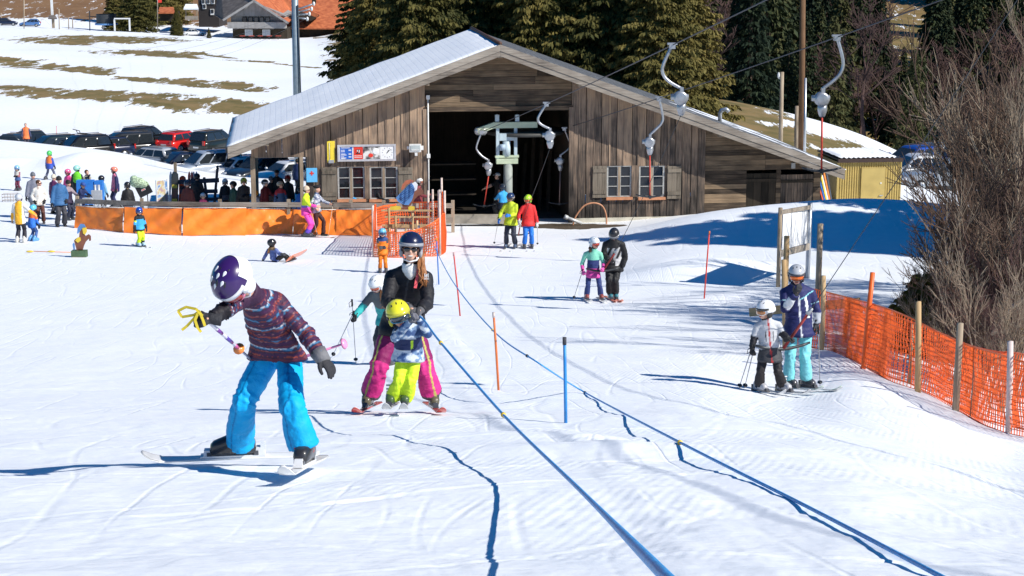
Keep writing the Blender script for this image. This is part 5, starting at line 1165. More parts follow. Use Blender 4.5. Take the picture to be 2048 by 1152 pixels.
Yk = Yw - 0.55
def camo(part, al, lat, fr, pos):
    v = vn3(pos * 16 + 3.1, 2) + 0.6 * vn3(pos * 34, 4); out = np.tile(np.array((0.14, 0.23, 0.38)), (len(al), 1)); out[v > 0.03] = (0.03, 0.07, 0.19); out[v < -0.15] = (0.50, 0.56, 0.64)
    out[(part == 0) & (al > 0.30) & (al < 0.60)] = (0.018, 0.03, 0.10); out[(part == 0) & (fr > 0.05) & (np.abs(lat - 0.045) < 0.010) & (al > 0.32) & (al < 0.55)] = (0.5, 0.75, 0.03); return out
J = from_pixels(dict(pel=(817, 706, 0.0), neck=(815, 652, -0.06), head=(798, 632, -0.14), shR=(796, 662, -0.05), shL=(840, 660, -0.05), elR=(790, 676, -0.25), wrR=(822, 640, -0.36), elL=(856, 668, -0.2), wrL=(836, 634, -0.36),
    hipR=(805, 716, 0), hipL=(830, 716, 0), knR=(797, 762, -0.1), ankR=(783, 803, 0), knL=(822, 762, -0.1), ankL=(810, 803, 0)), Yk, 1.05,
    face=(0, -1, 0), hf=(0.2, -1, -0.05), hu=(-0.3, 0.3, 1), toeR=(-0.1, -1, 0.2), toeL=(0.05, -1, 0.2), skiR=(-0.05, -1, 0.2), skiL=(0.03, -1, 0.2), upR=(0, 0.2, 0.98), upL=(0, 0.2, 0.98), hdR=(0.3, -0.6, 0.3), hdL=(-0.2, -0.7, 0.3))
kid = dress(J, 1.05, label='small child in yellow helmet and neon yellow trousers gripping the blue rope', jacket=camo, pants=solid((0.62, 0.86, 0.03)), hc=(0.80, 0.74, 0.03), rimc=(0.5, 0.48, 0.05), goggles=((0.05, 0.30, 0.48), (0.05, 0.07, 0.09), (0.03, 0.03, 0.04)), gloves=(0.14, 0.14, 0.16), glove_kind=('grip', 'grip'), boots=(0.05, 0.09, 0.03), cuff=(0.03, 0.05, 0.03), skis=((0.5, 0.5, 0.5), (0.3, 0.3, 0.3), DGREY), ski_len=0.9, voxel=0.0115, puff=1.12, hem=0.30, hs=1.0, detail=True, flare=1.2, wide=1.1, strap=(0.03, 0.03, 0.04))

# ---- skier with white helmet half hidden behind the woman
b5 = G(776, 728)
J = stand(1.62, b5, rad(-25), lean=0.62, knee=0.7, armL='down', armR=(0.08, 0.20, -0.18), look=rad(-35), pitch=0.45)
dress(J, 1.62, label='bent-over skier in teal and grey jacket with a white helmet behind the woman in black', jacket=pick([(lambda p, a, l, f, x: (p == 0) & (a < 0.35), (0.10, 0.11, 0.12)), (lambda p, a, l, f, x: (p > 0) & (a < 0.3), (0.10, 0.11, 0.12))], (0.03, 0.36, 0.36)), pants=solid((0.05, 0.05, 0.06)), hc=(0.78, 0.79, 0.8), rimc=(0.6, 0.6, 0.6), goggles=((0.75, 0.75, 0.75), (0.45, 0.08, 0.03)), gloves=BLACK, glove_kind=('grip', 'grip'), skis=((0.2, 0.4, 0.42), (0.5, 0.5, 0.5)), voxel=0.019, pony=((0.30, 0.16, 0.07), -1, 0.3))
hd = J['wrR']
ski_pole(hd + Vector((-0.03, -0.05, 0.28)), G(712, 727), 'black ski pole with wrist strap planted beside the white helmeted skier', group='poles of the white helmeted skier')
ski_pole(hd + Vector((0.0, -0.08, 0.10)), G(664, 714), 'black ski pole slanting back beside the white helmeted skier', group='poles of the white helmeted skier')

# ---- the pair with the T-bar on the right
Yr = G(1540, 788).y
def rboy(part, al, lat, fr, pos):
    out = np.tile(np.array((0.50, 0.51, 0.53)), (len(al), 1)); out[(part == 0) & (al > 0.58 + 0.08 * np.abs(lat) / 0.15)] = (0.05, 0.05, 0.055); out[(part > 0) & (al > 0.40)] = (0.02, 0.02, 0.024)
    out[(part == 0) & (np.abs(lat) < 0.010) & (fr > 0)] = (0.42, 0.03, 0.03); out[(part == 0) & (np.abs(np.abs(lat) - 0.05) < 0.006) & (fr > 0) & (al > 0.22) & (al < 0.45)] = (0.04, 0.04, 0.04); return out
J = from_pixels(dict(pel=(1540, 706, 0.0), neck=(1535, 643, -0.02), head=(1530, 622, -0.05), shR=(1515, 652, 0.0), shL=(1556, 650, 0.0), elR=(1508, 675, 0.0), wrR=(1504, 698, -0.05), elL=(1566, 668, -0.08), wrL=(1577, 679, -0.2),
    hipR=(1527, 713, 0), hipL=(1553, 713, 0), knR=(1521, 742, -0.08), ankR=(1518, 776, 0), knL=(1556, 742, -0.08), ankL=(1566, 776, 0)), Yr, 1.28,
    face=(-0.1, -1, 0), hf=(-0.85, -0.5, -0.08), hu=(0, 0, 1), toeR=(0.35, -1, 0.2), toeL=(0.35, -1, 0.2), skiR=(0.5, -1, 0.22), skiL=(0.5, -1, 0.22), upR=(0, 0.2, 0.98), upL=(0, 0.2, 0.98), hdR=(-0.1, -0.2, -1), hdL=(0.7, -0.5, 0.1))
JB = J
dress(J, 1.28, label='child in grey and black jacket with a white helmet riding the T-bar', jacket=rboy, pants=solid((0.022, 0.020, 0.022)), hc=(0.74, 0.74, 0.75), rimc=(0.03, 0.03, 0.03), goggles=((0.72, 0.72, 0.72), (0.40, 0.16, 0.05), (0.75, 0.75, 0.75)), gloves=(0.02, 0.02, 0.022), glove_kind=('grip', 'grip'), boots=(0.4, 0.4, 0.42), cuff=BLACK, skis=((0.55, 0.55, 0.55), (0.03, 0.03, 0.03), DGREY), voxel=0.0145, puff=1.06, hem=0.30, hs=0.98, flare=1.15)
for dx, nm in ((0, 'a'), (11, 'b')): ski_pole(J['wrR'] + Vector((0.03 * (dx > 0), -0.04, 0.06)), G(1478 + dx, 776), 'thin ski pole hanging from the white helmeted child\'s hand beside the T-bar riders', shaft=(0.3, 0.3, 0.31), group='poles of the child on the T-bar')
Yq = Yr + 0.35
def rwom(part, al, lat, fr, pos):
    out = np.tile(np.array((0.022, 0.026, 0.11)), (len(al), 1)); f = fr > 0
    out[(part == 0) & f & (np.abs(lat) < 0.011) & (al > 0.18)] = (0.72, 0.74, 0.76); out[(part == 0) & f & (np.abs(lat - 0.10 - 0.05 * (al - 0.3)) < 0.018) & (al > 0.22) & (al < 0.62)] = (0.72, 0.74, 0.76)
    out[(part == 0) & f & (np.abs(al - 0.26 + lat * 0.5) < 0.010) & (lat > 0)] = (0.25, 0.62, 0.68); out[(part == 2) & (al > 0.56) & (lat > 0.0) & (al < 0.85)] = (0.70, 0.72, 0.74); out[(part > 0) & (np.abs(al - 0.24) < 0.012)] = (0.35, 0.6, 0.66); out[(part == 1) & (al > 0.62) & (lat > 0.02)] = (0.4, 0.42, 0.46); return out
J = from_pixels(dict(pel=(1598, 648, 0.0), neck=(1594, 571, -0.03), head=(1593, 552, -0.08), shR=(1569, 585, 0.02), shL=(1622, 586, 0.02), elR=(1570, 617, -0.14), wrR=(1592, 588, -0.26), elL=(1633, 618, 0.0), wrL=(1633, 648, -0.05),
    hipR=(1585, 662, 0), hipL=(1612, 662, 0), knR=(1580, 712, -0.1), ankR=(1577, 766, 0), knL=(1610, 712, -0.1), ankL=(1613, 766, 0)), Yq, 1.68,
    face=(-0.05, -1, 0), hf=(-0.12, -1, -0.12), hu=(0, 0.05, 1), toeR=(0.4, -1, 0.2), toeL=(0.4, -1, 0.2), skiR=(0.48, -1, 0.22), skiL=(0.48, -1, 0.22), upR=(0, 0.2, 0.98), upL=(0, 0.2, 0.98), hdR=(0.35, -0.35, 0.85), hbR=(0.2, -0.9, 0.1), hdL=(0.05, -0.1, -1))
JR = J
dress(J, 1.68, label='skier in navy and white jacket and pale turquoise trousers holding a hand to the mouth', jacket=rwom, pants=solid((0.22, 0.66, 0.72)), hc=(0.42, 0.43, 0.45), rimc=(0.05, 0.05, 0.06), goggles=((0.04, 0.04, 0.05), (0.85, 0.16, 0.01), (0.04, 0.04, 0.05)), gloves=(0.03, 0.03, 0.034), glove_kind=('relaxed', 'relaxed'), boots=(0.05, 0.05, 0.06), skis=((0.6, 0.62, 0.62), (0.25, 0.7, 0.15), DGREY), voxel=0.0145, puff=1.02, hem=0.32, flare=1.08)
ski_pole(J['wrL'] + Vector((0.02, -0.03, -0.04)), G(1640, 772), 'dark ski pole trailing from the gloved hand of the skier in turquoise trousers', shaft=(0.3, 0.3, 0.31))

# ---- the pair farther down the track
Yg = G(1190, 602).y
def girl(part, al, lat, fr, pos):
    out = np.tile(np.array((0.62, 0.07, 0.33)), (len(al), 1)); out[al < 0.62] = (0.22, 0.62, 0.46); out[(part == 0) & (al > 0.34) & (al < 0.64)] = (0.03, 0.045, 0.16); return out
J = from_pixels(dict(pel=(1186, 543, 0.0), neck=(1187, 501, -0.02), head=(1189, 487, -0.05), shR=(1171, 508, 0), shL=(1201, 508, 0), elR=(1164, 528, 0.05), wrR=(1166, 543, -0.1), elL=(1207, 526, -0.05), wrL=(1206, 537, -0.2),
    hipR=(1178, 546, 0), hipL=(1195, 546, 0), knR=(1176, 569, -0.1), ankR=(1173, 594, 0), knL=(1199, 569, -0.1), ankL=(1202, 594, 0)), Yg, 1.3,
    face=(0, -1, 0), hf=(0.5, -0.85, -0.05), hu=(0, 0, 1), toeR=(0.1, -1, 0.1), toeL=(0.1, -1, 0.1), skiR=(0.12, -1, 0.12), skiL=(0.12, -1, 0.12))
JG = J
dress(J, 1.30, label='girl in mint, navy and pink jacket with a white helmet on the T-bar', jacket=girl, pants=solid((0.03, 0.05, 0.17)), hc=(0.70, 0.75, 0.78), rimc=(0.55, 0.58, 0.6), goggles=((0.6, 0.2, 0.15), (0.55, 0.07, 0.04), (0.65, 0.7, 0.72)), gloves=(0.60, 0.10, 0.34), glove_kind=('grip', 'grip'), boots=(0.25, 0.06, 0.05), skis=((0.6, 0.6, 0.6), (0.05, 0.05, 0.05)), voxel=0.018, hem=0.32, hs=0.98, pony=((0.07, 0.035, 0.02), 1, 0.14), flare=1.1)
ski_pole(J['wrR'] + Vector((0, -0.04, 0.06)), G(1147, 598), 'black ski pole planted by the girl in the mint and pink jacket', shaft=(0.1, 0.1, 0.11))
def moto(part, al, lat, fr, pos):
    out = np.tile(np.array((0.020, 0.020, 0.022)), (len(al), 1)); v = np.abs(np.sin(lat * 26 + al * 9)); f = (part == 0) & (fr > 0) & (al > 0.18) & (al < 0.62) & (v > 0.72); out[f] = (0.45, 0.45, 0.46)
    out[(part == 0) & (fr > 0) & (lat > 0.04) & (al > 0.5) & (al < 0.72)] = (0.62, 0.62, 0.63); return out
J = from_pixels(dict(pel=(1227, 527, 0.1), neck=(1227, 482, -0.1), head=(1228, 470, -0.22), shR=(1211, 489, -0.08), shL=(1244, 489, -0.08), elR=(1207, 510, -0.1), wrR=(1219, 520, -0.35), elL=(1251, 512, 0), wrL=(1244, 535, -0.05),
    hipR=(1219, 531, 0.1), hipL=(1236, 531, 0.1), knR=(1218, 560, -0.1), ankR=(1220, 591, 0.1), knL=(1231, 560, -0.1), ankL=(1231, 591, 0.1)), Yg + 0.2, 1.72,
    face=(0, -1, 0), hf=(-0.15, -0.8, -0.6), hu=(-0.05, -0.5, 0.8), toeR=(0.1, -1, 0.1), toeL=(0.1, -1, 0.1), skiR=(0.12, -1, 0.12), skiL=(0.12, -1, 0.12))
dress(J, 1.72, label='man in black and white patterned jacket with black helmet looking down beside the girl', jacket=moto, pants=solid((0.022, 0.022, 0.024)), hc=(0.02, 0.02, 0.022), rimc=(0.3, 0.3, 0.3), goggles=((0.25, 0.25, 0.25), (0.2, 0.2, 0.22)), gloves=BLACK, glove_kind=('relaxed', 'grip'), boots=(0.03, 0.16, 0.20), skis=((0.7, 0.2, 0.12), (0.7, 0.3, 0.2)), voxel=0.018, hem=0.32, puff=1.08)

# ---- everybody farther off: (feet px, feet py, height px, facing deg, pose, clothes)
def P(px, py, hp, ang, label, pose=None, y0=3.0, bh=None, **kw):
    b = G(px, py, y0); H = hp / ppm(b) / 1.045; pose = dict(pose or {})
    for k_ in ('look', 'twist'):
        if k_ in pose: pose[k_] = rad(pose[k_])
    kw.setdefault('voxel', 0.024); kw.setdefault('hem', 0.32)
    J = stand(H, b, rad(ang), **pose); r = dress(J, H, label=label, **kw); return r, J, b
def two(c_top, c_bot, cut=0.6, arms=None): return pick([(lambda p, a, l, f, x: (p == 0) & (a > cut), c_bot)] + ([(lambda p, a, l, f, x: (p > 0), arms)] if arms else []), c_top)
r, J, b = P(1022, 496, 116, -12, 'man in lime yellow jacket and dark trousers gliding out of the lift hut', dict(stance=0.085, armL='cross', armR='pole', lean=0.1, look=-20, pitch=0.25), jacket=solid((0.50, 0.62, 0.03)), pants=solid((0.025, 0.03, 0.05)), hc=(0.02, 0.04, 0.11), goggles=((0.4, 0.35, 0.3), (0.1, 0.06, 0.05)), gloves=(0.02, 0.16, 0.55), skis=((0.5, 0.5, 0.5), (0.3, 0.3, 0.3)), boots=(0.06, 0.09, 0.16), voxel=0.02)
ski_pole(J['wrR'] + Vector((0, -0.03, 0.08)), G(988, 489), 'ski pole slanting back beside the man in the lime jacket', shaft=(0.2, 0.2, 0.2))
r, J, b = P(1056, 496, 111, 5, 'skier in red jacket and bright blue trousers with a lime green helmet', dict(stance=0.07, armL='down', armR='pole', look=-30, pitch=0.1), jacket=solid((0.66, 0.03, 0.03)), pants=solid((0.02, 0.17, 0.62)), hc=(0.45, 0.72, 0.03), rimc=(0.3, 0.5, 0.05), goggles=((0.5, 0.12, 0.03), (0.6, 0.1, 0.03)), gloves=(0.55, 0.55, 0.55), skis=((0.6, 0.6, 0.6), (0.4, 0.4, 0.4)), boots=DGREY, voxel=0.02)
ski_pole(J['wrL'] + Vector((0, -0.02, 0.05)), G(1075, 490), 'thin ski pole planted beside the skier in red', shaft=(0.35, 0.35, 0.36))
r, J, b = P(997, 437, 96, -70, 'lift attendant in white cap and black vest reaching for a T-bar', dict(armR=(-0.02, 0.30, -0.12), armL='down', look=-80), y0=50, jacket=pick([(lambda p, a, l, f, x: (p > 0) & (a > 0.4), (0.5, 0.3, 0.22))], (0.02, 0.02, 0.022)), pants=solid((0.025, 0.025, 0.03)), head='cap', hc=(0.6, 0.58, 0.55), hair=(0.03, 0.02, 0.015), nogloves=True, shoes=BLACK)
r, J, b = P(1006, 450, 84, -150, 'child in bright blue top with dark helmet waiting at the doorway', dict(armR='fwd', armL='fwd'), y0=50, jacket=two((0.04, 0.34, 0.68), (0.02, 0.03, 0.05), 0.62), pants=solid((0.02, 0.02, 0.025)), hc=(0.02, 0.03, 0.05), boots=(0.15, 0.5, 0.1), gloves=(0.5, 0.55, 0.4), skis=((0.5, 0.5, 0.5), (0.3, 0.3, 0.3)))
r, J, b = P(766, 545, 91, 5, 'child in orange ski suit with a light blue helmet', dict(stance=0.07, armL='cross', armR='cross', knee=0.3), jacket=pick([(lambda p, a, l, f, x: (a < 0.22), (0.08, 0.07, 0.07)), (lambda p, a, l, f, x: (p == 0) & (a < 0.2) & (f > 0), (0.02, 0.06, 0.2))], (0.80, 0.20, 0.015)), pants=solid((0.80, 0.20, 0.015)), hc=(0.18, 0.52, 0.72), rimc=(0.1, 0.3, 0.45), goggles=((0.03, 0.04, 0.1), (0.04, 0.05, 0.12)), gloves=DGREY, boots=DGREY, skis=((0.5, 0.5, 0.5), (0.3, 0.3, 0.3)), voxel=0.019)
r, J, b = P(281, 493, 80, 35, 'child in blue and black jacket and neon yellow trousers standing before the orange banner', dict(stance=0.06, armL='down', armR='down', look=20), jacket=pick([(lambda p, a, l, f, x: (a < 0.25), (0.02, 0.02, 0.02)), (lambda p, a, l, f, x: (p > 0) & (a > 0.62), (0.02, 0.02, 0.02)), (lambda p, a, l, f, x: (p == 0) & (a > 0.85), (0.02, 0.02, 0.02)), (lambda p, a, l, f, x: (p == 2) & (a > 0.2) & (a < 0.36), (0.55, 0.7, 0.05))], (0.05, 0.36, 0.72)), pants=pick([(lambda p, a, l, f, x: (p == 1) & (a > 0.72) & (f > 0), (0.02, 0.02, 0.02))], (0.62, 0.82, 0.02)), hc=(0.015, 0.07, 0.42), goggles=((0.02, 0.05, 0.25), (0.05, 0.08, 0.2)), boots=(0.35, 0.5, 0.65), skis=((0.25, 0.3, 0.35), (0.2, 0.2, 0.2)), ski_len=1.1, voxel=0.019)
r, J, b = P(614, 474, 108, 75, 'man in retro neon yellow and pink one-piece ski suit', dict(stance=0.045, armL='hip', armR='fwd', knee=0.3, look=90), jacket=pick([(lambda p, a, l, f, x: (a > 0.62) & (p == 0), (0.85, 0.07, 0.42)), (lambda p, a, l, f, x: (p == 0) & (a > 0.52) & (a < 0.62), (0.15, 0.1, 0.5)), (lambda p, a, l, f, x: (p > 0) & (a > 0.62), (0.85, 0.07, 0.42))], (0.58, 0.78, 0.03)), pants=pick([(lambda p, a, l, f, x: a > 0.74, (0.16, 0.08, 0.55))], (0.85, 0.07, 0.42)), head='beanie', hc=(0.6, 0.48, 0.36), glasses=(0.03, 0.02, 0.02), nogloves=True, skis=((0.2, 0.2, 0.22), (0.4, 0.4, 0.4)), ski_len=1.9, hair=(0.05, 0.03, 0.02), hem=0.2, puff=0.95)
ski_pole(J['wrL'] + Vector((0, -0.05, 0.04)), G(636, 474), 'long ski pole planted before the man in the neon suit', shaft=(0.6, 0.58, 0.55), basket=(0.6, 0.3, 0.15))
def plaid(part, al, lat, fr, pos):
    out = np.tile(np.array((0.62, 0.64, 0.68)), (len(al), 1)); g = ((al * 22) % 1 < 0.3) | ((np.arctan2(fr, lat) * 4) % 1 < 0.3); out[g] = (0.12, 0.16, 0.26); out[((al * 22) % 1 < 0.3) & ((np.arctan2(fr, lat) * 4) % 1 < 0.3)] = (0.03, 0.04, 0.1); return out
r, J, b = P(634, 472, 107, 80, 'man in black beret, plaid shirt and brown trousers striding with old wooden skis', dict(stance=0.04, split=0.12, armL='fwd', armR='hip', look=80), jacket=plaid, pants=solid((0.055, 0.02, 0.018)), head='beret', hc=(0.015, 0.015, 0.017), hair=(0.25, 0.22, 0.2), nogloves=True, shoes=(0.02, 0.018, 0.018), hem=0.14, puff=0.92)
ski_pole(J['wrL'] + Vector((0.1, -0.05, 0.04)), G(656, 476), 'pale bamboo ski pole beside the man in the beret', shaft=(0.62, 0.55, 0.42), basket=(0.5, 0.4, 0.25))
# the snowboarder sitting on the snow
b = G(548, 523); k_ = 1.0 / ppm(b)
J = from_pixels(dict(pel=(548, 519, 0.0), neck=(545, 497, 0.0), head=(544, 488, 0.0), shR=(552, 500, -0.15), shL=(537, 500, 0.1), elR=(558, 507, -0.2), wrR=(564, 508, -0.3), elL=(531, 511, 0.05), wrL=(526, 520, 0.05), hipR=(553, 520, -0.08), hipL=(551, 519, 0.08), knR=(567, 511, -0.12), ankR=(579, 518, -0.15), knL=(568, 510, 0.15), ankL=(580, 517, 0.15)), b.y, 1.4, face=(1, 0.1, 0), hf=(0.8, 0.55, -0.1), hu=(0, 0, 1), toeR=(1, 0, 0.3), toeL=(1, 0, 0.3))
dress(J, 1.4, label='snowboarder in dusty blue hooded jacket sitting on the snow', base=b, jacket=pick([(lambda p, a, l, f, x: (p == 0) & (a < 0.12), (0.22, 0.14, 0.07))], (0.13, 0.17, 0.38)), pants=solid((0.02, 0.018, 0.018)), hc=(0.018, 0.018, 0.02), gloves=DGREY, boots=BLACK, voxel=0.019, hood=True, hs=0.95, pony=((0.28, 0.13, 0.05), 0, 0.22, -0.1))
q = MB(); c0 = at(576, 517, b.y - 0.55); q.loft([(c0 + Vector((0.03, 0.0, 0)) + Vector((0.30, 0.95, 0.0)).normalized() * t, Vector((0.11 * w_, -0.05 * w_, 0.11 * w_)), Vector((-0.006, 0, 0.006))) for t, w_ in ((-0.1, 0.3), (0.0, 1.0), (0.2, 1.0), (0.6, 0.85), (1.0, 1.0), (1.15, 0.4))], 14, power=3); o = q.build('snowboard', gloss((0.80, 0.19, 0.05))); tag(o, 'orange snowboard strapped to the sitting snowboarder', 'snowboard')
def simple(px, py, hp, ang, label, jc, pc, pose=None, y0=3.0, **kw): return P(px, py, hp, ang, label, pose, y0=y0, jacket=jc if callable(jc) else solid(jc), pants=pc if callable(pc) else solid(pc), **kw)
simple(684, 450, 102, 20, 'man in bright blue jacket and dark helmet standing by the hut windows', (0.03, 0.20, 0.68), (0.30, 0.02, 0.02), dict(armL='pocket', look=30), hc=(0.03, 0.03, 0.035), glasses=BLACK)
simple(701, 450, 90, 60, 'child in blue jacket with black helmet beside the man in bright blue', two((0.05, 0.36, 0.72), (0.02, 0.1, 0.45)), (0.1, 0.28, 0.5), dict(armL='fwd', armR='fwd'), hc=BLACK, gloves=(0.05, 0.06, 0.03))
simple(761, 450, 88, 50, 'person in black hooded jacket before the hut window', (0.012, 0.012, 0.014), (0.5, 0.5, 0.52), dict(armL='fwd', armR='fwd'), hc=(0.02, 0.02, 0.02), up_goggles=((0.5, 0.5, 0.5), (0.3, 0.35, 0.4)), hood=True)
simple(838, 450, 98, 70, 'child in dark red jacket and white helmet beside the wooden horse cutout', (0.22, 0.04, 0.05), (0.05, 0.05, 0.06), dict(armL='fwd', armR='fwd'), y0=50, hc=(0.74, 0.75, 0.74), goggles=((0.4, 0.4, 0.4), (0.45, 0.12, 0.05)))
simple(490, 446, 94, 10, 'man in black jacket with yellow patterned helmet queueing by the porch post', (0.02, 0.02, 0.022), (0.02, 0.02, 0.02), dict(armL='cross', armR='down'), hc=(0.35, 0.40, 0.05), glasses=BLACK)
simple(513, 446, 66, -10, 'small child in bright orange helmet behind the rail', (0.3, 0.32, 0.36), (0.12, 0.13, 0.15), dict(), hc=(0.85, 0.30, 0.02), goggles=((0.5, 0.55, 0.1), (0.4, 0.1, 0.05)))
simple(531, 446, 90, 60, 'skier in maroon jacket with black and white helmet in the queue', (0.13, 0.018, 0.022), (0.03, 0.03, 0.035), dict(armL='fwd'), hc=(0.04, 0.04, 0.045), rimc=(0.6, 0.6, 0.6))
simple(556, 430, 95, 0, 'tall figure in dark jacket standing in the porch shade', (0.03, 0.025, 0.024), (0.02, 0.02, 0.022), dict(armL='pocket', armR='pocket'), y0=62, head='cap', hc=(0.02, 0.02, 0.022), shoes=BLACK)
simple(562, 446, 86, 30, 'child in slate blue jacket with red shoulders in the queue', pick([(lambda p, a, l, f, x: (a < 0.22), (0.42, 0.04, 0.05))], (0.06, 0.12, 0.24)), (0.08, 0.14, 0.26), dict(look=45), hc=(0.5, 0.42, 0.3))
simple(594, 388, 74, 150, 'man in dark blue clothes walking behind the porch', (0.012, 0.025, 0.09), (0.01, 0.01, 0.014), dict(split=0.08, lean=0.15), y0=66, head='short_hair', hc=(0.02, 0.015, 0.01), shoes=BLACK)
simple(602, 446, 72, 150, 'child in royal blue jacket and dark helmet by the first aid sign', (0.03, 0.16, 0.58), (0.03, 0.08, 0.4), dict(), hc=(0.03, 0.03, 0.03))
simple(42, 485, 101, 178, 'person in yellow-orange and white jacket seen from behind', pick([(lambda p, a, l, f, x: (p == 0) & (np.abs(l) > 0.115), (0.72, 0.70, 0.66)), (lambda p, a, l, f, x: (p > 0) & (a < 0.5), (0.72, 0.70, 0.66))], (0.85, 0.42, 0.03)), (0.02, 0.02, 0.03), dict(armL='down', armR='out'), head='helmet', hc=(0.5, 0.52, 0.55), boots=(0.6, 0.58, 0.52), gloves=(0.6, 0.35, 0.1), voxel=0.02)
simple(66, 482, 75, 150, 'child in blue and orange ski clothes beside the person in yellow', pick([(lambda p, a, l, f, x: (a < 0.4), (0.72, 0.16, 0.04))], (0.03, 0.16, 0.6)), (0.05, 0.11, 0.3), dict(lean=0.25, knee=0.5), hc=(0.12, 0.5, 0.75), boots=(0.1, 0.3, 0.6), voxel=0.02)
simple(81, 447, 92, 20, 'woman in white jacket and brown trousers with sunglasses', pick([(lambda p, a, l, f, x: vn3(x * 14, 3) > 0.22, (0.55, 0.45, 0.38))], (0.72, 0.69, 0.63)), (0.10, 0.035, 0.025), dict(armL='pocket', armR='pocket', look=70), head='short_hair', hc=(0.09, 0.04, 0.02), glasses=(0.02, 0.01, 0.01), shoes=(0.06, 0.05, 0.05), voxel=0.02, pony=((0.09, 0.04, 0.02), 0, 0.16, -0.02))
simple(70, 436, 96, 30, 'person in grey coat and grey bobble hat behind the woman in white', (0.17, 0.18, 0.23), (0.12, 0.12, 0.14), dict(), head='beanie', hc=(0.13, 0.14, 0.16), shoes=BLACK, hem=0.5)
simple(122, 453, 106, 30, 'man in steel blue jacket and black beanie with dark trousers', (0.04, 0.13, 0.29), (0.045, 0.045, 0.055), dict(look=60, armL='pocket'), head='beanie', hc=(0.018, 0.018, 0.02), shoes=(0.03, 0.03, 0.033), voxel=0.02, wide=1.1)
simple(139, 440, 83, 60, 'person in black hat and dark clothes beside the man in steel blue', two((0.30, 0.24, 0.27), (0.03, 0.02, 0.05), 0.25), (0.02, 0.025, 0.05), dict(armL='fwd'), head='beanie', hc=(0.02, 0.018, 0.018), boots=DGREY)
simple(162, 432, 72, 60, 'child in navy jacket and cap leaning at the blue barrier', (0.02, 0.03, 0.10), (0.02, 0.03, 0.09), dict(lean=0.35, armL='fwd', armR='fwd', pitch=0.3), head='cap', hc=(0.03, 0.08, 0.3), shoes=BLACK, wide=1.1)
simple(157, 418, 90, 165, 'skier in dark jacket with green backpack and mint helmet', (0.02, 0.02, 0.025), (0.12, 0.15, 0.17), dict(look=130), hc=(0.35, 0.68, 0.60), voxel=0.022)
simple(140, 412, 76, -30, 'child in bright pink jacket and pink helmet beyond the barrier', (0.80, 0.09, 0.30), (0.1, 0.06, 0.12), dict(), hc=(0.8, 0.15, 0.32), goggles=((0.6, 0.1, 0.2), (0.3, 0.05, 0.1)))
simple(176, 412, 76, 40, 'person in khaki jacket holding a dark camera to the face', (0.30, 0.29, 0.24), (0.1, 0.1, 0.12), dict(armL='chin', armR='chin'), head='short_hair', hc=(0.1, 0.05, 0.03), shoes=BLACK)
simple(37, 381, 50, -10, 'small child in white top, navy waist and maroon trousers with light blue helmet', two((0.62, 0.58, 0.52), (0.05, 0.10, 0.25), 0.5, (0.3, 0.1, 0.12)), (0.16, 0.03, 0.06), dict(armL='cross', armR='cross'), hc=(0.25, 0.5, 0.72), goggles=((0.3, 0.5, 0.7), (0.2, 0.3, 0.5)))
simple(101, 360, 59, 165, 'child in orange and blue jacket with green helmet straddling the snow bank', pick([(lambda p, a, l, f, x: (p == 0) & (a < 0.58), (0.88, 0.22, 0.05))], (0.04, 0.09, 0.42)), (0.10, 0.11, 0.17), dict(stance=0.20), hc=(0.08, 0.55, 0.12), rimc=(0.02, 0.15, 0.05))
simple(233, 415, 84, -60, 'child in pink and navy jacket with salmon helmet', pick([(lambda p, a, l, f, x: (f > 0.0) | (p == 2), (0.85, 0.24, 0.36))], (0.02, 0.025, 0.09)), (0.025, 0.03, 0.09), dict(look=-70), hc=(0.88, 0.26, 0.18), skis=((0.1, 0.1, 0.1), (0.1, 0.1, 0.1)))
simple(258, 444, 82, -160, 'person in black jacket with long fair hair under a black helmet', (0.018, 0.018, 0.02), (0.02, 0.02, 0.02), dict(), hc=(0.02, 0.02, 0.022), pony=((0.42, 0.28, 0.12), 0, 0.3, -0.06), wide=1.15)
simple(378, 444, 86, -10, 'person in maroon brown jacket with dark helmet beside the ski rack', (0.13, 0.035, 0.03), (0.03, 0.02, 0.02), dict(), hc=(0.05, 0.05, 0.07), goggles=((0.2, 0.2, 0.25), (0.1, 0.1, 0.12)), wide=1.1)
simple(396, 436, 92, 170, 'person in black clothes standing behind the child in pink', (0.016, 0.016, 0.018), (0.02, 0.02, 0.02), dict(), hc=(0.02, 0.02, 0.02), wide=1.1)
simple(408, 444, 58, 10, 'small child in pink jacket and white helmet near the ski rack', (0.80, 0.12, 0.26), (0.1, 0.1, 0.12), dict(), hc=(0.75, 0.74, 0.72), goggles=((0.5, 0.4, 0.3), (0.3, 0.2, 0.15)))
b = at(54, 300, 112); r = dress(stand(1.75, (b.x, b.y, b.z), rad(10)), 1.75, label='parking marshal in orange vest standing between the parked cars', jacket=pick([(lambda p, a, l, f, x: p == 0, (0.85, 0.20, 0.06))], (0.05, 0.06, 0.12)), pants=solid((0.03, 0.03, 0.05)), head='short_hair', hc=(0.35, 0.25, 0.2), voxel=0.026, shoes=BLACK)
simple(452, 430, 74, 20, 'person in black and grey jacket with white helmet beside the ski rack', two((0.03, 0.03, 0.035), (0.12, 0.12, 0.13)), (0.02, 0.02, 0.02), dict(), hc=(0.7, 0.7, 0.7))
simple(470, 444, 84, -50, 'person in dark green jacket and black helmet queueing by the porch', (0.02, 0.06, 0.04), (0.02, 0.02, 0.025), dict(), hc=BLACK)
simple(543, 430, 80, 40, 'person in charcoal jacket and grey beanie in the porch queue', (0.05, 0.05, 0.055), (0.02, 0.02, 0.02), dict(armL='fwd'), head='beanie', hc=(0.2, 0.2, 0.22))
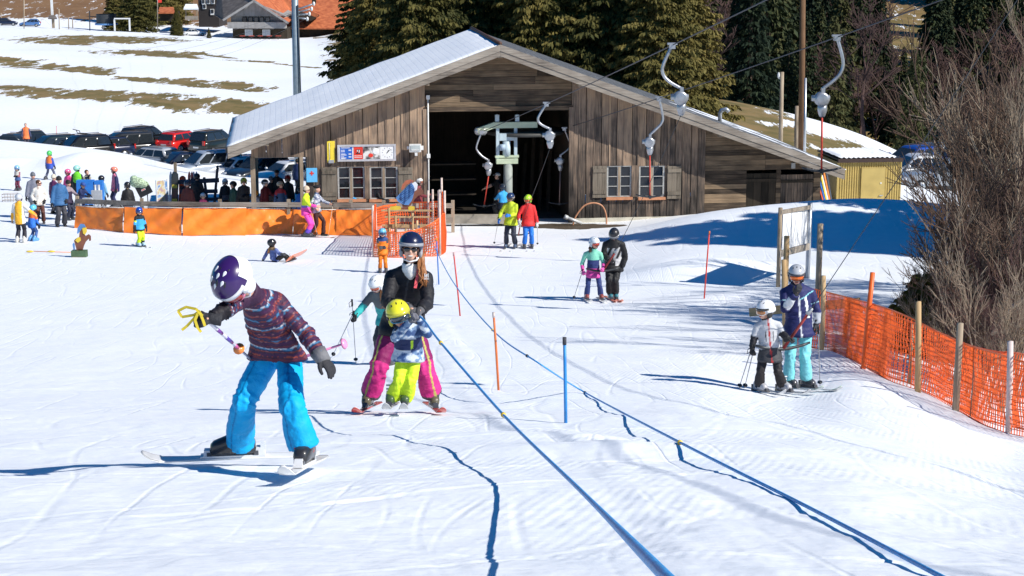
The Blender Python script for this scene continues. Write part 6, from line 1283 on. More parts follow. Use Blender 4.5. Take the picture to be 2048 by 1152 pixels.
simple(578, 432, 84, -20, 'person in black coat with red helmet at the inner rail', (0.02, 0.02, 0.024), (0.02, 0.02, 0.02), dict(), hc=(0.5, 0.03, 0.03))
simple(725, 450, 84, 20, 'child in orange jacket and white helmet between the hut windows', (0.75, 0.22, 0.03), (0.03, 0.03, 0.04), dict(), hc=(0.7, 0.7, 0.68))
simple(205, 420, 70, 160, 'child in light blue jacket with black helmet behind the ticket gates', (0.2, 0.42, 0.62), (0.03, 0.03, 0.04), dict(), hc=BLACK)
simple(110, 428, 82, 150, 'person in plum jacket and cream hat behind the man in steel blue', (0.12, 0.03, 0.10), (0.03, 0.03, 0.04), dict(), head='beanie', hc=(0.6, 0.55, 0.45), shoes=BLACK)
# guests on the terrace of the chalet, far off
rr = random.Random(11)
for k in range(14):
    px = 478 + 8.2 * k + rr.uniform(-2, 2); b = G(px, 75 + rr.uniform(-0.5, 1.2), 250); c = rr.choice([(0.5, 0.04, 0.04), (0.6, 0.6, 0.62), (0.04, 0.06, 0.15), (0.3, 0.05, 0.05), (0.55, 0.4, 0.35), (0.02, 0.02, 0.03)])
    nm = {0.5: 'red', 0.6: 'white', 0.04: 'navy', 0.3: 'dark red', 0.55: 'beige', 0.02: 'black'}[c[0]]
    dress(stand(1.25, b, rad(rr.uniform(-90, 90)), armL='fwd'), 1.25, label='tiny guest in %s top on the terrace below the chalet balcony' % nm, group='guests in %s tops on the chalet terrace' % nm, jacket=solid(c), pants=solid((0.05, 0.05, 0.06)), head='short_hair', hc=(0.05, 0.03, 0.02), voxel=0.05, shoes=BLACK, hs=1.0)
flush_jobs()
# ------------------------------------------------------------------ the T-bar lift
def hangpt(line, Y): return Vector((line[0] + (60.6 - Y) * 0.172, Y, line[1] + (60.6 - Y) * line[2]))
def mk_line(px, py, px2, py2):
    a = at(px, py, 60.6); x0 = a.x; u = (px2 - CX) / F
    lo, hi = 10, 60
    for _ in range(40):
        m_ = 0.5 * (lo + hi); p = at(px2, py2, m_)
        if p.x < x0 + (60.6 - m_) * 0.172: lo = m_
        else: hi = m_
    p = at(px2, py2, lo); return (x0, a.z, (p.z - a.z) / (60.6 - lo))
LA = mk_line(968, 262, 1470, 0); LB = mk_line(1145, 252, 1800, 0)
def on_line(line, px):
    lo, hi = 5, 62
    for _ in range(40):
        m_ = 0.5 * (lo + hi); x = proj(hangpt(line, m_))[0]
        if x > px: lo = m_
        else: hi = m_
    return lo
for ln, lab in ((LA, 'dark steel haul rope running up from the drive wheel, uphill side'), (LB, 'dark steel haul rope of the returning hangers beside the uphill rope')):
    q = MB(); q.tube([hangpt(ln, y) + Vector((0, 0, -0.0009 * (y + 10) * (60.6 - y) * 0.25)) for y in np.linspace(60.6, -12, 40)], 0.0125, 6); o = q.build('haul_rope', mat('rope_steel', (0.04, 0.045, 0.055), 0.5, 0.3)); tag(o, lab, 'cable', 'haul ropes of the lift')
def sagpt(ln, y): return hangpt(ln, y) + Vector((0, 0, -0.0009 * (y + 10) * (60.6 - y) * 0.25))
REDR = mat('red_rod_paint', (0.55, 0.05, 0.03), 0.5, var=0.25, scale=20); ALU = mat('cast_aluminium', (0.42, 0.43, 0.45), 0.35, 0.6, var=0.15, scale=10)
def crossbar(mb, c, w, ax=Vector((1, 0, 0))):
    ax = Vector(ax).normalized(); pts = [c + ax * (w * t) + Vector((0, 0, 0.07 * abs(t * 2) ** 2)) for t in (-0.5, -0.35, -0.15, 0, 0.15, 0.35, 0.5)]; mb.tube(pts, [0.018, 0.022, 0.025, 0.028, 0.025, 0.022, 0.018], 8)
def hanger(line, arm, box, rod, label, bar=True, red=True, rope_to=None):
    Y = on_line(line, arm[0][0]); top = sagpt(line, Y); f_ = 1.0
    root = thing('t_bar_hanger', top, label, 'lift hanger', 'T-bar hangers on the haul ropes')
    dx, dy = proj(top); pts = [at(x + dx - arm[0][0], y + dy - arm[0][1], Y) for x, y in arm]
    q = MB(); fine = []
    for i in range(len(pts) - 1):
        p0, p1, p2, p3 = pts[max(i - 1, 0)], pts[i], pts[i + 1], pts[min(i + 2, len(pts) - 1)]
        for t in (0, 0.25, 0.5, 0.75): fine.append(0.5 * ((2 * p1) + (p2 - p0) * t + (2 * p0 - 5 * p1 + 4 * p2 - p3) * t * t + (3 * p1 - p0 - 3 * p2 + p3) * t ** 3))
    fine.append(pts[-1]); q.tube(fine, 0.034, 10); q.build('arm', ALU, root)
    q = MB(); q.box(top + Vector((0, 0, -0.02)), (0.12, 0.16, 0.1)); q.box(top + Vector((0.0, 0, 0.03)), (0.2, 0.1, 0.04)); q.build('rope_clamp', ALU, root)
    b = at(box[0], box[1], Y)
    b = pts[-1] + Vector((0.0, 0, -0.2)); 
    q = MB(); q.tube([b + Vector((0, -0.10, 0)), b + Vector((0, -0.085, 0)), b + Vector((0, 0.085, 0)), b + Vector((0, 0.10, 0))], [0.10, 0.145, 0.145, 0.10], 18); h = q.build('reel_housing', ALU, root)
    q = MB(); q.tube([b + Vector((-0.2, 0, 0.02)), b + Vector((0.16, 0, 0.02))], 0.06, 12); q.box(b + Vector((0.02, 0, 0.15)), (0.07, 0.12, 0.14)); q.build('reel_hub', ALU, root)
    q = MB(); q.loft([(b + Vector((0.02, 0, z)), Vector((a, 0, 0)), Vector((0, a * 0.8, 0))) for z, a in ((-0.08, 0.09), (-0.22, 0.10), (-0.33, 0.065), (-0.36, 0.04))], 12); q.build('rope_guide', ALU, root)
    st = b + Vector((0.02, 0, -0.34))
    if rope_to is not None:
        q = MB(); n = 10; q.tube([st.lerp(rope_to, t / n) + Vector((0, 0, -0.25 * (t / n) * (1 - t / n))) for t in range(n + 1)], 0.007, 5); q.build('pull_rope', DARKM, root)
    elif rod:
        e = at(rod[0], rod[1], Y); q = MB(); q.tube([st, e], 0.02, 8); rd = q.build('rod', REDR if red else mat('bare_rod', (0.32, 0.22, 0.2), 0.5, 0.3), root)
        if bar: q = MB(); crossbar(q, e, 0.8); q.box(e, (0.07, 0.07, 0.09)); q.build('crossbar', DARKM, root)
    return root
def tbar(p0, p1, label, ax):
    root = thing('t_bar', p1, label, 'T-bar'); q = MB(); q.tube([p0, p1], [0.018, 0.024], 8); q.build('rod', mat('rod_red_brown', (0.30, 0.04, 0.035), 0.5, var=0.25, scale=20), root)
    q = MB(); crossbar(q, p1, 0.8, ax); q.build('crossbar', DARKM, root); d = (p0 - p1).normalized(); q = MB(); q.tube([p0 - d * 0.06, p0 + d * 0.05], [0.035, 0.025], 10); q.build('rod_socket', ALU, root)
# riders' bars
rt0, rt1 = at(1620, 622, Yr - 0.22), at(1566, 698, Yr - 0.05)
tbar(rt0, rt1, 'red brown T-bar slung between the child and the skier in turquoise trousers', Vector((1, 0.25, 0)))
gt0, gt1 = at(1232, 502, Yg - 0.45), at(1206, 542, Yg - 0.12); tbar(gt0, gt1, 'red brown T-bar between the girl in mint and the man in black', Vector((1, 0.2, 0)))
ag0, ag1 = at(1040, 452, 54.0), at(1037, 470, 54.9); tbar(ag0, ag1, 'T-bar behind the man in lime and the skier in red', Vector((1, 0.1, 0)))
hanger(LA, [(1345, 72), (1328, 108), (1326, 128), (1338, 144), (1362, 158)], (1357, 183), None, 'hanger paying out its rope to the girl and the man in black', rope_to=gt0)
hanger(LB, [(1675, 58), (1687, 104), (1683, 128), (1668, 145), (1645, 162)], (1647, 185), (1643, 342), 'hanger with a bright red rod and wide crossbar before the annex')
hanger(LA, [(1093, 212), (1077, 238), (1078, 249), (1085, 255), (1099, 262)], (1100, 275), None, 'hanger at the doorway edge paying out rope to the pair in lime and red', rope_to=ag0)
hanger(LB, [(1122, 258), (1132, 284), (1133, 294), (1127, 302), (1113, 312)], (1114, 323), (1119, 408), 'hanger with bare rod and crossbar in the right half of the doorway', red=False)
hanger(LB, [(1318, 198), (1326, 234), (1323, 248), (1313, 259), (1299, 272)], (1301, 285), (1300, 394), 'hanger with thin red rod before the right windows')
hanger(LA, [(963, 264), (953, 292), (955, 302), (964, 312), (976, 320)], (975, 330), (968, 412), 'hanger with red rod held by the lift attendant')
yb_ = 20.0; top = sagpt(LA, yb_); root = thing('t_bar_hanger', top, 'hanger paying out its rope to the child and skier in turquoise', 'lift hanger', 'T-bar hangers on the haul ropes')
q = MB(); q.tube([top, top + Vector((-0.2, 0, -0.4)), top + Vector((0, 0, -0.75))], 0.034, 8); q.build('arm', ALU, root); q = MB(); q.tube([top + Vector((0, -0.1, -0.9)), top + Vector((0, 0.1, -0.9))], 0.14, 16); q.build('reel_housing', ALU, root)
q = MB(); e = top + Vector((0, 0, -1.05)); q.tube([e.lerp(rt0, t / 10) for t in range(11)], 0.006, 5); q.build('pull_rope', DARKM, root)
# drive station in the doorway
dp_ = HW(W(1013, 330, 0.5)[0], 0.5, 0); root = thing('lift_drive', HW(W(1013, 440, 0.5)[0], 0.5, ZB), 'pale green and grey lift drive frame with bullwheel beam in the hut doorway', 'lift machinery', rz=HA)
def DP(px, py, t=0.5):
    s, z = W(px, py, t); s0_ = W(1013, 440, 0.5)[0]; return Vector((s - s0_, t - 0.5, z - ZB))
def dbox(nm, px0, py0, px1, py1, th, m, t=0.5):
    a = DP(px0, py1, t); b = DP(px1, py0, t); q = MB(); q.box((a + b) / 2, (abs(b.x - a.x), th, abs(b.z - a.z))); return q.build(nm, m, root, False)
dbox('beam', 988, 243, 1074, 256, 0.22, LIFTG); q = MB(); q.bar(DP(990, 249), DP(955, 262), 0.2, 0.2); q.build('beam_arm', LIFTG, root, False)
for px in (995, 1031): dbox('column', px - 3, 245, px + 3, 326, 0.16, LIFTB)
dbox('upper_panel', 998, 266, 1029, 281, 0.18, LIFTB); dbox('lower_rail', 990, 310, 1037, 315, 0.22, LIFTG); dbox('base_box', 992, 316, 1035, 327, 0.3, LIFTG)
q = MB(); q.tube([DP(1013, 282), DP(1013, 312)], 0.14, 14); q.build('gear_shaft', LIFTB, root, False)
q = MB(); q.tube([DP(1004, 288) + Vector((0, -0.1, 0)), DP(1004, 300) + Vector((0, -0.1, 0))], 0.11, 12); q.build('motor', mat('motor_blue_grey', (0.35, 0.45, 0.55), 0.5), root, False)
q = MB(); q.tube([DP(1016, 327), DP(1016, 447)], 0.16, 12); q.build('mast', mat('mast_grey', (0.3, 0.33, 0.3), 0.6), root, False)
for px in (994, 1034): q = MB(); q.box(DP(px, 236), (0.14, 0.14, 0.24)); q.tube([DP(px, 238), DP(px, 228)], 0.025, 6); q.build('tension_bolt', LIFTB, root, False)
bw_c = DP(1050, 262, 1.6); q = MB(); q.tube([bw_c + Vector((0, 0, -0.06)), bw_c + Vector((0, 0, 0.06))], 1.45, 36); q.build('bullwheel', mat('bullwheel_dark', (0.06, 0.06, 0.055), 0.6), root, False)
for px in (956, 966): q = MB(); q.tube([DP(px, 262) + Vector((0, -0.1, 0)), DP(px, 262) + Vector((0, 0.1, 0))], 0.14, 14); q.build('sheave', STEEL, root, False)
q = MB(); q.prism([(DP(1010, 343).x, DP(1010, 343).z), (DP(1014, 330).x, DP(1014, 330).z), (DP(1014, 360).x, DP(1014, 360).z)], lambda u, v, t: (u, t, v), -0.05, -0.03); q.build('pennant', mat('pale_canvas', (0.45, 0.46, 0.36), 0.8), root, False)

# ------------------------------------------------------------------ rope tow with its plastic covered rope
BLUER = mat('blue_plastic_hose', (0.04, 0.30, 0.66), 0.45, var=0.2, scale=25, bump=0.3, bscale=90); YEL = mat('yellow_ring', (0.75, 0.50, 0.04), 0.5)
def spl(P_, n=8):
    out = []
    for i in range(len(P_) - 1):
        p0, p1, p2, p3 = P_[max(i - 1, 0)], P_[i], P_[i + 1], P_[min(i + 2, len(P_) - 1)]
        for j in range(n):
            t = j / n; out.append(0.5 * ((2 * p1) + (p2 - p0) * t + (2 * p0 - 5 * p1 + 4 * p2 - p3) * t * t + (3 * p1 - p0 - 3 * p2 + p3) * t ** 3))
    out.append(P_[-1]); return out
def above(px, py, h):
    lo, hi = 1.0, G(px, py, 1.5).y
    for _ in range(30):
        m_ = (lo + hi) / 2; p = at(px, py, m_)
        if p.z - gz(p.x, p.y) > h: lo = m_
        else: hi = m_
    return at(px, py, lo)
def tow_rope(pts, rings, label, hh):
    P_ = spl([at(*p[:3]) if len(p) > 2 else above(*p, hh) for p in pts]); root = thing('tow_rope', P_[len(P_) // 2], label, 'rope', 'ropes of the children\'s tow'); q = MB(); q.tube(P_, 0.0098, 10); q.build('rope', BLUER, root)
    for px, m in rings:
        k = min(range(len(P_)), key=lambda i: abs(proj(P_[i])[0] - px)); d = (P_[min(k + 1, len(P_) - 1)] - P_[max(k - 1, 0)]).normalized(); q = MB(); q.tube([P_[k] - d * 0.022, P_[k] + d * 0.022], 0.018, 12); q.build('clamp_ring', m, root)
tow_rope([(836, 630, Yk - 0.30), (850, 643, Yk - 0.7), (882, 686, Yk - 2.4), (1007, 830), (1160, 980), (1330, 1152), (1425, 1250)], ((882, YEL), (1007, YEL)), 'thick blue tow rope running from the small child\'s hands down the slope', 0.28)
tow_rope([(868, 492, 46.5), (905, 562, 34), (985, 660, 23.5), (1080, 728, 19.2), (1170, 785), (1360, 885), (1600, 1006), (1880, 1152), (2050, 1240)], ((985, YEL), (1170, DARKM), (1360, YEL), (1050, DARKM)), 'long blue return rope of the tow between the marker poles', 0.015)
q = MB(); q.tube([at(837, 616, Yk - 0.38), at(832, 640, Yk - 0.38)], 0.022, 10); o = q.build('tow_bar', fabric((0.05, 0.05, 0.055))); tag(o, 'dark tow handle under the small child\'s gloved hands', 'handle')

# ------------------------------------------------------------------ marker poles
def marker(px0, py0, px1, py1, c, label, r=0.016, cap=None):
    b = G(px1, py1); h = (py1 - py0) / ppm(b); t = at(px0, py0, b.y); t = b + (t - b).normalized() * h
    root = thing('marker_pole', b, label, 'marker pole', 'slalom marker poles'); q = MB(); q.tube([b - Vector((0, 0, 0.1)), b.lerp(t, 0.5), t], [r, r, r * 0.9], 10); q.build('pole', mat('pole_%d' % int(c[0] * 100), c, 0.45, var=0.15, scale=14), root)
    q = MB(); q.tube([t - Vector((0, 0, 0.06)), t + Vector((0, 0, 0.01))], r * 1.15, 10); q.build('pole_cap', fabric(cap or c), root)
marker(873, 476, 878, 569, (0.02, 0.17, 0.55), 'blue marker pole beside the orange net pen', cap=(0.5, 0.3, 0.05)); marker(1129, 672, 1132, 846, (0.03, 0.25, 0.62), 'blue marker pole with dark cap between the two tows', cap=(0.05, 0.05, 0.06))
marker(907, 503, 921, 632, (0.60, 0.06, 0.05), 'dark red marker pole leaning by the return rope', cap=(0.5, 0.3, 0.3)); marker(987, 622, 998, 781, (0.72, 0.17, 0.04), 'orange marker pole leaning beside the blue return rope', cap=(0.6, 0.5, 0.45))
marker(1419, 461, 1408, 597, (0.75, 0.05, 0.02), 'red marker pole standing on the snow bank', cap=(0.75, 0.2, 0.05)); marker(113, 252, 113, 280, (0.6, 0.05, 0.05), 'thin red marker pole beyond the parked cars')

# ------------------------------------------------------------------ nets and fences
NET = mat('orange_net_plastic', (0.82, 0.14, 0.03), 0.4, var=0.15, scale=4); NETM = NET
def net(top, bot, cell, strand, name, parent, m=NET, bow=0.04, seed=0):
    """a net of real strands hung between two polylines"""
    T = spl(top, 6); Bt = spl(bot, 6); L_ = [0]
    for i in range(1, len(T)): L_.append(L_[-1] + (Bt[i] - Bt[i - 1]).length)
    nc = max(4, int(L_[-1] / cell)); h = sum((a - b).length for a, b in zip(T, Bt)) / len(T); nr = max(3, int(h / cell)); q = MB()
    def pt(u, v):
        s = u * L_[-1]; k = max(0, min(len(L_) - 2, int(np.searchsorted(L_, s) - 1))); t = (s - L_[k]) / max(L_[k + 1] - L_[k], 1e-6)
        p = Bt[k].lerp(Bt[k + 1], t).lerp(T[k].lerp(T[k + 1], t), v); w = float(vnoise(s * 1.7 + seed, v * 2.2, 3)) * bow * 2
        return p + Vector((w * 0.5, -w, w * 0.25 * (1 if 0 < v < 1 else 0)))
    g = [[pt(i / nc, j / nr) for j in range(nr + 1)] for i in range(nc + 1)]
    for i in range(nc + 1):
        for j in range(nr):
            a, b = g[i][j], g[i][j + 1]; w = Vector((strand / 2, 0, 0)); q.add([a - w, a + w, b + w, b - w], [(0, 1, 2, 3)])
    for j in range(nr + 1):
        for i in range(nc):
            a, b = g[i][j], g[i + 1][j]; w = Vector((0, 0, strand * (0.42 if 0 < j < nr else 0.9))); off = Vector((0, -0.004, 0)); q.add([a - w + off, b - w + off, b + w + off, a + w + off], [(0, 1, 2, 3)])
    o = q.build(name, m, parent, fixn=False); o['kind'] = 'stuff'; return o
PW_ = wood('pale_stake_timber', [(0.3, (0.30, 0.19, 0.09)), (0.5, (0.45, 0.30, 0.15)), (0.75, (0.58, 0.42, 0.24))], 'Z', 16, 0.25, 3.0, 0.4)
base = [(1572, 694), (1640, 698), (1722, 730), (1783, 763), (1847, 785), (1910, 818), (1982, 856), (2048, 874), (2110, 890)]; tops = [566, 580, 601, 620, 650, 680, 703, 723, 742]
Bp = [G(px, py, 12) for px, py in base]; Tp = []
for b, (px, py), ty in zip(Bp, base, tops): Tp.append(Vector((b.x + 0.02, b.y, b.z + (py - ty) / ppm(b))))
root = thing('safety_net_fence', Bp[3], 'orange plastic safety net on stakes along the edge of the lift track', 'net fence'); net(Tp, Bp, 0.066, 0.014, 'net', root, bow=0.05)
def stake(px, py0, py1, r, m, nm='stake', dx=0, par=None, Yo=0.05):
    b = G(px, py1, 12) + Vector((0, Yo, 0)); h = (py1 - py0) / ppm(b); q = MB(); q.tube([b - Vector((0, 0, 0.15)), b + Vector((dx * 0.5, 0, h * 0.5)), b + Vector((dx, 0, h))], [r, r * 0.97, r * 0.92], 10); return q.build(nm, m, par)
ORP = mat('orange_post_paint', (0.80, 0.13, 0.02), 0.45, var=0.12, scale=8)
stake(1727, 543, 738, 0.042, ORP, par=root, dx=0.09); stake(1838, 601, 785, 0.045, PW_, par=root, dx=-0.06); stake(1913, 644, 822, 0.05, WOODP, par=root); stake(2020, 680, 868, 0.042, mat('white_stake', (0.62, 0.52, 0.48), 0.6, var=0.15), par=root, dx=-0.05); stake(1645, 550, 700, 0.045, PW_, par=root, dx=-0.02); stake(1572, 518, 696, 0.05, PW_, par=root, dx=-0.08)
q = MB(); q.bar(G(1500, 640, 20) + Vector((0, 0, 0.16)), G(1722, 690, 20) + Vector((0, 0.3, 0.72)), 0.05, 0.17); o = q.build('timber_beam', wood('beam_wood', [(0.3, (0.30, 0.18, 0.08)), (0.6, (0.50, 0.33, 0.17)), (0.85, (0.6, 0.45, 0.26))], 'X', 16, 0.2)); tag(o, 'pale timber beam lying behind the orange net by the T-bar riders', 'beam')
# second net layer farther back behind the stakes
Bq = [G(px, py, 12) + Vector((0, 0.9, -0.1)) for px, py in base[2:]]; Tq = [b + Vector((0, 0, 0.95)) for b in Bq]
root = thing('back_net_fence', Bq[2], 'slack second orange net hanging behind the staked net', 'net fence'); net(Tq, Bq, 0.085, 0.016, 'net', root, bow=0.16, seed=9)
for k in range(0, len(Bq), 2): q = MB(); q.tube([Bq[k], Tq[k]], 0.03, 8); q.build('stake', WOODP, root)

# blank notice frame on two posts
fa, fb = at(1561, 418, 41.4), at(1620, 408, 42.6); g1, g2 = fa.copy(), fb.copy(); g1.z = gz(fa.x, fa.y); g2.z = gz(fb.x, fb.y)
root = thing('notice_frame', g1, 'pale blank sheet stretched between two weathered posts beside the track', 'sign frame')
for g, f_, w_ in ((g1, fa, 0.075), (g2, fb, 0.085)): q = MB(); q.tube([g - Vector((0, 0, 0.1)), Vector((g.x, g.y, f_.z + 0.03))], w_ * 0.7, 8); q.build('post', WOODP if g is g1 else STEEL, root)
zb1, zb2 = at(1561, 499, 41.4).z, at(1620, 486, 42.6).z
q = MB(); d_ = Vector((0.0, -0.04, 0)); q.add([Vector((g1.x + .06, g1.y, zb1)) + d_, Vector((g2.x - .06, g2.y, zb2)) + d_, Vector((g2.x - .06, g2.y, fb.z - 0.13)) + d_, Vector((g1.x + .06, g1.y, fa.z - 0.13)) + d_, Vector((g1.x + .06, g1.y + .01, zb1)), Vector((g2.x - .06, g2.y + .01, zb2)), Vector((g2.x - .06, g2.y + .01, fb.z - 0.13)), Vector((g1.x + .06, g1.y + .01, fa.z - 0.13))], [(0, 1, 2, 3), (7, 6, 5, 4), (0, 4, 5, 1), (1, 5, 6, 2), (2, 6, 7, 3), (3, 7, 4, 0)]); q.build('sheet', mat('grey_white_sheet', (0.74, 0.75, 0.77), 0.7, var=0.06), root)
for z1, z2 in ((fa.z - 0.07, fb.z - 0.07), (zb1 - 0.10, zb2 - 0.08)): q = MB(); q.bar(Vector((g1.x, g1.y - 0.05, z1)), Vector((g2.x, g2.y - 0.05, z2)), 0.04, 0.16 if z1 < fa.z - 0.5 else 0.1); q.build('rail', WOODG, root)
for px, py0, py1, lab in ((1569, 470, 620, 'short round timber post beside the blank notice frame'), (1634, 445, 640, 'grey split post behind the blank notice frame')):
    b = G(px, py1, 20); q = MB(); h = (py1 - py0) / ppm(b); q.tube([b - Vector((0, 0, .1)), b + Vector((0, 0, h))], 0.06, 10); o = q.build('timber_post', PW_ if px == 1569 else WOODP); tag(o, lab, 'post')

# orange banner fence with its timber rail
m, N, L, p = nodes_of('orange_tarpaulin'); p.inputs['Base Color'].default_value = (0.84, 0.17, 0.02, 1); p.inputs['Roughness'].default_value = 0.33
tc = N.new('ShaderNodeTexCoord'); n_ = N.new('ShaderNodeTexNoise'); n_.inputs['Scale'].default_value = 2.5; n_.inputs['Detail'].default_value = 6; n_.inputs['Distortion'].default_value = 1.2; L.new(tc.outputs['Object'], n_.inputs['Vector']); bp = N.new('ShaderNodeBump'); bp.inputs['Strength'].default_value = 0.3; bp.inputs['Distance'].default_value = 0.05; L.new(n_.outputs['Fac'], bp.inputs['Height']); L.new(bp.outputs[0], p.inputs['Normal'])
cr = ramp(N, [(0.3, (0.90, 0.21, 0.025)), (0.6, (0.95, 0.26, 0.035))]); L.new(n_.outputs['Fac'], cr.inputs[0]); L.new(cr.outputs[0], p.inputs['Base Color']); TARP = m
edges = [(149, 416, 456), (245, 420, 465), (247, 418, 466), (362, 421, 472), (365, 420, 472), (491, 420, 471), (488, 421, 470), (585, 423, 469), (586, 423, 469), (676, 424, 471), (672, 423, 471), (747, 423, 473)]
def banner(e0, e1, k):
    b0 = G(e0[0], e0[2], 30); b1 = G(e1[0], e1[2], 30); b1.y += 0.05 * (k % 2); t0 = b0 + Vector((0, 0, (e0[2] - e0[1]) / ppm(b0))); t1 = b1 + Vector((0, 0, (e1[2] - e1[1]) / ppm(b1))); t0.y += 0.34; t1.y += 0.34; t0.z += 0.03; t1.z += 0.03
    labs = ['at the open left end of the rail', 'behind the child in yellow trousers', 'below the ski rack', 'below the orange helmeted child', 'behind the man in the beret', 'beside the net pen, strongly creased']
    root = thing('tarpaulin_banner', b0.lerp(b1, 0.5), 'orange tarpaulin banner ' + labs[k], 'banner', 'orange banners along the rail'); q = MB(); n, r_ = 40, 16; vs = []; fs = []
    for i in range(n + 1):
        for j in range(r_ + 1):
            u, v = i / n, j / r_; p = b0.lerp(b1, u).lerp(t0.lerp(t1, u), v); s = u * 2.2 + k * 7; w = 0.07 * float(fbm(np.array(s * 1.6 + v * 1.3), np.array(v * 1.2 - u), 3, 5)) + 0.07 * math.sin(14 * (u - 0.55 * v) + k) * float(0.5 + vnoise(s * 0.9, v, 2))
            pull = 0.03 * math.sin(math.pi * u) * (v - 0.5) * -2; vs.append(p + Vector((0, w, pull)))
    for i in range(n):
        for j in range(r_): a = i * (r_ + 1) + j; fs.append((a, a + 1, a + r_ + 2, a + r_ + 1))
    q.add(vs, fs, True); q.build('sheet', TARP, root)
    q = MB(); q.tube([t0 + Vector((0, 0.02, 0)), t1 + Vector((0, 0.02, 0))], 0.012, 6); q.build('top_cord', WHITEP, root)
for k in range(6): banner(edges[2 * k], edges[2 * k + 1], k)
root = thing('timber_rail_fence', G(440, 466, 30) + Vector((0, 0.5, 0)), 'long grey timber rail fence behind the orange banners', 'fence')
rp = [(150, 402, 456), (280, 407, 468), (437, 409, 470), (575, 409, 470), (700, 410, 470), (766, 411, 470), (905, 411, 468)]
tops_ = []
for k, (px, ty, by) in enumerate(rp):
    b = G(px, by, 30) + Vector((0, 0.5, 0)); t = b + Vector((0, 0, (by - ty) / ppm(b) + 0.05)); tops_.append(t); q = MB(); q.box((b + t) / 2, (0.11, 0.11, (t - b).length + 0.1)); q.build('post', WOODP, root)
for k in range(len(tops_) - 1):
    a, b = tops_[k], tops_[k + 1]; q = MB(); q.bar(a + Vector((0.0, -0.075, -0.12)), b + Vector((-0.01, -0.075, -0.12)), 0.04, 0.16); q.build('rail', WOODG, root)
q = MB(); q.bar(tops_[-2] + Vector((0, -0.07, -0.6)), tops_[-1] + Vector((0, -0.07, -0.6)), 0.04, 0.14); q.build('rail', WOODG, root)
root = thing('inner_rail_fence', G(650, 436, 40), 'shorter grey timber rail inside the queue', 'fence')
for px0, px1 in ((600, 720), (470, 560), (690, 770)):
    a = G(px0, 436, 40) + Vector((0, 0, 0.72)); b = G(px1, 436, 40) + Vector((0, 0, 0.72)); q = MB(); q.bar(a, b, 0.05, 0.16); q.build('rail', WOODG, root)
    for p in (a, b): q = MB(); q.box(p + Vector((0, 0.08, -0.35)), (0.1, 0.1, 0.85)); q.build('post', WOODP, root)

# net pen with the painted horse
root = thing('net_pen', G(815, 516, 30), 'pen of orange netting on pale stakes with timber racks inside', 'pen')
fl, frr = G(747, 515, 30), G(800, 520, 30); cr_ = [G(747, 514, 30), G(790, 516, 30), G(838, 514, 30), G(880, 512, 30), G(890, 500, 30)]; bk = [G(752, 474, 30), G(800, 466, 30), G(884, 468, 30)]
stk = mat('pale_pink_stake', (0.62, 0.50, 0.44), 0.6, var=0.2, scale=9)
def pstake(p, h, r=0.035, m=None): q = MB(); q.tube([p - Vector((0, 0, 0.1)), p + Vector((0, 0, h))], r, 8); q.build('stake', m or stk, root)
for p, h in ((cr_[0], 1.55), (cr_[2], 0.95), (cr_[4], 1.85), (bk[0], 1.0), (bk[2], 1.9), (cr_[3], 2.0)): pstake(p, h)
for px, py0, py1 in ((866, 378, 470), (878, 380, 470), (857, 380, 468), (792, 430, 510), (826, 425, 512), (779, 415, 505), (835, 440, 512)): b = G(px, py1, 30); pstake(b, (py1 - py0) / ppm(b), 0.035, PW_ if px < 850 else stk)
def up_(p, h): return p + Vector((0, 0, h))
net([up_(p, h) for p, h in zip(cr_, (0.8, 0.75, 0.85, 1.15, 1.2))], cr_, 0.075, 0.03, 'net', root, bow=0.1)
net([up_(bk[0], 0.95), up_(bk[1], 1.0), up_(bk[2], 1.1)], bk, 0.085, 0.03, 'net', root, bow=0.08, seed=4)
net([up_(cr_[4], 1.45), up_(bk[2], 1.45)], [cr_[4], bk[2]], 0.075, 0.03, 'net', root, bow=0.05, seed=5); net([up_(cr_[0], 1.4), up_(bk[0], 1.1)], [cr_[0], bk[0]], 0.075, 0.03, 'net', root, bow=0.05, seed=6)
for z, y_, w_ in ((0.75, 0.5, 1.5), (0.95, 0.9, 1.4), (0.55, 1.2, 1.5), (1.15, 0.9, 1.6)):
    c = G(812, 505, 30) + Vector((0, y_, z)); q = MB(); q.box(c, (w_, 0.12, 0.04)); q.build('rack_board', PW_, root)
q = MB(); c = G(800, 500, 30) + Vector((0, 0.3, 0.62)); q.prism([(c.x - 0.16, c.z), (c.x + 0.16, c.z), (c.x, c.z - 0.26)], lambda u, v, t: (u, t, v), c.y, c.y + 0.02); q.build('pennant', WHITEP, root)
def cut(polys, name, px, py, Y, label, cat, scale, rz=0.0, z0=None):
    """painted plywood figure: layers of flat boards, each with its own thickness"""
    p0 = at(px, py, Y); p0.z = z0 if z0 is not None else gz(p0.x, p0.y); root = thing(name, p0, label, cat, rz=rz)
    for k, (nm, m, poly, lay) in enumerate(polys):
        q = MB(); q.prism([((x - px) * scale, (py - y) * scale) for x, y in poly], lambda u, v, t: (u, t, v), -0.012 - 0.012 * lay, 0.012 - 0.012 * lay + 0.001 * k); q.build(nm, m, root, False)
    return root
BRN = mat('painted_brown', (0.20, 0.075, 0.045), 0.6, var=0.2, scale=6); PBL = mat('painted_blue', (0.10, 0.24, 0.50), 0.6, var=0.2, scale=8); PYL = mat('painted_yellow', (0.70, 0.50, 0.05), 0.6, var=0.12); PGR = mat('painted_green', (0.08, 0.14, 0.07), 0.7, var=0.2); PWH = mat('painted_white', (0.75, 0.75, 0.76), 0.6)
def c3(x, y): return (x / 3.84, 220 + y / 3.84)
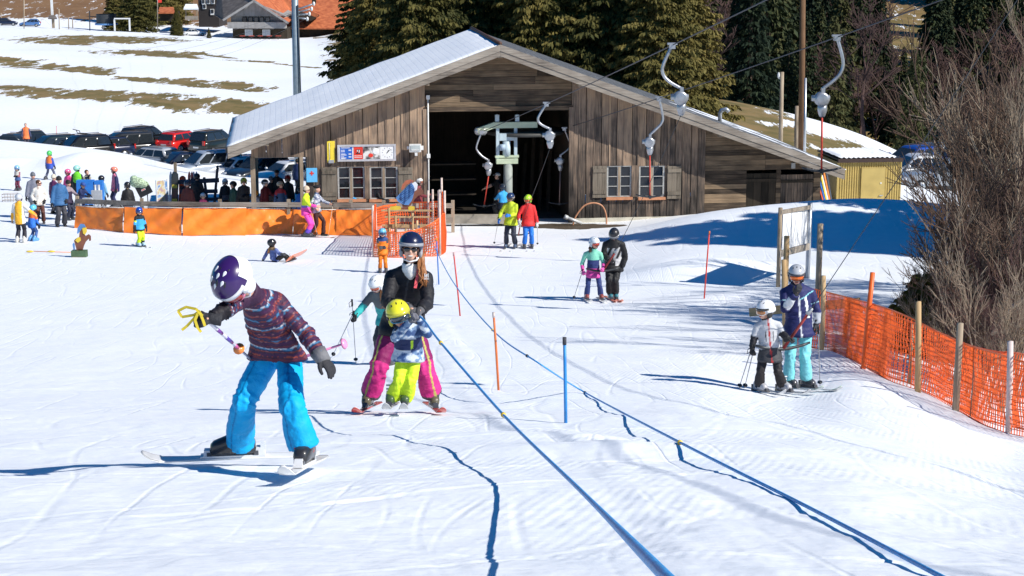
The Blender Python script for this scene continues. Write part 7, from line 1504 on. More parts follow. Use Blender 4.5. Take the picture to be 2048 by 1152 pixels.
body = [c3(*p) for p in [(575, 1000), (592, 1075), (610, 1085), (635, 1085), (650, 1040), (665, 1010), (690, 985), (692, 1005), (705, 1000), (706, 965), (690, 950), (665, 965), (660, 950), (678, 930), (672, 900), (640, 895), (622, 930), (615, 975), (590, 985)]]
bb_ = G(159, 514); sc_ = 1.0 / ppm(bb_)
cut([('horse_body', BRN, body, 0), ('horse_head', PYL, [c3(*p) for p in [(645, 905), (655, 893), (675, 900), (678, 930), (662, 955), (648, 945)]], 1.2), ('horse_mane', PBL, [c3(*p) for p in [(603, 945), (610, 900), (632, 870), (660, 872), (672, 895), (650, 897), (628, 925), (612, 945)]], 2.4), ('horse_saddle', PYL, [c3(*p) for p in [(585, 1000), (605, 975), (625, 975), (628, 1000), (605, 1018)]], 1.2), ('horse_tail', PBL, [c3(*p) for p in [(572, 1015), (580, 1030), (578, 1072), (570, 1075), (563, 1030)]], 1.2), ('horse_leg', BRN, [c3(*p) for p in [(605, 1070), (640, 1070), (632, 1110), (610, 1110)]], 0)], 'painted_horse', 159, 514, bb_.y, 'brown rearing painted wooden horse with blue mane on a green stand', 'cutout', sc_)
root = thing('horse_stand', bb_ + Vector((0, -0.02, 0)), 'low green wooden block under the rearing painted horse', 'stand'); q = MB(); q.box(bb_ + Vector((0, -0.06, 0.10)), (0.44, 0.12, 0.2)); q.box(bb_ + Vector((0, 0.10, 0.10)), (0.44, 0.1, 0.2)); q.build('block', PGR, root); q = MB(); q.box(bb_ + Vector((0, 0, 0.0)), (0.36, 0.3, 0.05)); q.build('foot', WOODG, root)
def c4(x, y): return (720 + x / 5.009, 330 + y / 5.009)
pb = G(815, 512, 30); Yh = pb.y + 0.4; sc_ = 1 / (F / (Yh * 1.0 + 0.5)); zh = at(810, 455, Yh).z
wave = [(365, 320), (385, 300), (400, 285), (430, 255), (470, 215), (500, 185), (525, 175), (545, 205), (550, 240), (545, 275), (535, 320), (520, 355), (490, 395), (455, 395), (410, 380), (380, 355)]
hr = cut([('horse_body', BRN, [c4(*p) for p in [(425, 390), (470, 330), (560, 250), (600, 225), (640, 250), (640, 290), (590, 300), (560, 330), (490, 430), (430, 440)]], 0), ('horse_mane', PBL, [c4(*p) for p in wave], 2.4), ('horse_head', PWH, [c4(*p) for p in [(520, 180), (560, 160), (585, 190), (575, 240), (545, 265), (530, 225)]], 1.2), ('horse_crest', mat('painted_terracotta', (0.42, 0.12, 0.06), 0.6, var=0.15), [c4(*p) for p in [(415, 240), (430, 190), (465, 150), (510, 138), (545, 155), (520, 175), (470, 190), (440, 240)]], 1.2), ('horse_foot', PYL, [c4(*p) for p in [(305, 445), (305, 415), (360, 405), (410, 410), (415, 440), (360, 448)]], 1.2), ('horse_foot', PYL, [c4(*p) for p in [(485, 420), (500, 408), (550, 412), (550, 448), (490, 452)]], 1.2)], 'painted_sea_horse', 810, 455, Yh, 'painted plywood horse with wavy blue mane leaning in the net pen', 'cutout', sc_, z0=zh)
for k in range(7):      # grooves painted over the mane
    q = MB(); pts = []
    for t in range(9): u = t / 8; x = 395 + 130 * u + 6 * k; y = 350 - 145 * u + 9 * math.sin(u * 18 + k) + (k - 3) * 14; X_, Y_ = c4(x, y); pts.append(Vector(((X_ - 810) * sc_, -0.058, (455 - Y_) * sc_)))
    q.tube(pts, 0.008, 5); q.build('mane_line', mat('painted_dark_blue', (0.03, 0.08, 0.24), 0.6), hr, False)
q = MB(); a = at(810, 455, Yh + 0.05); q.bar(at(770, 452, Yh + 0.05), at(852, 452, Yh + 0.05), 0.06, 0.1); o = q.build('carrying_board', PW_); tag(o, 'pale board that carries the blue-maned painted horse', 'board')
for px in (775, 812, 848): p = at(px, 455, Yh + 0.06); g = Vector((p.x, p.y, gz(p.x, p.y))); q = MB(); q.tube([g, p], 0.03, 8); o = q.build('support_stake', PW_); tag(o, 'pale stake under the carrying board of the painted horse', 'stake', 'stakes under the painted horse')

# ------------------------------------------------------------------ odds and ends of the queue area
def prop(name, label, cat, base, parts, rz=0.0):
    root = thing(name, base, label, cat, rz=rz)
    for nm, m, fn in parts: q = MB(); fn(q); q.build(nm, m, root, False)
    return root
BLU = mat('barrier_blue', (0.03, 0.20, 0.62), 0.5, var=0.1); GRYM = mat('gate_grey', (0.48, 0.50, 0.52), 0.45, 0.3)
prop('barrier_box', 'bright blue rectangular ticket barrier box in the queue', 'barrier', G(174, 424, 40), [('panel', BLU, lambda q: q.box((0, 0, 0.75), (0.62, 0.3, 0.9))), ('side_panel', BLU, lambda q: q.box((0.5, 0, 0.75), (0.3, 0.28, 0.86))), ('badge', WHITEP, lambda q: q.ball((-0.1, -0.155, 1.05), (0.05, 0.008, 0.05), 12, 8)), ('post', GRYM, lambda q: q.box((-0.1, 0, 0.1), (0.1, 0.1, 0.6)))])
for px in (193, 200): b = G(px, 432, 40); prop('ticket_gate', 'grey steel ticket gate post with reader box beside the blue barrier', 'gate', b, [('post', GRYM, lambda q: q.tube([(0, 0, -0.1), (0, 0, 1.15)], 0.05, 10)), ('reader_box', GRYM, lambda q: q.box((0.0, -0.06, 0.78), (0.24, 0.14, 0.36)))])['group'] = 'ticket gates'
prop('hoop_rail', 'bent steel tube rail by the ticket gates', 'rail', G(174, 440, 40), [('tube', GRYM, lambda q: q.tube([(-0.2, 0, 0), (-0.2, 0, 0.65), (-0.1, 0, 0.78), (0.2, 0, 0.78), (0.32, 0, 0.65), (0.32, 0, 0)], 0.035, 8))])
m, N, L, p = nodes_of('course_map_print'); tc = N.new('ShaderNodeTexCoord'); n_ = N.new('ShaderNodeTexNoise'); n_.inputs['Scale'].default_value = 4; L.new(tc.outputs['Object'], n_.inputs['Vector']); cr = ramp(N, [(0.38, (0.12, 0.25, 0.5)), (0.47, (0.55, 0.6, 0.68)), (0.53, (0.6, 0.5, 0.2)), (0.6, (0.45, 0.3, 0.35))]); L.new(n_.outputs['Fac'], cr.inputs[0]); L.new(cr.outputs[0], p.inputs['Base Color'])
prop('map_board', 'tall slanted panel with a faded colourful print beside the ski rack', 'board', G(326, 428, 40), [('print', m, lambda q: q.box((0, 0, 0.85), (0.42, 0.03, 0.8))), ('lower_panel', mat('pale_blue_panel', (0.30, 0.45, 0.66), 0.5, var=0.12), lambda q: q.box((0, 0, 0.2), (0.42, 0.03, 0.5))), ('frame', WHITEP, lambda q: (q.box((-0.23, 0, 0.6), (0.03, 0.05, 1.35)), q.box((0.23, 0, 0.6), (0.03, 0.05, 1.35))))], rz=0.7)
DK = mat('dark_blue_rack_paint', (0.025, 0.035, 0.06), 0.6, var=0.2)
prop('ski_rack', 'dark timber ski rack with slanting posts and two rails', 'rack', G(400, 424, 40), [('rail', DK, lambda q: q.bar((-0.9, 0, 1.12), (0.75, 0, 1.2), 0.08, 0.16)), ('rail', DK, lambda q: q.bar((-0.7, -0.1, 0.78), (0.7, -0.1, 0.8), 0.08, 0.14)), ('post', DK, lambda q: q.bar((0.5, 0, -0.1), (0.72, 0, 1.75), 0.09, 0.09)), ('post', DK, lambda q: q.bar((-0.2, 0, -0.1), (-0.2, 0, 1.3), 0.09, 0.09)), ('post', DK, lambda q: q.bar((0.3, 0.2, -0.1), (0.2, 0, 1.3), 0.09, 0.09)), ('post', WOODP, lambda q: q.bar((-0.86, 0, -0.1), (-0.86, 0, 1.85), 0.1, 0.1)), ('rail', DK, lambda q: q.bar((0.1, -0.15, 0.5), (0.95, -0.15, 0.52), 0.08, 0.12))])
def sboard(px, py0, py1, c, label, tilt, w=0.14):
    b = G(px, py1, 40); h = (py1 - py0) / ppm(b); q = MB(); q.loft([(Vector((tilt * t, 0.12 * t, h * t)), Vector((w * a, 0, 0)), Vector((0, 0.012, 0))) for t, a in ((0.0, 0.3), (0.05, 0.85), (0.2, 1), (0.5, 0.86), (0.8, 1), (0.95, 0.85), (1.0, 0.3))], 12, power=3.5); root = thing('snowboard', b + Vector((0, -0.25, 0)), label, 'snowboard'); q.build('deck', gloss(c), root, False)
    for t in (0.33, 0.66): q = MB(); q.box((tilt * t, 0.12 * t - 0.04, h * t), (w * 1.3, 0.07, 0.12)); q.build('binding', fabric((0.5, 0.42, 0.06) if c[0] < 0.1 else DGREY), root, False)
sboard(352, 342, 426, (0.03, 0.035, 0.035), 'black snowboard leaning on the ski rack', 0.05); sboard(366, 350, 420, (0.80, 0.10, 0.03), 'red orange snowboard leaning on the ski rack', 0.06)
for k, (px, c, lab) in enumerate(((340, (0.7, 0.7, 0.7), 'white'), (377, (0.6, 0.05, 0.06), 'red'), (386, (0.65, 0.65, 0.68), 'silver'), (345, (0.5, 0.06, 0.05), 'dark red'))):
    b = G(px, 424, 40) + Vector((0, 0.1, 0)); root = thing('pair_of_skis', b, '%s pair of skis standing upright in the ski rack' % lab, 'skis')
    for s_ in (-1, 1): q = MB(); q.loft([(Vector((s_ * 0.05 + 0.1 * t, 0.1 * t, 1.5 * t)), Vector((w_, 0, 0)), Vector((0, 0.008, 0))) for t, w_ in ((0, 0.03), (0.03, 0.045), (0.5, 0.035), (0.9, 0.05), (0.97, 0.03), (1, 0.008))], 10, power=4); q.build('ski', gloss(c), root, False)
b = G(290, 428, 40); prop('carrying_case', 'large black rectangular case tilted on a carrier beside the fair haired person', 'case', b + Vector((0, 0, 0.72)), [('case', mat('black_case', (0.018, 0.018, 0.02), 0.5), lambda q: q.box((0, 0, 0.18), (0.48, 0.2, 0.42), Matrix.Rotation(-0.45, 3, 'Y'))), ('case_label', WHITEP, lambda q: q.box((0.0, -0.105, 0.2), (0.16, 0.006, 0.06), Matrix.Rotation(-0.45, 3, 'Y'))), ('label_stripe', RED, lambda q: q.box((0.0, -0.11, 0.2), (0.12, 0.004, 0.03), Matrix.Rotation(-0.45, 3, 'Y'))), ('carrier_leg', DARKM, lambda q: (q.tube([(-0.1, 0, 0.0), (-0.15, 0, -0.75)], 0.02, 6), q.tube([(0.12, 0, 0.0), (0.12, 0.1, -0.75)], 0.02, 6)))])
b = G(275, 428, 40); prop('jacket_bundle', 'white, lime and blue patterned jacket bundle piled on the black case', 'jacket', b + Vector((0.05, 0, 1.05)), [('cloth', mat('patterned_cloth', (0.35, 0.45, 0.30), 0.7, var=0.85, scale=22), lambda q: (q.ball((0, 0, 0.12), (0.3, 0.2, 0.2), 14, 10), q.ball((0.2, 0, 0.05), (0.22, 0.17, 0.15), 14, 10), q.ball((-0.12, 0, 0.26), (0.15, 0.14, 0.13), 12, 8)))])
b = G(20, 404, 40); prop('wire_basket', 'open wire basket lying on the snow behind the person in yellow', 'basket', b, [('wire', mat('rusty_wire', (0.35, 0.28, 0.22), 0.5, 0.4), lambda q: [q.tube([(-0.3 + 0.0 * k, 0, 0.05 + 0.12 * k), (0.25, 0.0, 0.07 + 0.12 * k), (0.25, 0.3, 0.07 + 0.12 * k), (-0.3, 0.3, 0.05 + 0.12 * k), (-0.3, 0, 0.05 + 0.12 * k)], 0.009, 5) for k in range(3)]), ('wire_upright', mat('rusty_wire', (0.35, 0.28, 0.22)), lambda q: [q.tube([(-0.3 + 0.11 * k, 0, 0.0), (-0.3 + 0.11 * k, 0, 0.32)], 0.008, 5) for k in range(6)])])
b = G(96, 506); q = MB(); q.tube([b + Vector((-0.62, 0.05, 0.05)), b + Vector((0.7, -0.05, 0.03))], 0.012, 8); root = thing('fallen_pole', b, 'orange pole with yellow flags lying on the snow left of the horse', 'marker pole'); q.build('pole', mat('fallen_orange', (0.75, 0.25, 0.08), 0.5), root)
for dx in (-0.55, 0.1): q = MB(); q.ball(b + Vector((dx, 0, 0.05)), (0.12, 0.05, 0.03), 10, 6); q.build('flag', PYL, root)
# backpack of the skier in the dark jacket
b = G(157, 418); prop('backpack', 'bright green backpack on the back of the mint helmeted skier', 'backpack', b + Vector((0.05, -0.16, 1.02)), [('sack', fabric((0.16, 0.62, 0.03)), lambda q: q.loft([(Vector((0, 0, z)), Vector((a, 0, 0)), Vector((0, a * 0.6, 0))) for z, a in ((0, 0.10), (0.05, 0.15), (0.2, 0.16), (0.36, 0.13), (0.42, 0.06))], 14)), ('pocket', fabric((0.12, 0.5, 0.03)), lambda q: q.ball((0, -0.09, 0.12), (0.11, 0.05, 0.09), 12, 8))])
# hose arch and the pipe by the plinth
def hw_px(px, py, t): s, z = W(px, py, t); return HW(s, t, z)
q = MB(); q.tube(spl([hw_px(x, y, -0.7) for x, y in [(1145, 452), (1152, 432), (1168, 412), (1187, 406), (1204, 412), (1212, 430), (1213, 456)]]), 0.03, 10); o = q.build('hose_arch', mat('copper_hose', (0.50, 0.24, 0.13), 0.5, var=0.2)); tag(o, 'copper coloured hose bent into an arch before the concrete plinth', 'hose')
q = MB(); q.tube([hw_px(1131, 434, -0.9), hw_px(1164, 447, -0.9)], 0.06, 10); q.tube([hw_px(1129, 433, -0.9), hw_px(1135, 436, -0.9)], 0.085, 10); o = q.build('pipe_nozzle', mat('pale_pipe', (0.55, 0.56, 0.55), 0.45, 0.3)); tag(o, 'pale metal pipe nozzle lying by the hose arch', 'pipe')
q = MB(); q.box(hw_px(955, 438, -0.5), (2.2, 0.4, 0.28)); o = q.build('loading_kerb', mat('kerb_concrete', (0.30, 0.27, 0.22), 0.9, var=0.25, scale=3, bump=0.4)); tag(o, 'low concrete kerb at the foot of the hut doorway', 'kerb')
# masts behind the hut
def mast(px0, py0, px1, py1, Y, r, m, name, label, extra=None):
    b = at(px1, py1, Y); b.z = gz(b.x, b.y) - 0.2; t = at(px0, py0, Y); root = thing(name, b, label, 'mast'); q = MB(); q.tube([b, t], [r * 1.08, r * 0.92], 14); q.build('shaft', m, root); return root, t, b
DKP = wood('creosoted_pole', [(0.3, (0.06, 0.03, 0.015)), (0.6, (0.13, 0.07, 0.035)), (0.9, (0.2, 0.12, 0.07))], 'Z', 18, 0.2)
mast(1606, -60, 1604, 300, 78, 0.135, DKP, 'lift_mast', 'tall dark brown timber mast behind the hut annex')
r_, t, b = mast(1564, 144, 1562, 275, 82, 0.10, WOODP, 'timber_mast', 'weathered pale timber mast with insulator behind the roof'); q = MB(); q.ball(t + Vector((-0.15, 0, -0.15)), (0.07, 0.07, 0.14), 10, 8); q.bar(t + Vector((-0.15, 0, -0.3)), t + Vector((0, 0, -0.3)), 0.04, 0.04); q.build('insulator', WHITEP, r_)
mast(1594, 212, 1594, 290, 80, 0.11, WOODP, 'timber_stump', 'short weathered timber post beside the dark mast'); mast(1611, 156, 1611, 300, 77, 0.06, STEEL, 'steel_tube', 'thin galvanised steel tube beside the dark mast')
r_, t, b = mast(588, -80, 593, 200, 78, 0.16, mat('grey_steel_mast', (0.25, 0.31, 0.35), 0.45, 0.4, var=0.12), 'power_mast', 'tall grey steel power mast left of the spruces')
tt = at(590, 28, 78)
for k in range(4):
    q = MB(); p = tt + Vector((0.1, 0, -0.12 * k + 0.2)); e = p + Vector((0.75 - 0.1 * k, -0.1, 0.25 - 0.1 * k)); q.tube([p, e], 0.035, 8); q.build('bracket', STEEL, r_); q = MB(); q.ball(e, (0.06, 0.06, 0.1), 8, 6); q.build('insulator', WHITEP, r_)
q = MB(); q.tube([tt + Vector((0.15, -0.15, 0.4)), tt + Vector((0.19, -0.15, -6.0))], 0.035, 8); q.build('cable_duct', mat('dark_duct', (0.03, 0.04, 0.05), 0.5), r_)
wire = mat('wire', (0.10, 0.10, 0.11), 0.5)
for k in range(4):
    a = tt + Vector((0.6, 0, 0.3 - 0.15 * k)); b = at(90 + 70 * k, 40 + 6 * k, 340); q = MB(); q.tube([a.lerp(b, t / 24) + Vector((0, 0, -14 * (t / 24) * (1 - t / 24))) for t in range(25)], 0.006, 4); o = q.build('power_line', wire); tag(o, 'thin power line sagging over the snowy meadow', 'cable', 'power lines over the meadow')
# ------------------------------------------------------------------ parked cars
CG = mat('car_glass', (0.02, 0.025, 0.03), 0.05, var=0.1, spec=0.8); TYRE = mat('tyre', (0.015, 0.015, 0.016), 0.8); RIM = mat('alloy', (0.4, 0.41, 0.42), 0.3, 0.7); LAMPR = mat('tail_lamp', (0.45, 0.02, 0.015), 0.2, coat=0.5); LAMPW = mat('head_lamp', (0.6, 0.62, 0.65), 0.12, 0.3); TRIM = mat('car_trim', (0.02, 0.02, 0.022), 0.6)
CT = {}
def car_template(kind):
    if kind in CT: return CT[kind]
    L_, W_, H_, hood, belt, x0b, x1b, x0t, x1t = dict(wagon=(4.7, 1.8, 1.48, 0.92, 0.95, -2.22, 0.95, -1.85, 0.15), suv=(4.6, 1.86, 1.72, 1.05, 1.10, -2.2, 0.95, -1.95, 0.25), van=(4.5, 1.84, 1.82, 1.08, 1.12, -2.2, 1.35, -2.1, 0.45), hatch=(4.15, 1.76, 1.5, 0.92, 0.96, -1.95, 0.9, -1.5, 0.1), sedan=(4.6, 1.8, 1.44, 0.9, 0.93, -1.7, 0.9, -1.0, 0.1))[kind]
    out = []; w = W_ / 2; h2 = L_ / 2
    q = MB(); secs = []
    for x, z0, z1, ww in ((-h2, 0.42, belt - 0.18, w * 0.84), (-h2 + 0.08, 0.3, belt - 0.04, w * 0.94), (-h2 + 0.5, 0.22, belt, w), (-0.6, 0.2, belt, w), (0.7, 0.2, belt, w), (1.2, 0.2, hood + 0.02, w), (h2 - 0.5, 0.22, hood - 0.08, w * 0.97), (h2 - 0.12, 0.28, hood - 0.22, w * 0.88), (h2, 0.38, hood - 0.36, w * 0.76)):
        secs.append((Vector((x, 0, (z0 + z1) / 2)), Vector((0, ww, 0)), Vector((0, 0, (z1 - z0) / 2))))
    q.loft(secs, 20, power=5.5); out.append(('body', q, 'P', None))
    wt = w * 0.76; zt = H_
    q = MB(); q.loft([(Vector(((x0b + x1b) / 2, 0, belt - 0.05)), Vector(((x1b - x0b) / 2, 0, 0)), Vector((0, w * 0.95, 0))), (Vector(((x0t + x1t) / 2, 0, zt - 0.05)), Vector(((x1t - x0t) / 2, 0, 0)), Vector((0, wt, 0))), (Vector(((x0t + x1t) / 2, 0, zt)), Vector(((x1t - x0t) / 2 - 0.08, 0, 0)), Vector((0, wt - 0.1, 0)))], 24, power=9); out.append(('cabin', q, 'P', None))
    zb, zt2 = belt + 0.02, zt - 0.10
    def corner(x, z, side):
        t = (z - belt + 0.05) / (zt - belt); return Vector((x, side * (w * 0.95 + (wt - w * 0.95) * t + 0.012), z))
    def fx(x0, x1, z): t = (z - belt + 0.05) / (zt - belt); return x0 + (x1 - x0) * t
    for s in (-1, 1):
        cuts = (0.06, 0.36, 0.39, 0.68, 0.71, 0.94)
        for a, b in ((0, 1), (2, 3), (4, 5)):
            q = MB(); P4 = []
            for f_, z in ((cuts[a], zb), (cuts[b], zb), (cuts[b], zt2), (cuts[a], zt2)): X0 = fx(x0b, x0t, z); X1 = fx(x1b, x1t, z); P4.append(corner(X0 + (X1 - X0) * f_, z, s))
            q.add(P4, [(0, 1, 2, 3)]); out.append(('side_window', q, CG, None))
    for nm, b0, t0, e in (('windscreen', x1b, x1t, 0.014), ('rear_window', x0b, x0t, -0.014)):
        q = MB(); P4 = [Vector((fx(b0, t0, z) + e, y * (0.86 if z == zb else 0.82) * (w * 0.95 if z == zb else wt), z)) for y, z in ((-1, zb), (1, zb), (1, zt2), (-1, zt2))]; q.add(P4, [(0, 1, 2, 3)]); out.append((nm, q, CG, None))
    for x in (-h2 + 0.85, h2 - 0.85):
        for s in (-1, 1):
            q = MB(); q.tube([(x, s * (w - 0.2), 0.32), (x, s * (w + 0.015), 0.32)], 0.32, 18); out.append(('wheel', q, TYRE, None)); k = len(out) - 1
            q = MB(); q.tube([(x, s * (w + 0.005), 0.32), (x, s * (w + 0.03), 0.32)], [0.22, 0.2], 14); out.append(('rim', q, RIM, k))
    for s in (-1, 1):
        q = MB(); q.ball((h2 - 0.16, s * w * 0.68, hood - 0.26), (0.14, 0.2, 0.09), 12, 8); out.append(('headlight', q, LAMPW, None))
        q = MB(); q.box((-h2 + 0.03, s * w * 0.78, belt - 0.14), (0.12, 0.2, 0.32 if kind != 'sedan' else 0.16)); out.append(('taillight', q, LAMPR, None))
        q = MB(); q.ball((x1b - 0.3, s * (w + 0.1), belt + 0.08), (0.08, 0.12, 0.08), 10, 6); out.append(('mirror', q, 'P', None))
    q = MB(); q.box((-h2 - 0.0, 0, 0.62), (0.04, 0.5, 0.12)); out.append(('licence_plate', q, WHITEP, None)); q = MB(); q.box((h2 - 0.0, 0, 0.44), (0.05, 0.5, 0.11)); out.append(('licence_plate', q, WHITEP, None))
    q = MB(); q.box((h2 - 0.06, 0, 0.58), (0.1, 0.8, 0.14)); out.append(('grille', q, TRIM, None)); q = MB(); q.box((0, 0, 0.27), (L_ - 0.25, W_ + 0.01, 0.12)); out.append(('sill_trim', q, TRIM, None))
    for s in (-1, 1): q = MB(); q.tube([(x0t + 0.15, s * wt * 0.88, zt + 0.05), (x1t - 0.15, s * wt * 0.88, zt + 0.05)], 0.022, 6); out.append(('roof_rail', q, TRIM, None))
    CT[kind] = [(n, mb.mesh(n, [TRIM]), m, k) for n, mb, m, k in out]; return CT[kind]
def car(px, py, Y, kind, c, ang, label, rack=False, z=None):
    p = at(px, py, Y); zz = gz(p.x, p.y) if z is None else z
    root = thing('parked_car', (p.x, p.y, zz - 0.03), label, 'car', 'cars parked around the meadow', rz=rad(ang)); paint = mat('car_paint_%d_%d_%d' % tuple(int(v * 999) for v in c), c, 0.28, 0.15, var=0.05, coat=0.6); obs = []
    for n, me, m, k in car_template(kind):
        o = bpy.data.objects.new(n, me); COL.objects.link(o); o.parent = root if k is None else obs[k]; o.material_slots[0].link = 'OBJECT'; o.material_slots[0].material = paint if m == 'P' else m; obs.append(o)
    if rack:
        for y in (-0.45, 0.1): q = MB(); q.tube([(-0.9, y, 1.78), (-0.2, y, 1.85), (-0.15, y, 2.05), (0.1, y, 2.12)], 0.03, 6); q.build('ski_carrier', TRIM, root, False)
BK = (0.012, 0.013, 0.016); NV = (0.012, 0.02, 0.05); SI = (0.45, 0.47, 0.50); WH = (0.75, 0.76, 0.77)
for a in ((12, 280, 117, 'sedan', (0.03, 0.04, 0.05), 170, 'dark grey car at the far left end of the parking row'), (42, 282, 119, 'hatch', (0.02, 0.03, 0.035), 200, 'black hatchback beside the parking marshal'), (95, 285, 117, 'wagon', (0.02, 0.035, 0.04), 215, 'dark teal estate car with glossy windows above the snow bank'), (155, 290, 116, 'suv', BK, 215, 'black car with ski carriers on its roof', True), (205, 295, 119, 'hatch', NV, 215, 'dark navy hatchback half hidden by the snow bank'), (243, 300, 120, 'van', (0.03, 0.032, 0.035), 210, 'dark van behind the silver estate car'), (298, 305, 115, 'wagon', SI, 150, 'silver estate car showing its rear lamp above the snow bank'), (352, 318, 113, 'sedan', NV, -145, 'navy saloon car between silver estate and silver van'), (414, 322, 112, 'van', (0.40, 0.45, 0.52), -145, 'silver blue van with its nose toward the hut'), (468, 332, 112, 'hatch', WH, -140, 'white hatchback partly covered in snow beside the silver van'), (515, 336, 110, 'suv', (0.02, 0.025, 0.035), -130, 'dark car seen behind the porch post'), (568, 342, 107, 'wagon', WH, -140, 'white estate car seen through the open porch'),
          (296, 285, 131, 'suv', BK, 55, 'black off-roader in the back row with red tail lamp'), (369, 288, 131, 'wagon', (0.62, 0.02, 0.015), 60, 'red estate car parked in the back row'), (432, 290, 130, 'suv', (0.015, 0.02, 0.018), 60, 'black estate car beside the red one'), (560, 305, 128, 'suv', NV, 70, 'dark car glimpsed above the white estate in the porch'),
          (14, 45, 352, 'hatch', NV, 10, 'tiny navy car at the top edge of the snowy meadow'), (60, 46, 352, 'hatch', (0.08, 0.18, 0.40), 190, 'tiny blue car at the top edge of the meadow'), (388, 50, 345, 'sedan', WH, 20, 'white car parked before the chalet pavilion'),
          (1818, 385, 92, 'hatch', (0.015, 0.06, 0.32), 210, 'blue car beside the yellow container'), (1862, 385, 94, 'van', (0.07, 0.08, 0.09), 195, 'dark grey van behind the bare bushes'), (1822, 402, 84, 'sedan', WH, 190, 'white low car at the corner of the yellow container'), (1890, 402, 82, 'wagon', (0.32, 0.34, 0.36), 185, 'silver grey estate car behind the bare bushes')):
    car(*a)

# ------------------------------------------------------------------ chalet and the buildings round it
def rect_house(root, nm, px0, py0, px1, py1, Y, t, m):
    a = at(px0, py1, Y); b = at(px1, py0, Y); q = MB(); q.box(((a.x + b.x) / 2, Y + t / 2, (a.z + b.z) / 2), (b.x - a.x, t, b.z - a.z)); return q.build(nm, m, root)
def quadslab(root, nm, P_, m, th=0.25):
    q = MB(); A = [at(*p) for p in P_]; n = (A[1] - A[0]).cross(A[-1] - A[0]).normalized(); n = n if n.z > 0 else -n; k = len(A); q.add(A + [p - n * th for p in A], [tuple(range(k)), tuple(range(2 * k - 1, k - 1, -1))] + [(i, (i + 1) % k, (i + 1) % k + k, i + k) for i in range(k)]); return q.build(nm, m, root)
def tiles(name, c1, c2, rh=0.5):
    m, N, L, p = nodes_of(name); tc = N.new('ShaderNodeTexCoord'); n_ = N.new('ShaderNodeTexNoise'); n_.inputs['Scale'].default_value = 1.2; n_.inputs['Detail'].default_value = 8; L.new(tc.outputs['Object'], n_.inputs['Vector']); wv = N.new('ShaderNodeTexWave'); wv.bands_direction = 'X'; wv.inputs['Scale'].default_value = 1.3; wv.inputs['Distortion'].default_value = 0.4; L.new(tc.outputs['Object'], wv.inputs['Vector'])
    cr = ramp(N, [(0.35, c1), (0.65, c2)]); L.new(n_.outputs['Fac'], cr.inputs[0]); L.new(cr.outputs[0], p.inputs['Base Color']); bp = N.new('ShaderNodeBump'); bp.inputs['Strength'].default_value = 0.5; bp.inputs['Distance'].default_value = 0.1; L.new(wv.outputs['Fac'], bp.inputs['Height']); L.new(bp.outputs[0], p.inputs['Normal']); p.inputs['Roughness'].default_value = 0.8; return m
OT = tiles('orange_roof_tiles', (0.38, 0.09, 0.03), (0.58, 0.17, 0.06)); GT = tiles('old_grey_shingles', (0.10, 0.085, 0.075), (0.2, 0.17, 0.15)); CW = wood('chalet_silver_boards', [(0.3, (0.16, 0.15, 0.145)), (0.6, (0.30, 0.29, 0.28)), (0.9, (0.4, 0.38, 0.36))], 'Z', 10, 0.1, 0.8, 0.2)
YC = 338
ch = thing('chalet', at(515, 76, YC), 'big wooden chalet with silvery gable, balcony and orange tiled roof', 'building')
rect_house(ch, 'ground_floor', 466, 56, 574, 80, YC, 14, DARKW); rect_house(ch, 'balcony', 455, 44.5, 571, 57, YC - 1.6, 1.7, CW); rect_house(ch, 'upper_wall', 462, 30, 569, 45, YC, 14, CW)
q = MB(); A = [at(455, 32, YC - 0.5), at(571, 32, YC - 0.5), at(508, 2, YC - 0.5)]; q.add(A + [p + Vector((0, 13, 0)) for p in A], [(0, 1, 2), (5, 4, 3), (0, 3, 4, 1), (1, 4, 5, 2), (2, 5, 3, 0)]); q.build('gable', CW, ch)
for px in (485, 496.5, 508, 519, 531): w_ = rect_house(ch, 'window', px, 34, px + 8.5, 43.8, YC - 0.35, 0.5, DARKW); rect_house(w_, 'pane', px + 1, 35, px + 7.5, 43, YC - 0.42, 0.05, GLASS)
for px in (490, 525): w_ = rect_house(ch, 'door', px, 59, px + 15, 71, YC - 0.2, 0.3, WHITEP); [rect_house(w_, 'pane', px + 1 + 3.6 * k, 60, px + 3.8 + 3.6 * k, 70.5, YC - 0.25, 0.05, mat('curtained_glass', (0.4, 0.42, 0.46), 0.3)) for k in range(4)]
quadslab(ch, 'roof', [(508, 1, YC - 2.2), (446, 40, YC - 2.2), (428, 29, YC + 15), (440, -28, YC + 15)], GT); r_ = quadslab(ch, 'roof', [(508, 1, YC - 2.2), (577, 46, YC - 2.2), (590, 30, YC + 15), (545, -30, YC + 15)], OT)
for (a, b) in (((508, 1.5), (446, 40.5)), ((508, 1.5), (577, 46.5))): q = MB(); q.bar(at(*a, YC - 2.4), at(*b, YC - 2.4), 0.15, 0.4); q.build('verge_board', CW, ch)
wg = thing('farm_wing', at(640, 84, YC + 6), 'dark farmhouse wing with wide orange hipped roof behind the mast', 'building')
rect_house(wg, 'wall', 575, 55, 700, 86, YC + 8, 12, DARKW); quadslab(wg, 'roof', [(572, 56, YC + 6), (705, 57, YC + 6), (720, -30, YC + 26), (560, -30, YC + 26)], OT)
quadslab(wg, 'gable_roof', [(596, 10, YC + 4), (640, 28, YC + 4), (634, 34, YC + 4.1), (590, 17, YC + 4.1)], OT, 0.6); q = MB(); A = [at(592, 17, YC + 5), at(634, 34, YC + 5), at(622, 42, YC + 5), at(588, 36, YC + 5)]; q.add(A + [p + Vector((0, 5, 0)) for p in A], [(0, 1, 2, 3), (7, 6, 5, 4), (0, 4, 5, 1), (1, 5, 6, 2), (2, 6, 7, 3), (3, 7, 4, 0)]); q.build('dormer', DARKW, wg)
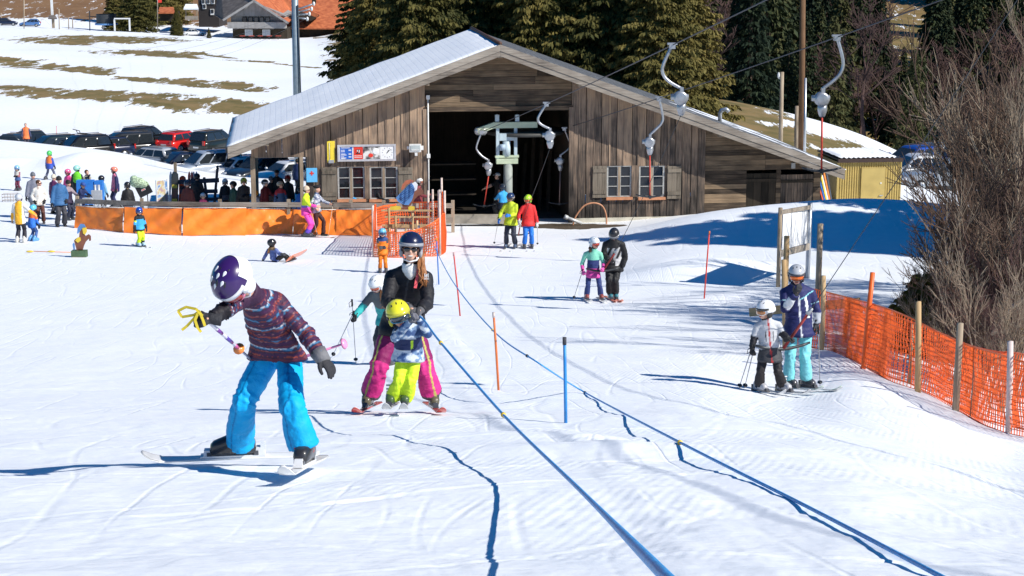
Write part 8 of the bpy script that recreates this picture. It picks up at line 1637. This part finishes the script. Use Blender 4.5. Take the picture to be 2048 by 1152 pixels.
rect_house(wg, 'chimney', 624, -8, 631, 8, YC + 9, 1, DARKW)
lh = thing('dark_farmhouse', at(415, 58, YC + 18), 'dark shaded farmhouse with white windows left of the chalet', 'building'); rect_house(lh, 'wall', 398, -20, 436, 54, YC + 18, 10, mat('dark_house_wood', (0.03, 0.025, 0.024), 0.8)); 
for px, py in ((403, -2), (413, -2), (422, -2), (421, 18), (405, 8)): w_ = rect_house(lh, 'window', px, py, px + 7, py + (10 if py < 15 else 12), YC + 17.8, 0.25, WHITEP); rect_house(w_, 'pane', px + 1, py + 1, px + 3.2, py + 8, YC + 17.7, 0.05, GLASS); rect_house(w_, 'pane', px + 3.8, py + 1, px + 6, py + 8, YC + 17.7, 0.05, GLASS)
pv = thing('garden_pavilion', at(382, 52, YC + 10), 'open garden pavilion with pale snowy roof', 'pavilion'); quadslab(pv, 'roof', [(367, 17, YC + 9), (397, 17, YC + 9), (394, 8, YC + 13), (371, 8, YC + 13)], FROST)
for px in (371, 393): rect_house(pv, 'post', px, 17, px + 1.5, 40, YC + 10, 0.2, WOODP)
rect_house(pv, 'balustrade', 370, 32, 396, 40, YC + 9.5, 0.15, WOODG)
sh = thing('red_roofed_shed', at(333, 34, YC + 16), 'low shed with orange roof under the trees', 'shed'); rect_house(sh, 'wall', 318, 24, 352, 42, YC + 16, 4, DARKW); quadslab(sh, 'roof', [(316, 25, YC + 15), (350, 25, YC + 15), (347, 14, YC + 20), (319, 14, YC + 20)], OT)
def post(px, py0, py1, Y, r, m, name, label, cat): a = at(px, py1, Y); a.z = min(a.z, gz(a.x, a.y)); q = MB(); q.tube([a, at(px, py0, Y)], r, 8); return tag(q.build(name, m), label, cat)
fp = thing('flagpole', at(315, 62, 330), 'tall flagpole with a small red flag before the spruces', 'flagpole'); q = MB(); q.tube([at(315, 62, 330), at(315, -30, 330)], 0.09, 8); q.build('pole', WOODG, fp); q = MB(); q.box(at(319, 1, 330), (0.8, 0.05, 0.8)); q.build('flag', RED, fp)
sw_ = thing('swing_frame', at(245, 62, 335), 'white wooden swing frame on the snowy lawn', 'swing'); [rect_house(sw_, 'post', px, 38, px + 2, 62, 335, 0.2, WHITEP) for px in (228, 258)]; rect_house(sw_, 'crossbeam', 228, 36, 260, 38.5, 334.9, 0.25, WHITEP)
tr_ = thing('trampoline', at(215, 56, 342), 'round trampoline with blue rim and dark safety net', 'trampoline'); q = MB(); c = at(213, 48, 342); q.tube([c + Vector((0, 0, -0.15)), c + Vector((0, 0, 0.15))], 2.2, 24); q.build('rim', mat('trampoline_blue', (0.12, 0.28, 0.55)), tr_); q = MB(); q.tube([c + Vector((0, 0, 0.15)), c + Vector((0, 0, 1.9))], 1.9, 24, cap=False); q.build('net', mat('dark_net', (0.04, 0.045, 0.05)), tr_)
bh = thing('roofed_shrine', at(106, 56, 345), 'small roofed wooden shrine with pale pole at the top of the meadow', 'shrine'); rect_house(bh, 'post', 104, 38, 108, 56, 345, 0.4, WOODP); quadslab(bh, 'roof', [(96, 36, 344.4), (114, 36, 344.4), (110, 30, 346), (99, 30, 346)], GT); rect_house(bh, 'pole', 102, -20, 104, 30, 346, 0.2, WHITEP)
for k, px in enumerate((48, 118, 179, 137, 2, 145)): post(px, (0, 18, 22, 36, 26, 38)[k], (56, 48, 46, 48, 32, 44)[k], 340 + 3 * k, 0.1, WOODP, 'fence_post', 'weathered post along the meadow edge by the brown slope', 'post')['group'] = 'posts along the meadow edge'
tb = thing('terrace_fence', at(670, 88, YC - 2), 'pale board fence beside the terrace right of the chalet', 'fence'); [rect_house(tb, 'board', 626 + 4.4 * k, 74, 630 + 4.4 * k, 86, YC - 2, 0.15, WOODG) for k in range(17)]
for k in range(5): px = 484 + 18 * k; t_ = thing('terrace_table', at(px, 78, YC - 6), 'red topped table on the chalet terrace', 'table', 'tables on the chalet terrace'); rect_house(t_, 'table_top', px - 5, 71.5, px + 5, 72.6, YC - 6, 0.9, mat('red_table', (0.4, 0.06, 0.04))); rect_house(t_, 'leg', px - 0.6, 72.6, px + 0.6, 79, YC - 5.7, 0.2, DARKM)
# ------------------------------------------------------------------ trees
def leafmat(name, stops, rnd=0.35):
    m, N, L, p = nodes_of(name); p.inputs['Roughness'].default_value = 0.75; p.inputs['Specular IOR Level'].default_value = 0.15
    tc = N.new('ShaderNodeTexCoord'); n_ = N.new('ShaderNodeTexNoise'); n_.inputs['Scale'].default_value = 0.9; n_.inputs['Detail'].default_value = 6; L.new(tc.outputs['Object'], n_.inputs['Vector']); oi = N.new('ShaderNodeObjectInfo'); r2 = N.new('ShaderNodeMapRange'); r2.inputs[3].default_value = -rnd / 2; r2.inputs[4].default_value = rnd / 2; L.new(oi.outputs['Random'], r2.inputs[0]); ad = N.new('ShaderNodeMath'); L.new(n_.outputs['Fac'], ad.inputs[0]); L.new(r2.outputs[0], ad.inputs[1])
    cr = ramp(N, stops); L.new(ad.outputs[0], cr.inputs[0]); L.new(cr.outputs[0], p.inputs['Base Color']); return m
NEED = leafmat('spruce_needles', [(0.25, (0.04, 0.044, 0.013)), (0.5, (0.105, 0.092, 0.025)), (0.75, (0.17, 0.135, 0.04))]); NEEDF = leafmat('forest_needles', [(0.25, (0.012, 0.022, 0.012)), (0.5, (0.034, 0.046, 0.018)), (0.75, (0.075, 0.072, 0.026))], 0.5)
BARK = mat('spruce_bark', (0.10, 0.07, 0.05), 0.9, var=0.3, scale=4, bump=0.5); TWIG = mat('bare_twig_bark', (0.10, 0.062, 0.042), 0.85, var=0.35, scale=3, rnd=0.3); TWIGP = mat('pale_bark', (0.27, 0.21, 0.15), 0.85, var=0.35, scale=3); RTWIG = mat('red_brown_twigs', (0.085, 0.048, 0.042), 0.9, var=0.3, scale=2, rnd=0.35)
def raw_mesh(name, co, faces4, m):
    me = bpy.data.meshes.new(name); n = len(co); me.vertices.add(n); me.vertices.foreach_set('co', np.asarray(co, np.float32).ravel()); f = np.asarray(faces4, np.int32); k = f.shape[1]
    me.loops.add(f.size); me.loops.foreach_set('vertex_index', f.ravel()); me.polygons.add(len(f)); me.polygons.foreach_set('loop_start', np.arange(0, f.size, k)); me.polygons.foreach_set('loop_total', np.full(len(f), k)); me.update(calc_edges=True); me.materials.append(m); return me
def spruce_meshes(H, R, nb, ns, seed, m, droop=0.35, slen=0.55):
    """crown of many small hanging sprays along drooping boughs"""
    g = np.random.default_rng(seed); V = []; zs = H * (0.05 + 0.95 * np.linspace(0, 1, nb) ** 0.92); az = np.arange(nb) * 2.399 + g.uniform(-0.4, 0.4, nb); fr = zs / H
    ln = R * (1 - fr) ** 0.85 * g.uniform(0.72, 1.12, nb) * (0.62 + 0.38 * np.clip(fr / 0.18, 0, 1)) + 0.12
    for i in range(nb):
        d = np.array([math.cos(az[i]), math.sin(az[i]), 0]); s = np.array([-d[1], d[0], 0]); L_ = ln[i]; n = max(5, int(ns * (0.35 + 0.65 * L_ / R))); t = g.uniform(0.12, 1.0, n) ** 0.8
        up = 0.25 * (1 - fr[i]); ax = d[None] * (L_ * t)[:, None]; ax[:, 2] = zs[i] + L_ * (up * t * 0.4 - droop * t ** 1.6 + 0.16 * t ** 4); w = (1 - t * 0.55) * L_ * 0.30; off = g.uniform(-1, 1, n) * w; c = ax + s[None] * off[:, None]; c[:, 2] -= np.abs(off) * 0.35
        l = slen * g.uniform(0.5, 1.25, n) * (0.55 + 0.45 * L_ / R); dir_ = d[None] * g.uniform(0.15, 0.8, n)[:, None] + s[None] * (np.sign(off) * g.uniform(0, 0.7, n))[:, None]; dir_[:, 2] -= g.uniform(0.35, 1.1, n); dir_ /= np.linalg.norm(dir_, axis=1)[:, None]
        wd = np.cross(dir_, g.normal(size=(n, 3))); wd /= np.linalg.norm(wd, axis=1)[:, None] + 1e-9; wd *= (l * g.uniform(0.16, 0.3, n))[:, None]; e = c + dir_ * l[:, None]; mid = c + dir_ * (l * 0.45)[:, None]
        V.append(np.stack([c, mid + wd, e, mid - wd], 1))
    V = np.concatenate(V); co = V.reshape(-1, 3); f = np.arange(len(co)).reshape(-1, 4); crown = raw_mesh('crown', co, f, m)
    q = MB(); q.tube([(0, 0, -0.5), (0, 0, H * 0.3), (0, 0, H * 0.7), (0, 0, H * 0.98)], [H * 0.016, H * 0.013, H * 0.007, 0.01], 8)
    g2 = random.Random(seed)
    for i in range(0, nb, 5 if nb > 200 else 9): d = Vector((math.cos(az[i]), math.sin(az[i]), 0)); L_ = ln[i] * 0.8; z = zs[i]; q.tube([(0, 0, z), d * (L_ * 0.5) + Vector((0, 0, z - L_ * droop * 0.2)), d * L_ + Vector((0, 0, z - L_ * droop * 0.75))], [0.035, 0.022, 0.008], 4)
    return crown, q.mesh('trunk', BARK)
def bare_meshes(H, seed, m, depth=4, spread=0.55, stems=1, minr=0.006, kids=4, r0=None):
    rr = random.Random(seed); q = MB()
    def grow(p, d, L_, r, k):
        pts = [p]; n = 4 if k else 2; dd = d.copy()
        for i in range(n): dd = (dd + Vector((rr.uniform(-1, 1), rr.uniform(-1, 1), rr.uniform(-0.3, 0.6))) * 0.16).normalized(); pts.append(pts[-1] + dd * (L_ / n))
        re = max(r * 0.5, minr * 0.7); q.tube(pts, [r + (re - r) * i / n for i in range(n + 1)], 5 if r > 0.03 else 3, cap=False)
        if k <= 0: return
        for j in range(kids + (k > 1)):
            t = rr.uniform(0.25, 1.0); i = min(n - 1, int(t * n)); b = pts[i].lerp(pts[i + 1], t * n - i); nd = (dd + Vector((rr.uniform(-1, 1), rr.uniform(-1, 1), rr.uniform(-0.35, 0.75))) * spread * 1.5).normalized(); grow(b, nd, L_ * rr.uniform(0.42, 0.68), max(r * rr.uniform(0.35, 0.55), minr), k - 1)
    for s in range(stems):
        a = rr.uniform(0, 6.28); tl = 0 if stems == 1 else rr.uniform(0.1, 0.5); grow(Vector((math.cos(a) * 0.15 * (stems > 1), math.sin(a) * 0.15 * (stems > 1), -0.1)), Vector((math.cos(a) * tl, math.sin(a) * tl, 1)).normalized(), H * rr.uniform(0.5, 0.66), r0 or H * 0.012, depth)
    return q.mesh('branches', m, fixn=False)
def plant(name, parts, loc, label, cat, group, sc=1.0, rz=0.0, lean=(0, 0), sxy=1.0):
    root = thing(name, loc, label, cat, group, rz); root.scale = (sc * sxy, sc * sxy, sc); root.rotation_euler = (lean[0], lean[1], rz)
    for n, me in parts: o = bpy.data.objects.new(n, me); COL.objects.link(o); o.parent = root
    return root
rt = random.Random(3)
SP = [spruce_meshes(15, 4.4, 330, 230, 10 + k, NEED, 0.42, 0.36) for k in range(3)]
for k, (px, Y, s) in enumerate(((752, 88, 0.8), (742, 97, 0.95), (800, 92, 1.0), (838, 84, 0.95), (905, 95, 1.05), (965, 88, 1.0), (1030, 97, 1.1), (1085, 86, 1.0), (1145, 96, 1.1), (1205, 86, 1.05), (1262, 93, 1.0), (1312, 84, 0.86), (1352, 96, 0.9), (790, 108, 1.1), (870, 110, 1.15), (1000, 112, 1.2), (1120, 112, 1.2), (1240, 110, 1.1))):
    x = (px - CX) / F * Y; c, t = SP[k % 3]; b = (x, Y, gz(x, Y) - 0.2)
    plant('spruce_tree', (('crown', c), ('trunk', t)), b, 'tall olive green spruce in the dense row behind the lift hut' if 0 < k < 11 else ('edge spruce with sweeping boughs left of the roof ridge' if k == 0 else 'dark spruce at the right end of the row behind the hut' if k < 13 else 'spruce of the second row behind the hut'), 'spruce', 'spruces in the row behind the hut' if 0 < k < 11 else 'right end spruces' if k in (11, 12) else 'second row spruces' if k > 12 else None, s, rt.uniform(0, 6.28))
# two spruces and a thuja by the chalet
for px, py, Y, s, sxy, lab, nm in ((285, 58, 340, 1.0, 1.1, 'broad dark spruce left of the flagpole', 'spruce_tree'), (240, 50, 352, 0.8, 1.0, 'dark spruce behind the trampoline', 'spruce_tree'), (300, 40, 372, 1.3, 1.1, 'dark spruce rising behind the red roofed shed', 'spruce_tree'), (345, 40, 380, 1.3, 1.1, 'dark spruce behind the pavilion', 'spruce_tree'), (360, 66, 333, 0.36, 1.1, 'narrow dark thuja on the lawn', 'thuja_tree'), (423, 72, 330, 0.14, 1.0, 'tiny golden green cypress before the chalet', 'thuja_tree')):
    x = (px - CX) / F * Y; c, t = SP[1]; plant(nm, (('crown', c), ('trunk', t)), (x, Y, gz(x, Y) - 0.1), lab, 'tree', None, s, rt.uniform(0, 6), sxy=sxy)
# the forest slope
FP = [spruce_meshes(18, 3.4, 170, 44, 30 + k, NEEDF, 0.30, 0.85) for k in range(4)]; DB = [bare_meshes(13, 50 + k, RTWIG, 4, 0.55, 1, 0.03, 4) for k in range(3)]
cnt = [0, 0]
def brown_gap(px): return 1755 < px < 1858
for Y0 in (158, 176, 196, 218, 242, 270, 300, 332, 370, 415):
    px = 1310 if Y0 > 200 else 1330
    while px < 2160:
        px += rt.uniform(0.7, 1.3) * (3.6 / Y0 * F) * (1.0 if Y0 < 300 else 1.25); Y = Y0 + rt.uniform(-8, 8); x = (px - CX) / F * Y; z = gz(x, Y)
        if Y < 170 and px < 1480: continue
        bare = rt.random() < (0.42 if Y < 215 or px < 1420 else 0.2); H = rt.uniform(12, 21) * (0.8 if Y < 170 else 1.0)
        if brown_gap(px):
            pyt = 70 + 40 * abs(math.sin(px * 0.7)); top = at(px, pyt, Y).z
            if top - z < 3: continue
            H = min(H, top - z)
        c, t = FP[rt.randrange(4)]
        if bare: cnt[1] += 1; plant('bare_tree', (('branches', DB[rt.randrange(3)]),), (x, Y, z), 'leafless reddish brown tree among the forest spruces', 'tree', 'leafless trees of the forest slope', H / 15, rt.uniform(0, 6.28), sxy=1.25)
        else: cnt[0] += 1; plant('forest_spruce', (('crown', c), ('trunk', t)), (x, Y, z - 0.3), 'dark spruce of the forest on the far slope', 'spruce', 'spruces of the forest slope', H / 18, rt.uniform(0, 6.28), sxy=rt.uniform(0.9, 1.25))
for px, py, Y, H in ((1392, 120, 135, 13), (1372, 110, 128, 12), (1410, 110, 150, 12)): x = (px - CX) / F * Y; plant('bare_tree', (('branches', DB[0]),), (x, Y, gz(x, Y)), 'leafless brown tree beside the end of the spruce row', 'tree', 'leafless trees by the spruce row', H / 13, px, sxy=1.3)
# thicket in the gully on the right
SB = [bare_meshes(3.2, 70 + k, (TWIG, TWIGP, RTWIG, TWIG)[k], 3, 0.6, 5, 0.007, 5, 0.04) for k in range(4)]; zmx = [max(v.co.z for v in m_.vertices) for m_ in SB]
labs = ['dense leafless bush at the gully edge', 'pale barked leafless bush in the gully', 'reddish brown leafless bush in the gully', 'tangled leafless bush with slanting stems']
for k, (px, Y, h) in enumerate(((1868, 31, 1.4), (1900, 30, 2.2), (1932, 34, 3.0), (1950, 29, 3.0), (1985, 32, 4.6), (2012, 28, 4.0), (2040, 31, 5.8), (2070, 28, 5.0), (2100, 33, 6.5), (1915, 36, 2.6), (1975, 37, 4.8), (2030, 36, 6.8), (1965, 26.5, 1.9), (2032, 25.5, 2.8), (1925, 28, 1.6), (2000, 30, 4.8), (2060, 34, 7.0), (2020, 33, 6.0), (2045, 27, 3.4), (2010, 39, 7.0), (1890, 32, 1.7), (1955, 31, 2.4))):
    x = (px - CX) / F * Y; j = k % 4; s = h / zmx[j]; plant('bare_bush', (('branches', SB[j]),), (x, Y, gz(x, Y)), labs[j], 'bush', 'bushes: ' + labs[j], s * (0.85 if px < 2000 else 0.95), rt.uniform(0, 6.28), sxy=0.95 if px < 1950 else 0.66)
bt = [bare_meshes(7, 90 + k, TWIGP, 5, 0.45, 1, 0.005, 3, 0.07) for k in range(2)]
for px, Y, s, ln in ((2046, 31, 1.0, -0.03), (1996, 36, 0.75, 0.05), (2085, 28, 1.0, 0.0), (1930, 37, 0.5, -0.08)): x = (px - CX) / F * Y; plant('birch_tree', (('branches', bt[int(px) % 2]),), (x, Y, gz(x, Y)), 'slender pale barked birch rising from the thicket', 'birch', 'birches in the thicket', s, px, (0, ln), 0.6)
c5, t5 = spruce_meshes(2.0, 0.8, 60, 40, 99, leafmat('yew_green', [(0.3, (0.02, 0.03, 0.006)), (0.7, (0.09, 0.085, 0.015))]), 0.1, 0.3)
for px, Y, s in ((1862, 31, 0.75), (1945, 31, 0.9), (1900, 32.5, 0.7)): x = (px - CX) / F * Y; plant('evergreen_shrub', (('crown', c5), ('trunk', t5)), (x, Y, gz(x, Y)), 'low yellowish green evergreen shrub under the bare bushes', 'shrub', 'evergreen shrubs in the gully', s, px, sxy=1.2)
for k, (a, b) in enumerate((((1985, 668, 27), (2060, 590, 26)), ((1890, 690, 28), (2000, 600, 30)), ((1900, 560, 31), (1990, 470, 33)))): q = MB(); A, B = at(*a), at(*b); q.tube([A, A.lerp(B, 0.5) + Vector((0, 0, 0.12)), B], [0.035, 0.028, 0.018], 6); tag(q.build('fallen_branch', mat('bleached_branch', (0.34, 0.29, 0.23), 0.8, var=0.2)), 'bleached bare branch slanting through the thicket', 'branch', 'bleached branches in the thicket')
# spruces beyond the right-hand edge whose shade lies on the bank and the annex
for k, (x, Y, s) in enumerate(((16.8, 47.5, 0.85), (19.5, 44.5, 0.9), (22.5, 46.5, 0.95), (25.5, 44.5, 1.0), (19.5, 51, 0.8), (23, 41, 0.85), (28, 48, 1.0), (17.5, 55, 0.55))): c, t = SP[k % 3]; plant('gully_spruce', (('crown', c), ('trunk', t)), (x, Y, gz(x, Y) - 0.2), 'spruce at the gully beyond the bare thicket, shading the snow bank', 'spruce', 'spruces beyond the thicket', s, k * 1.3)
print('forest', cnt)
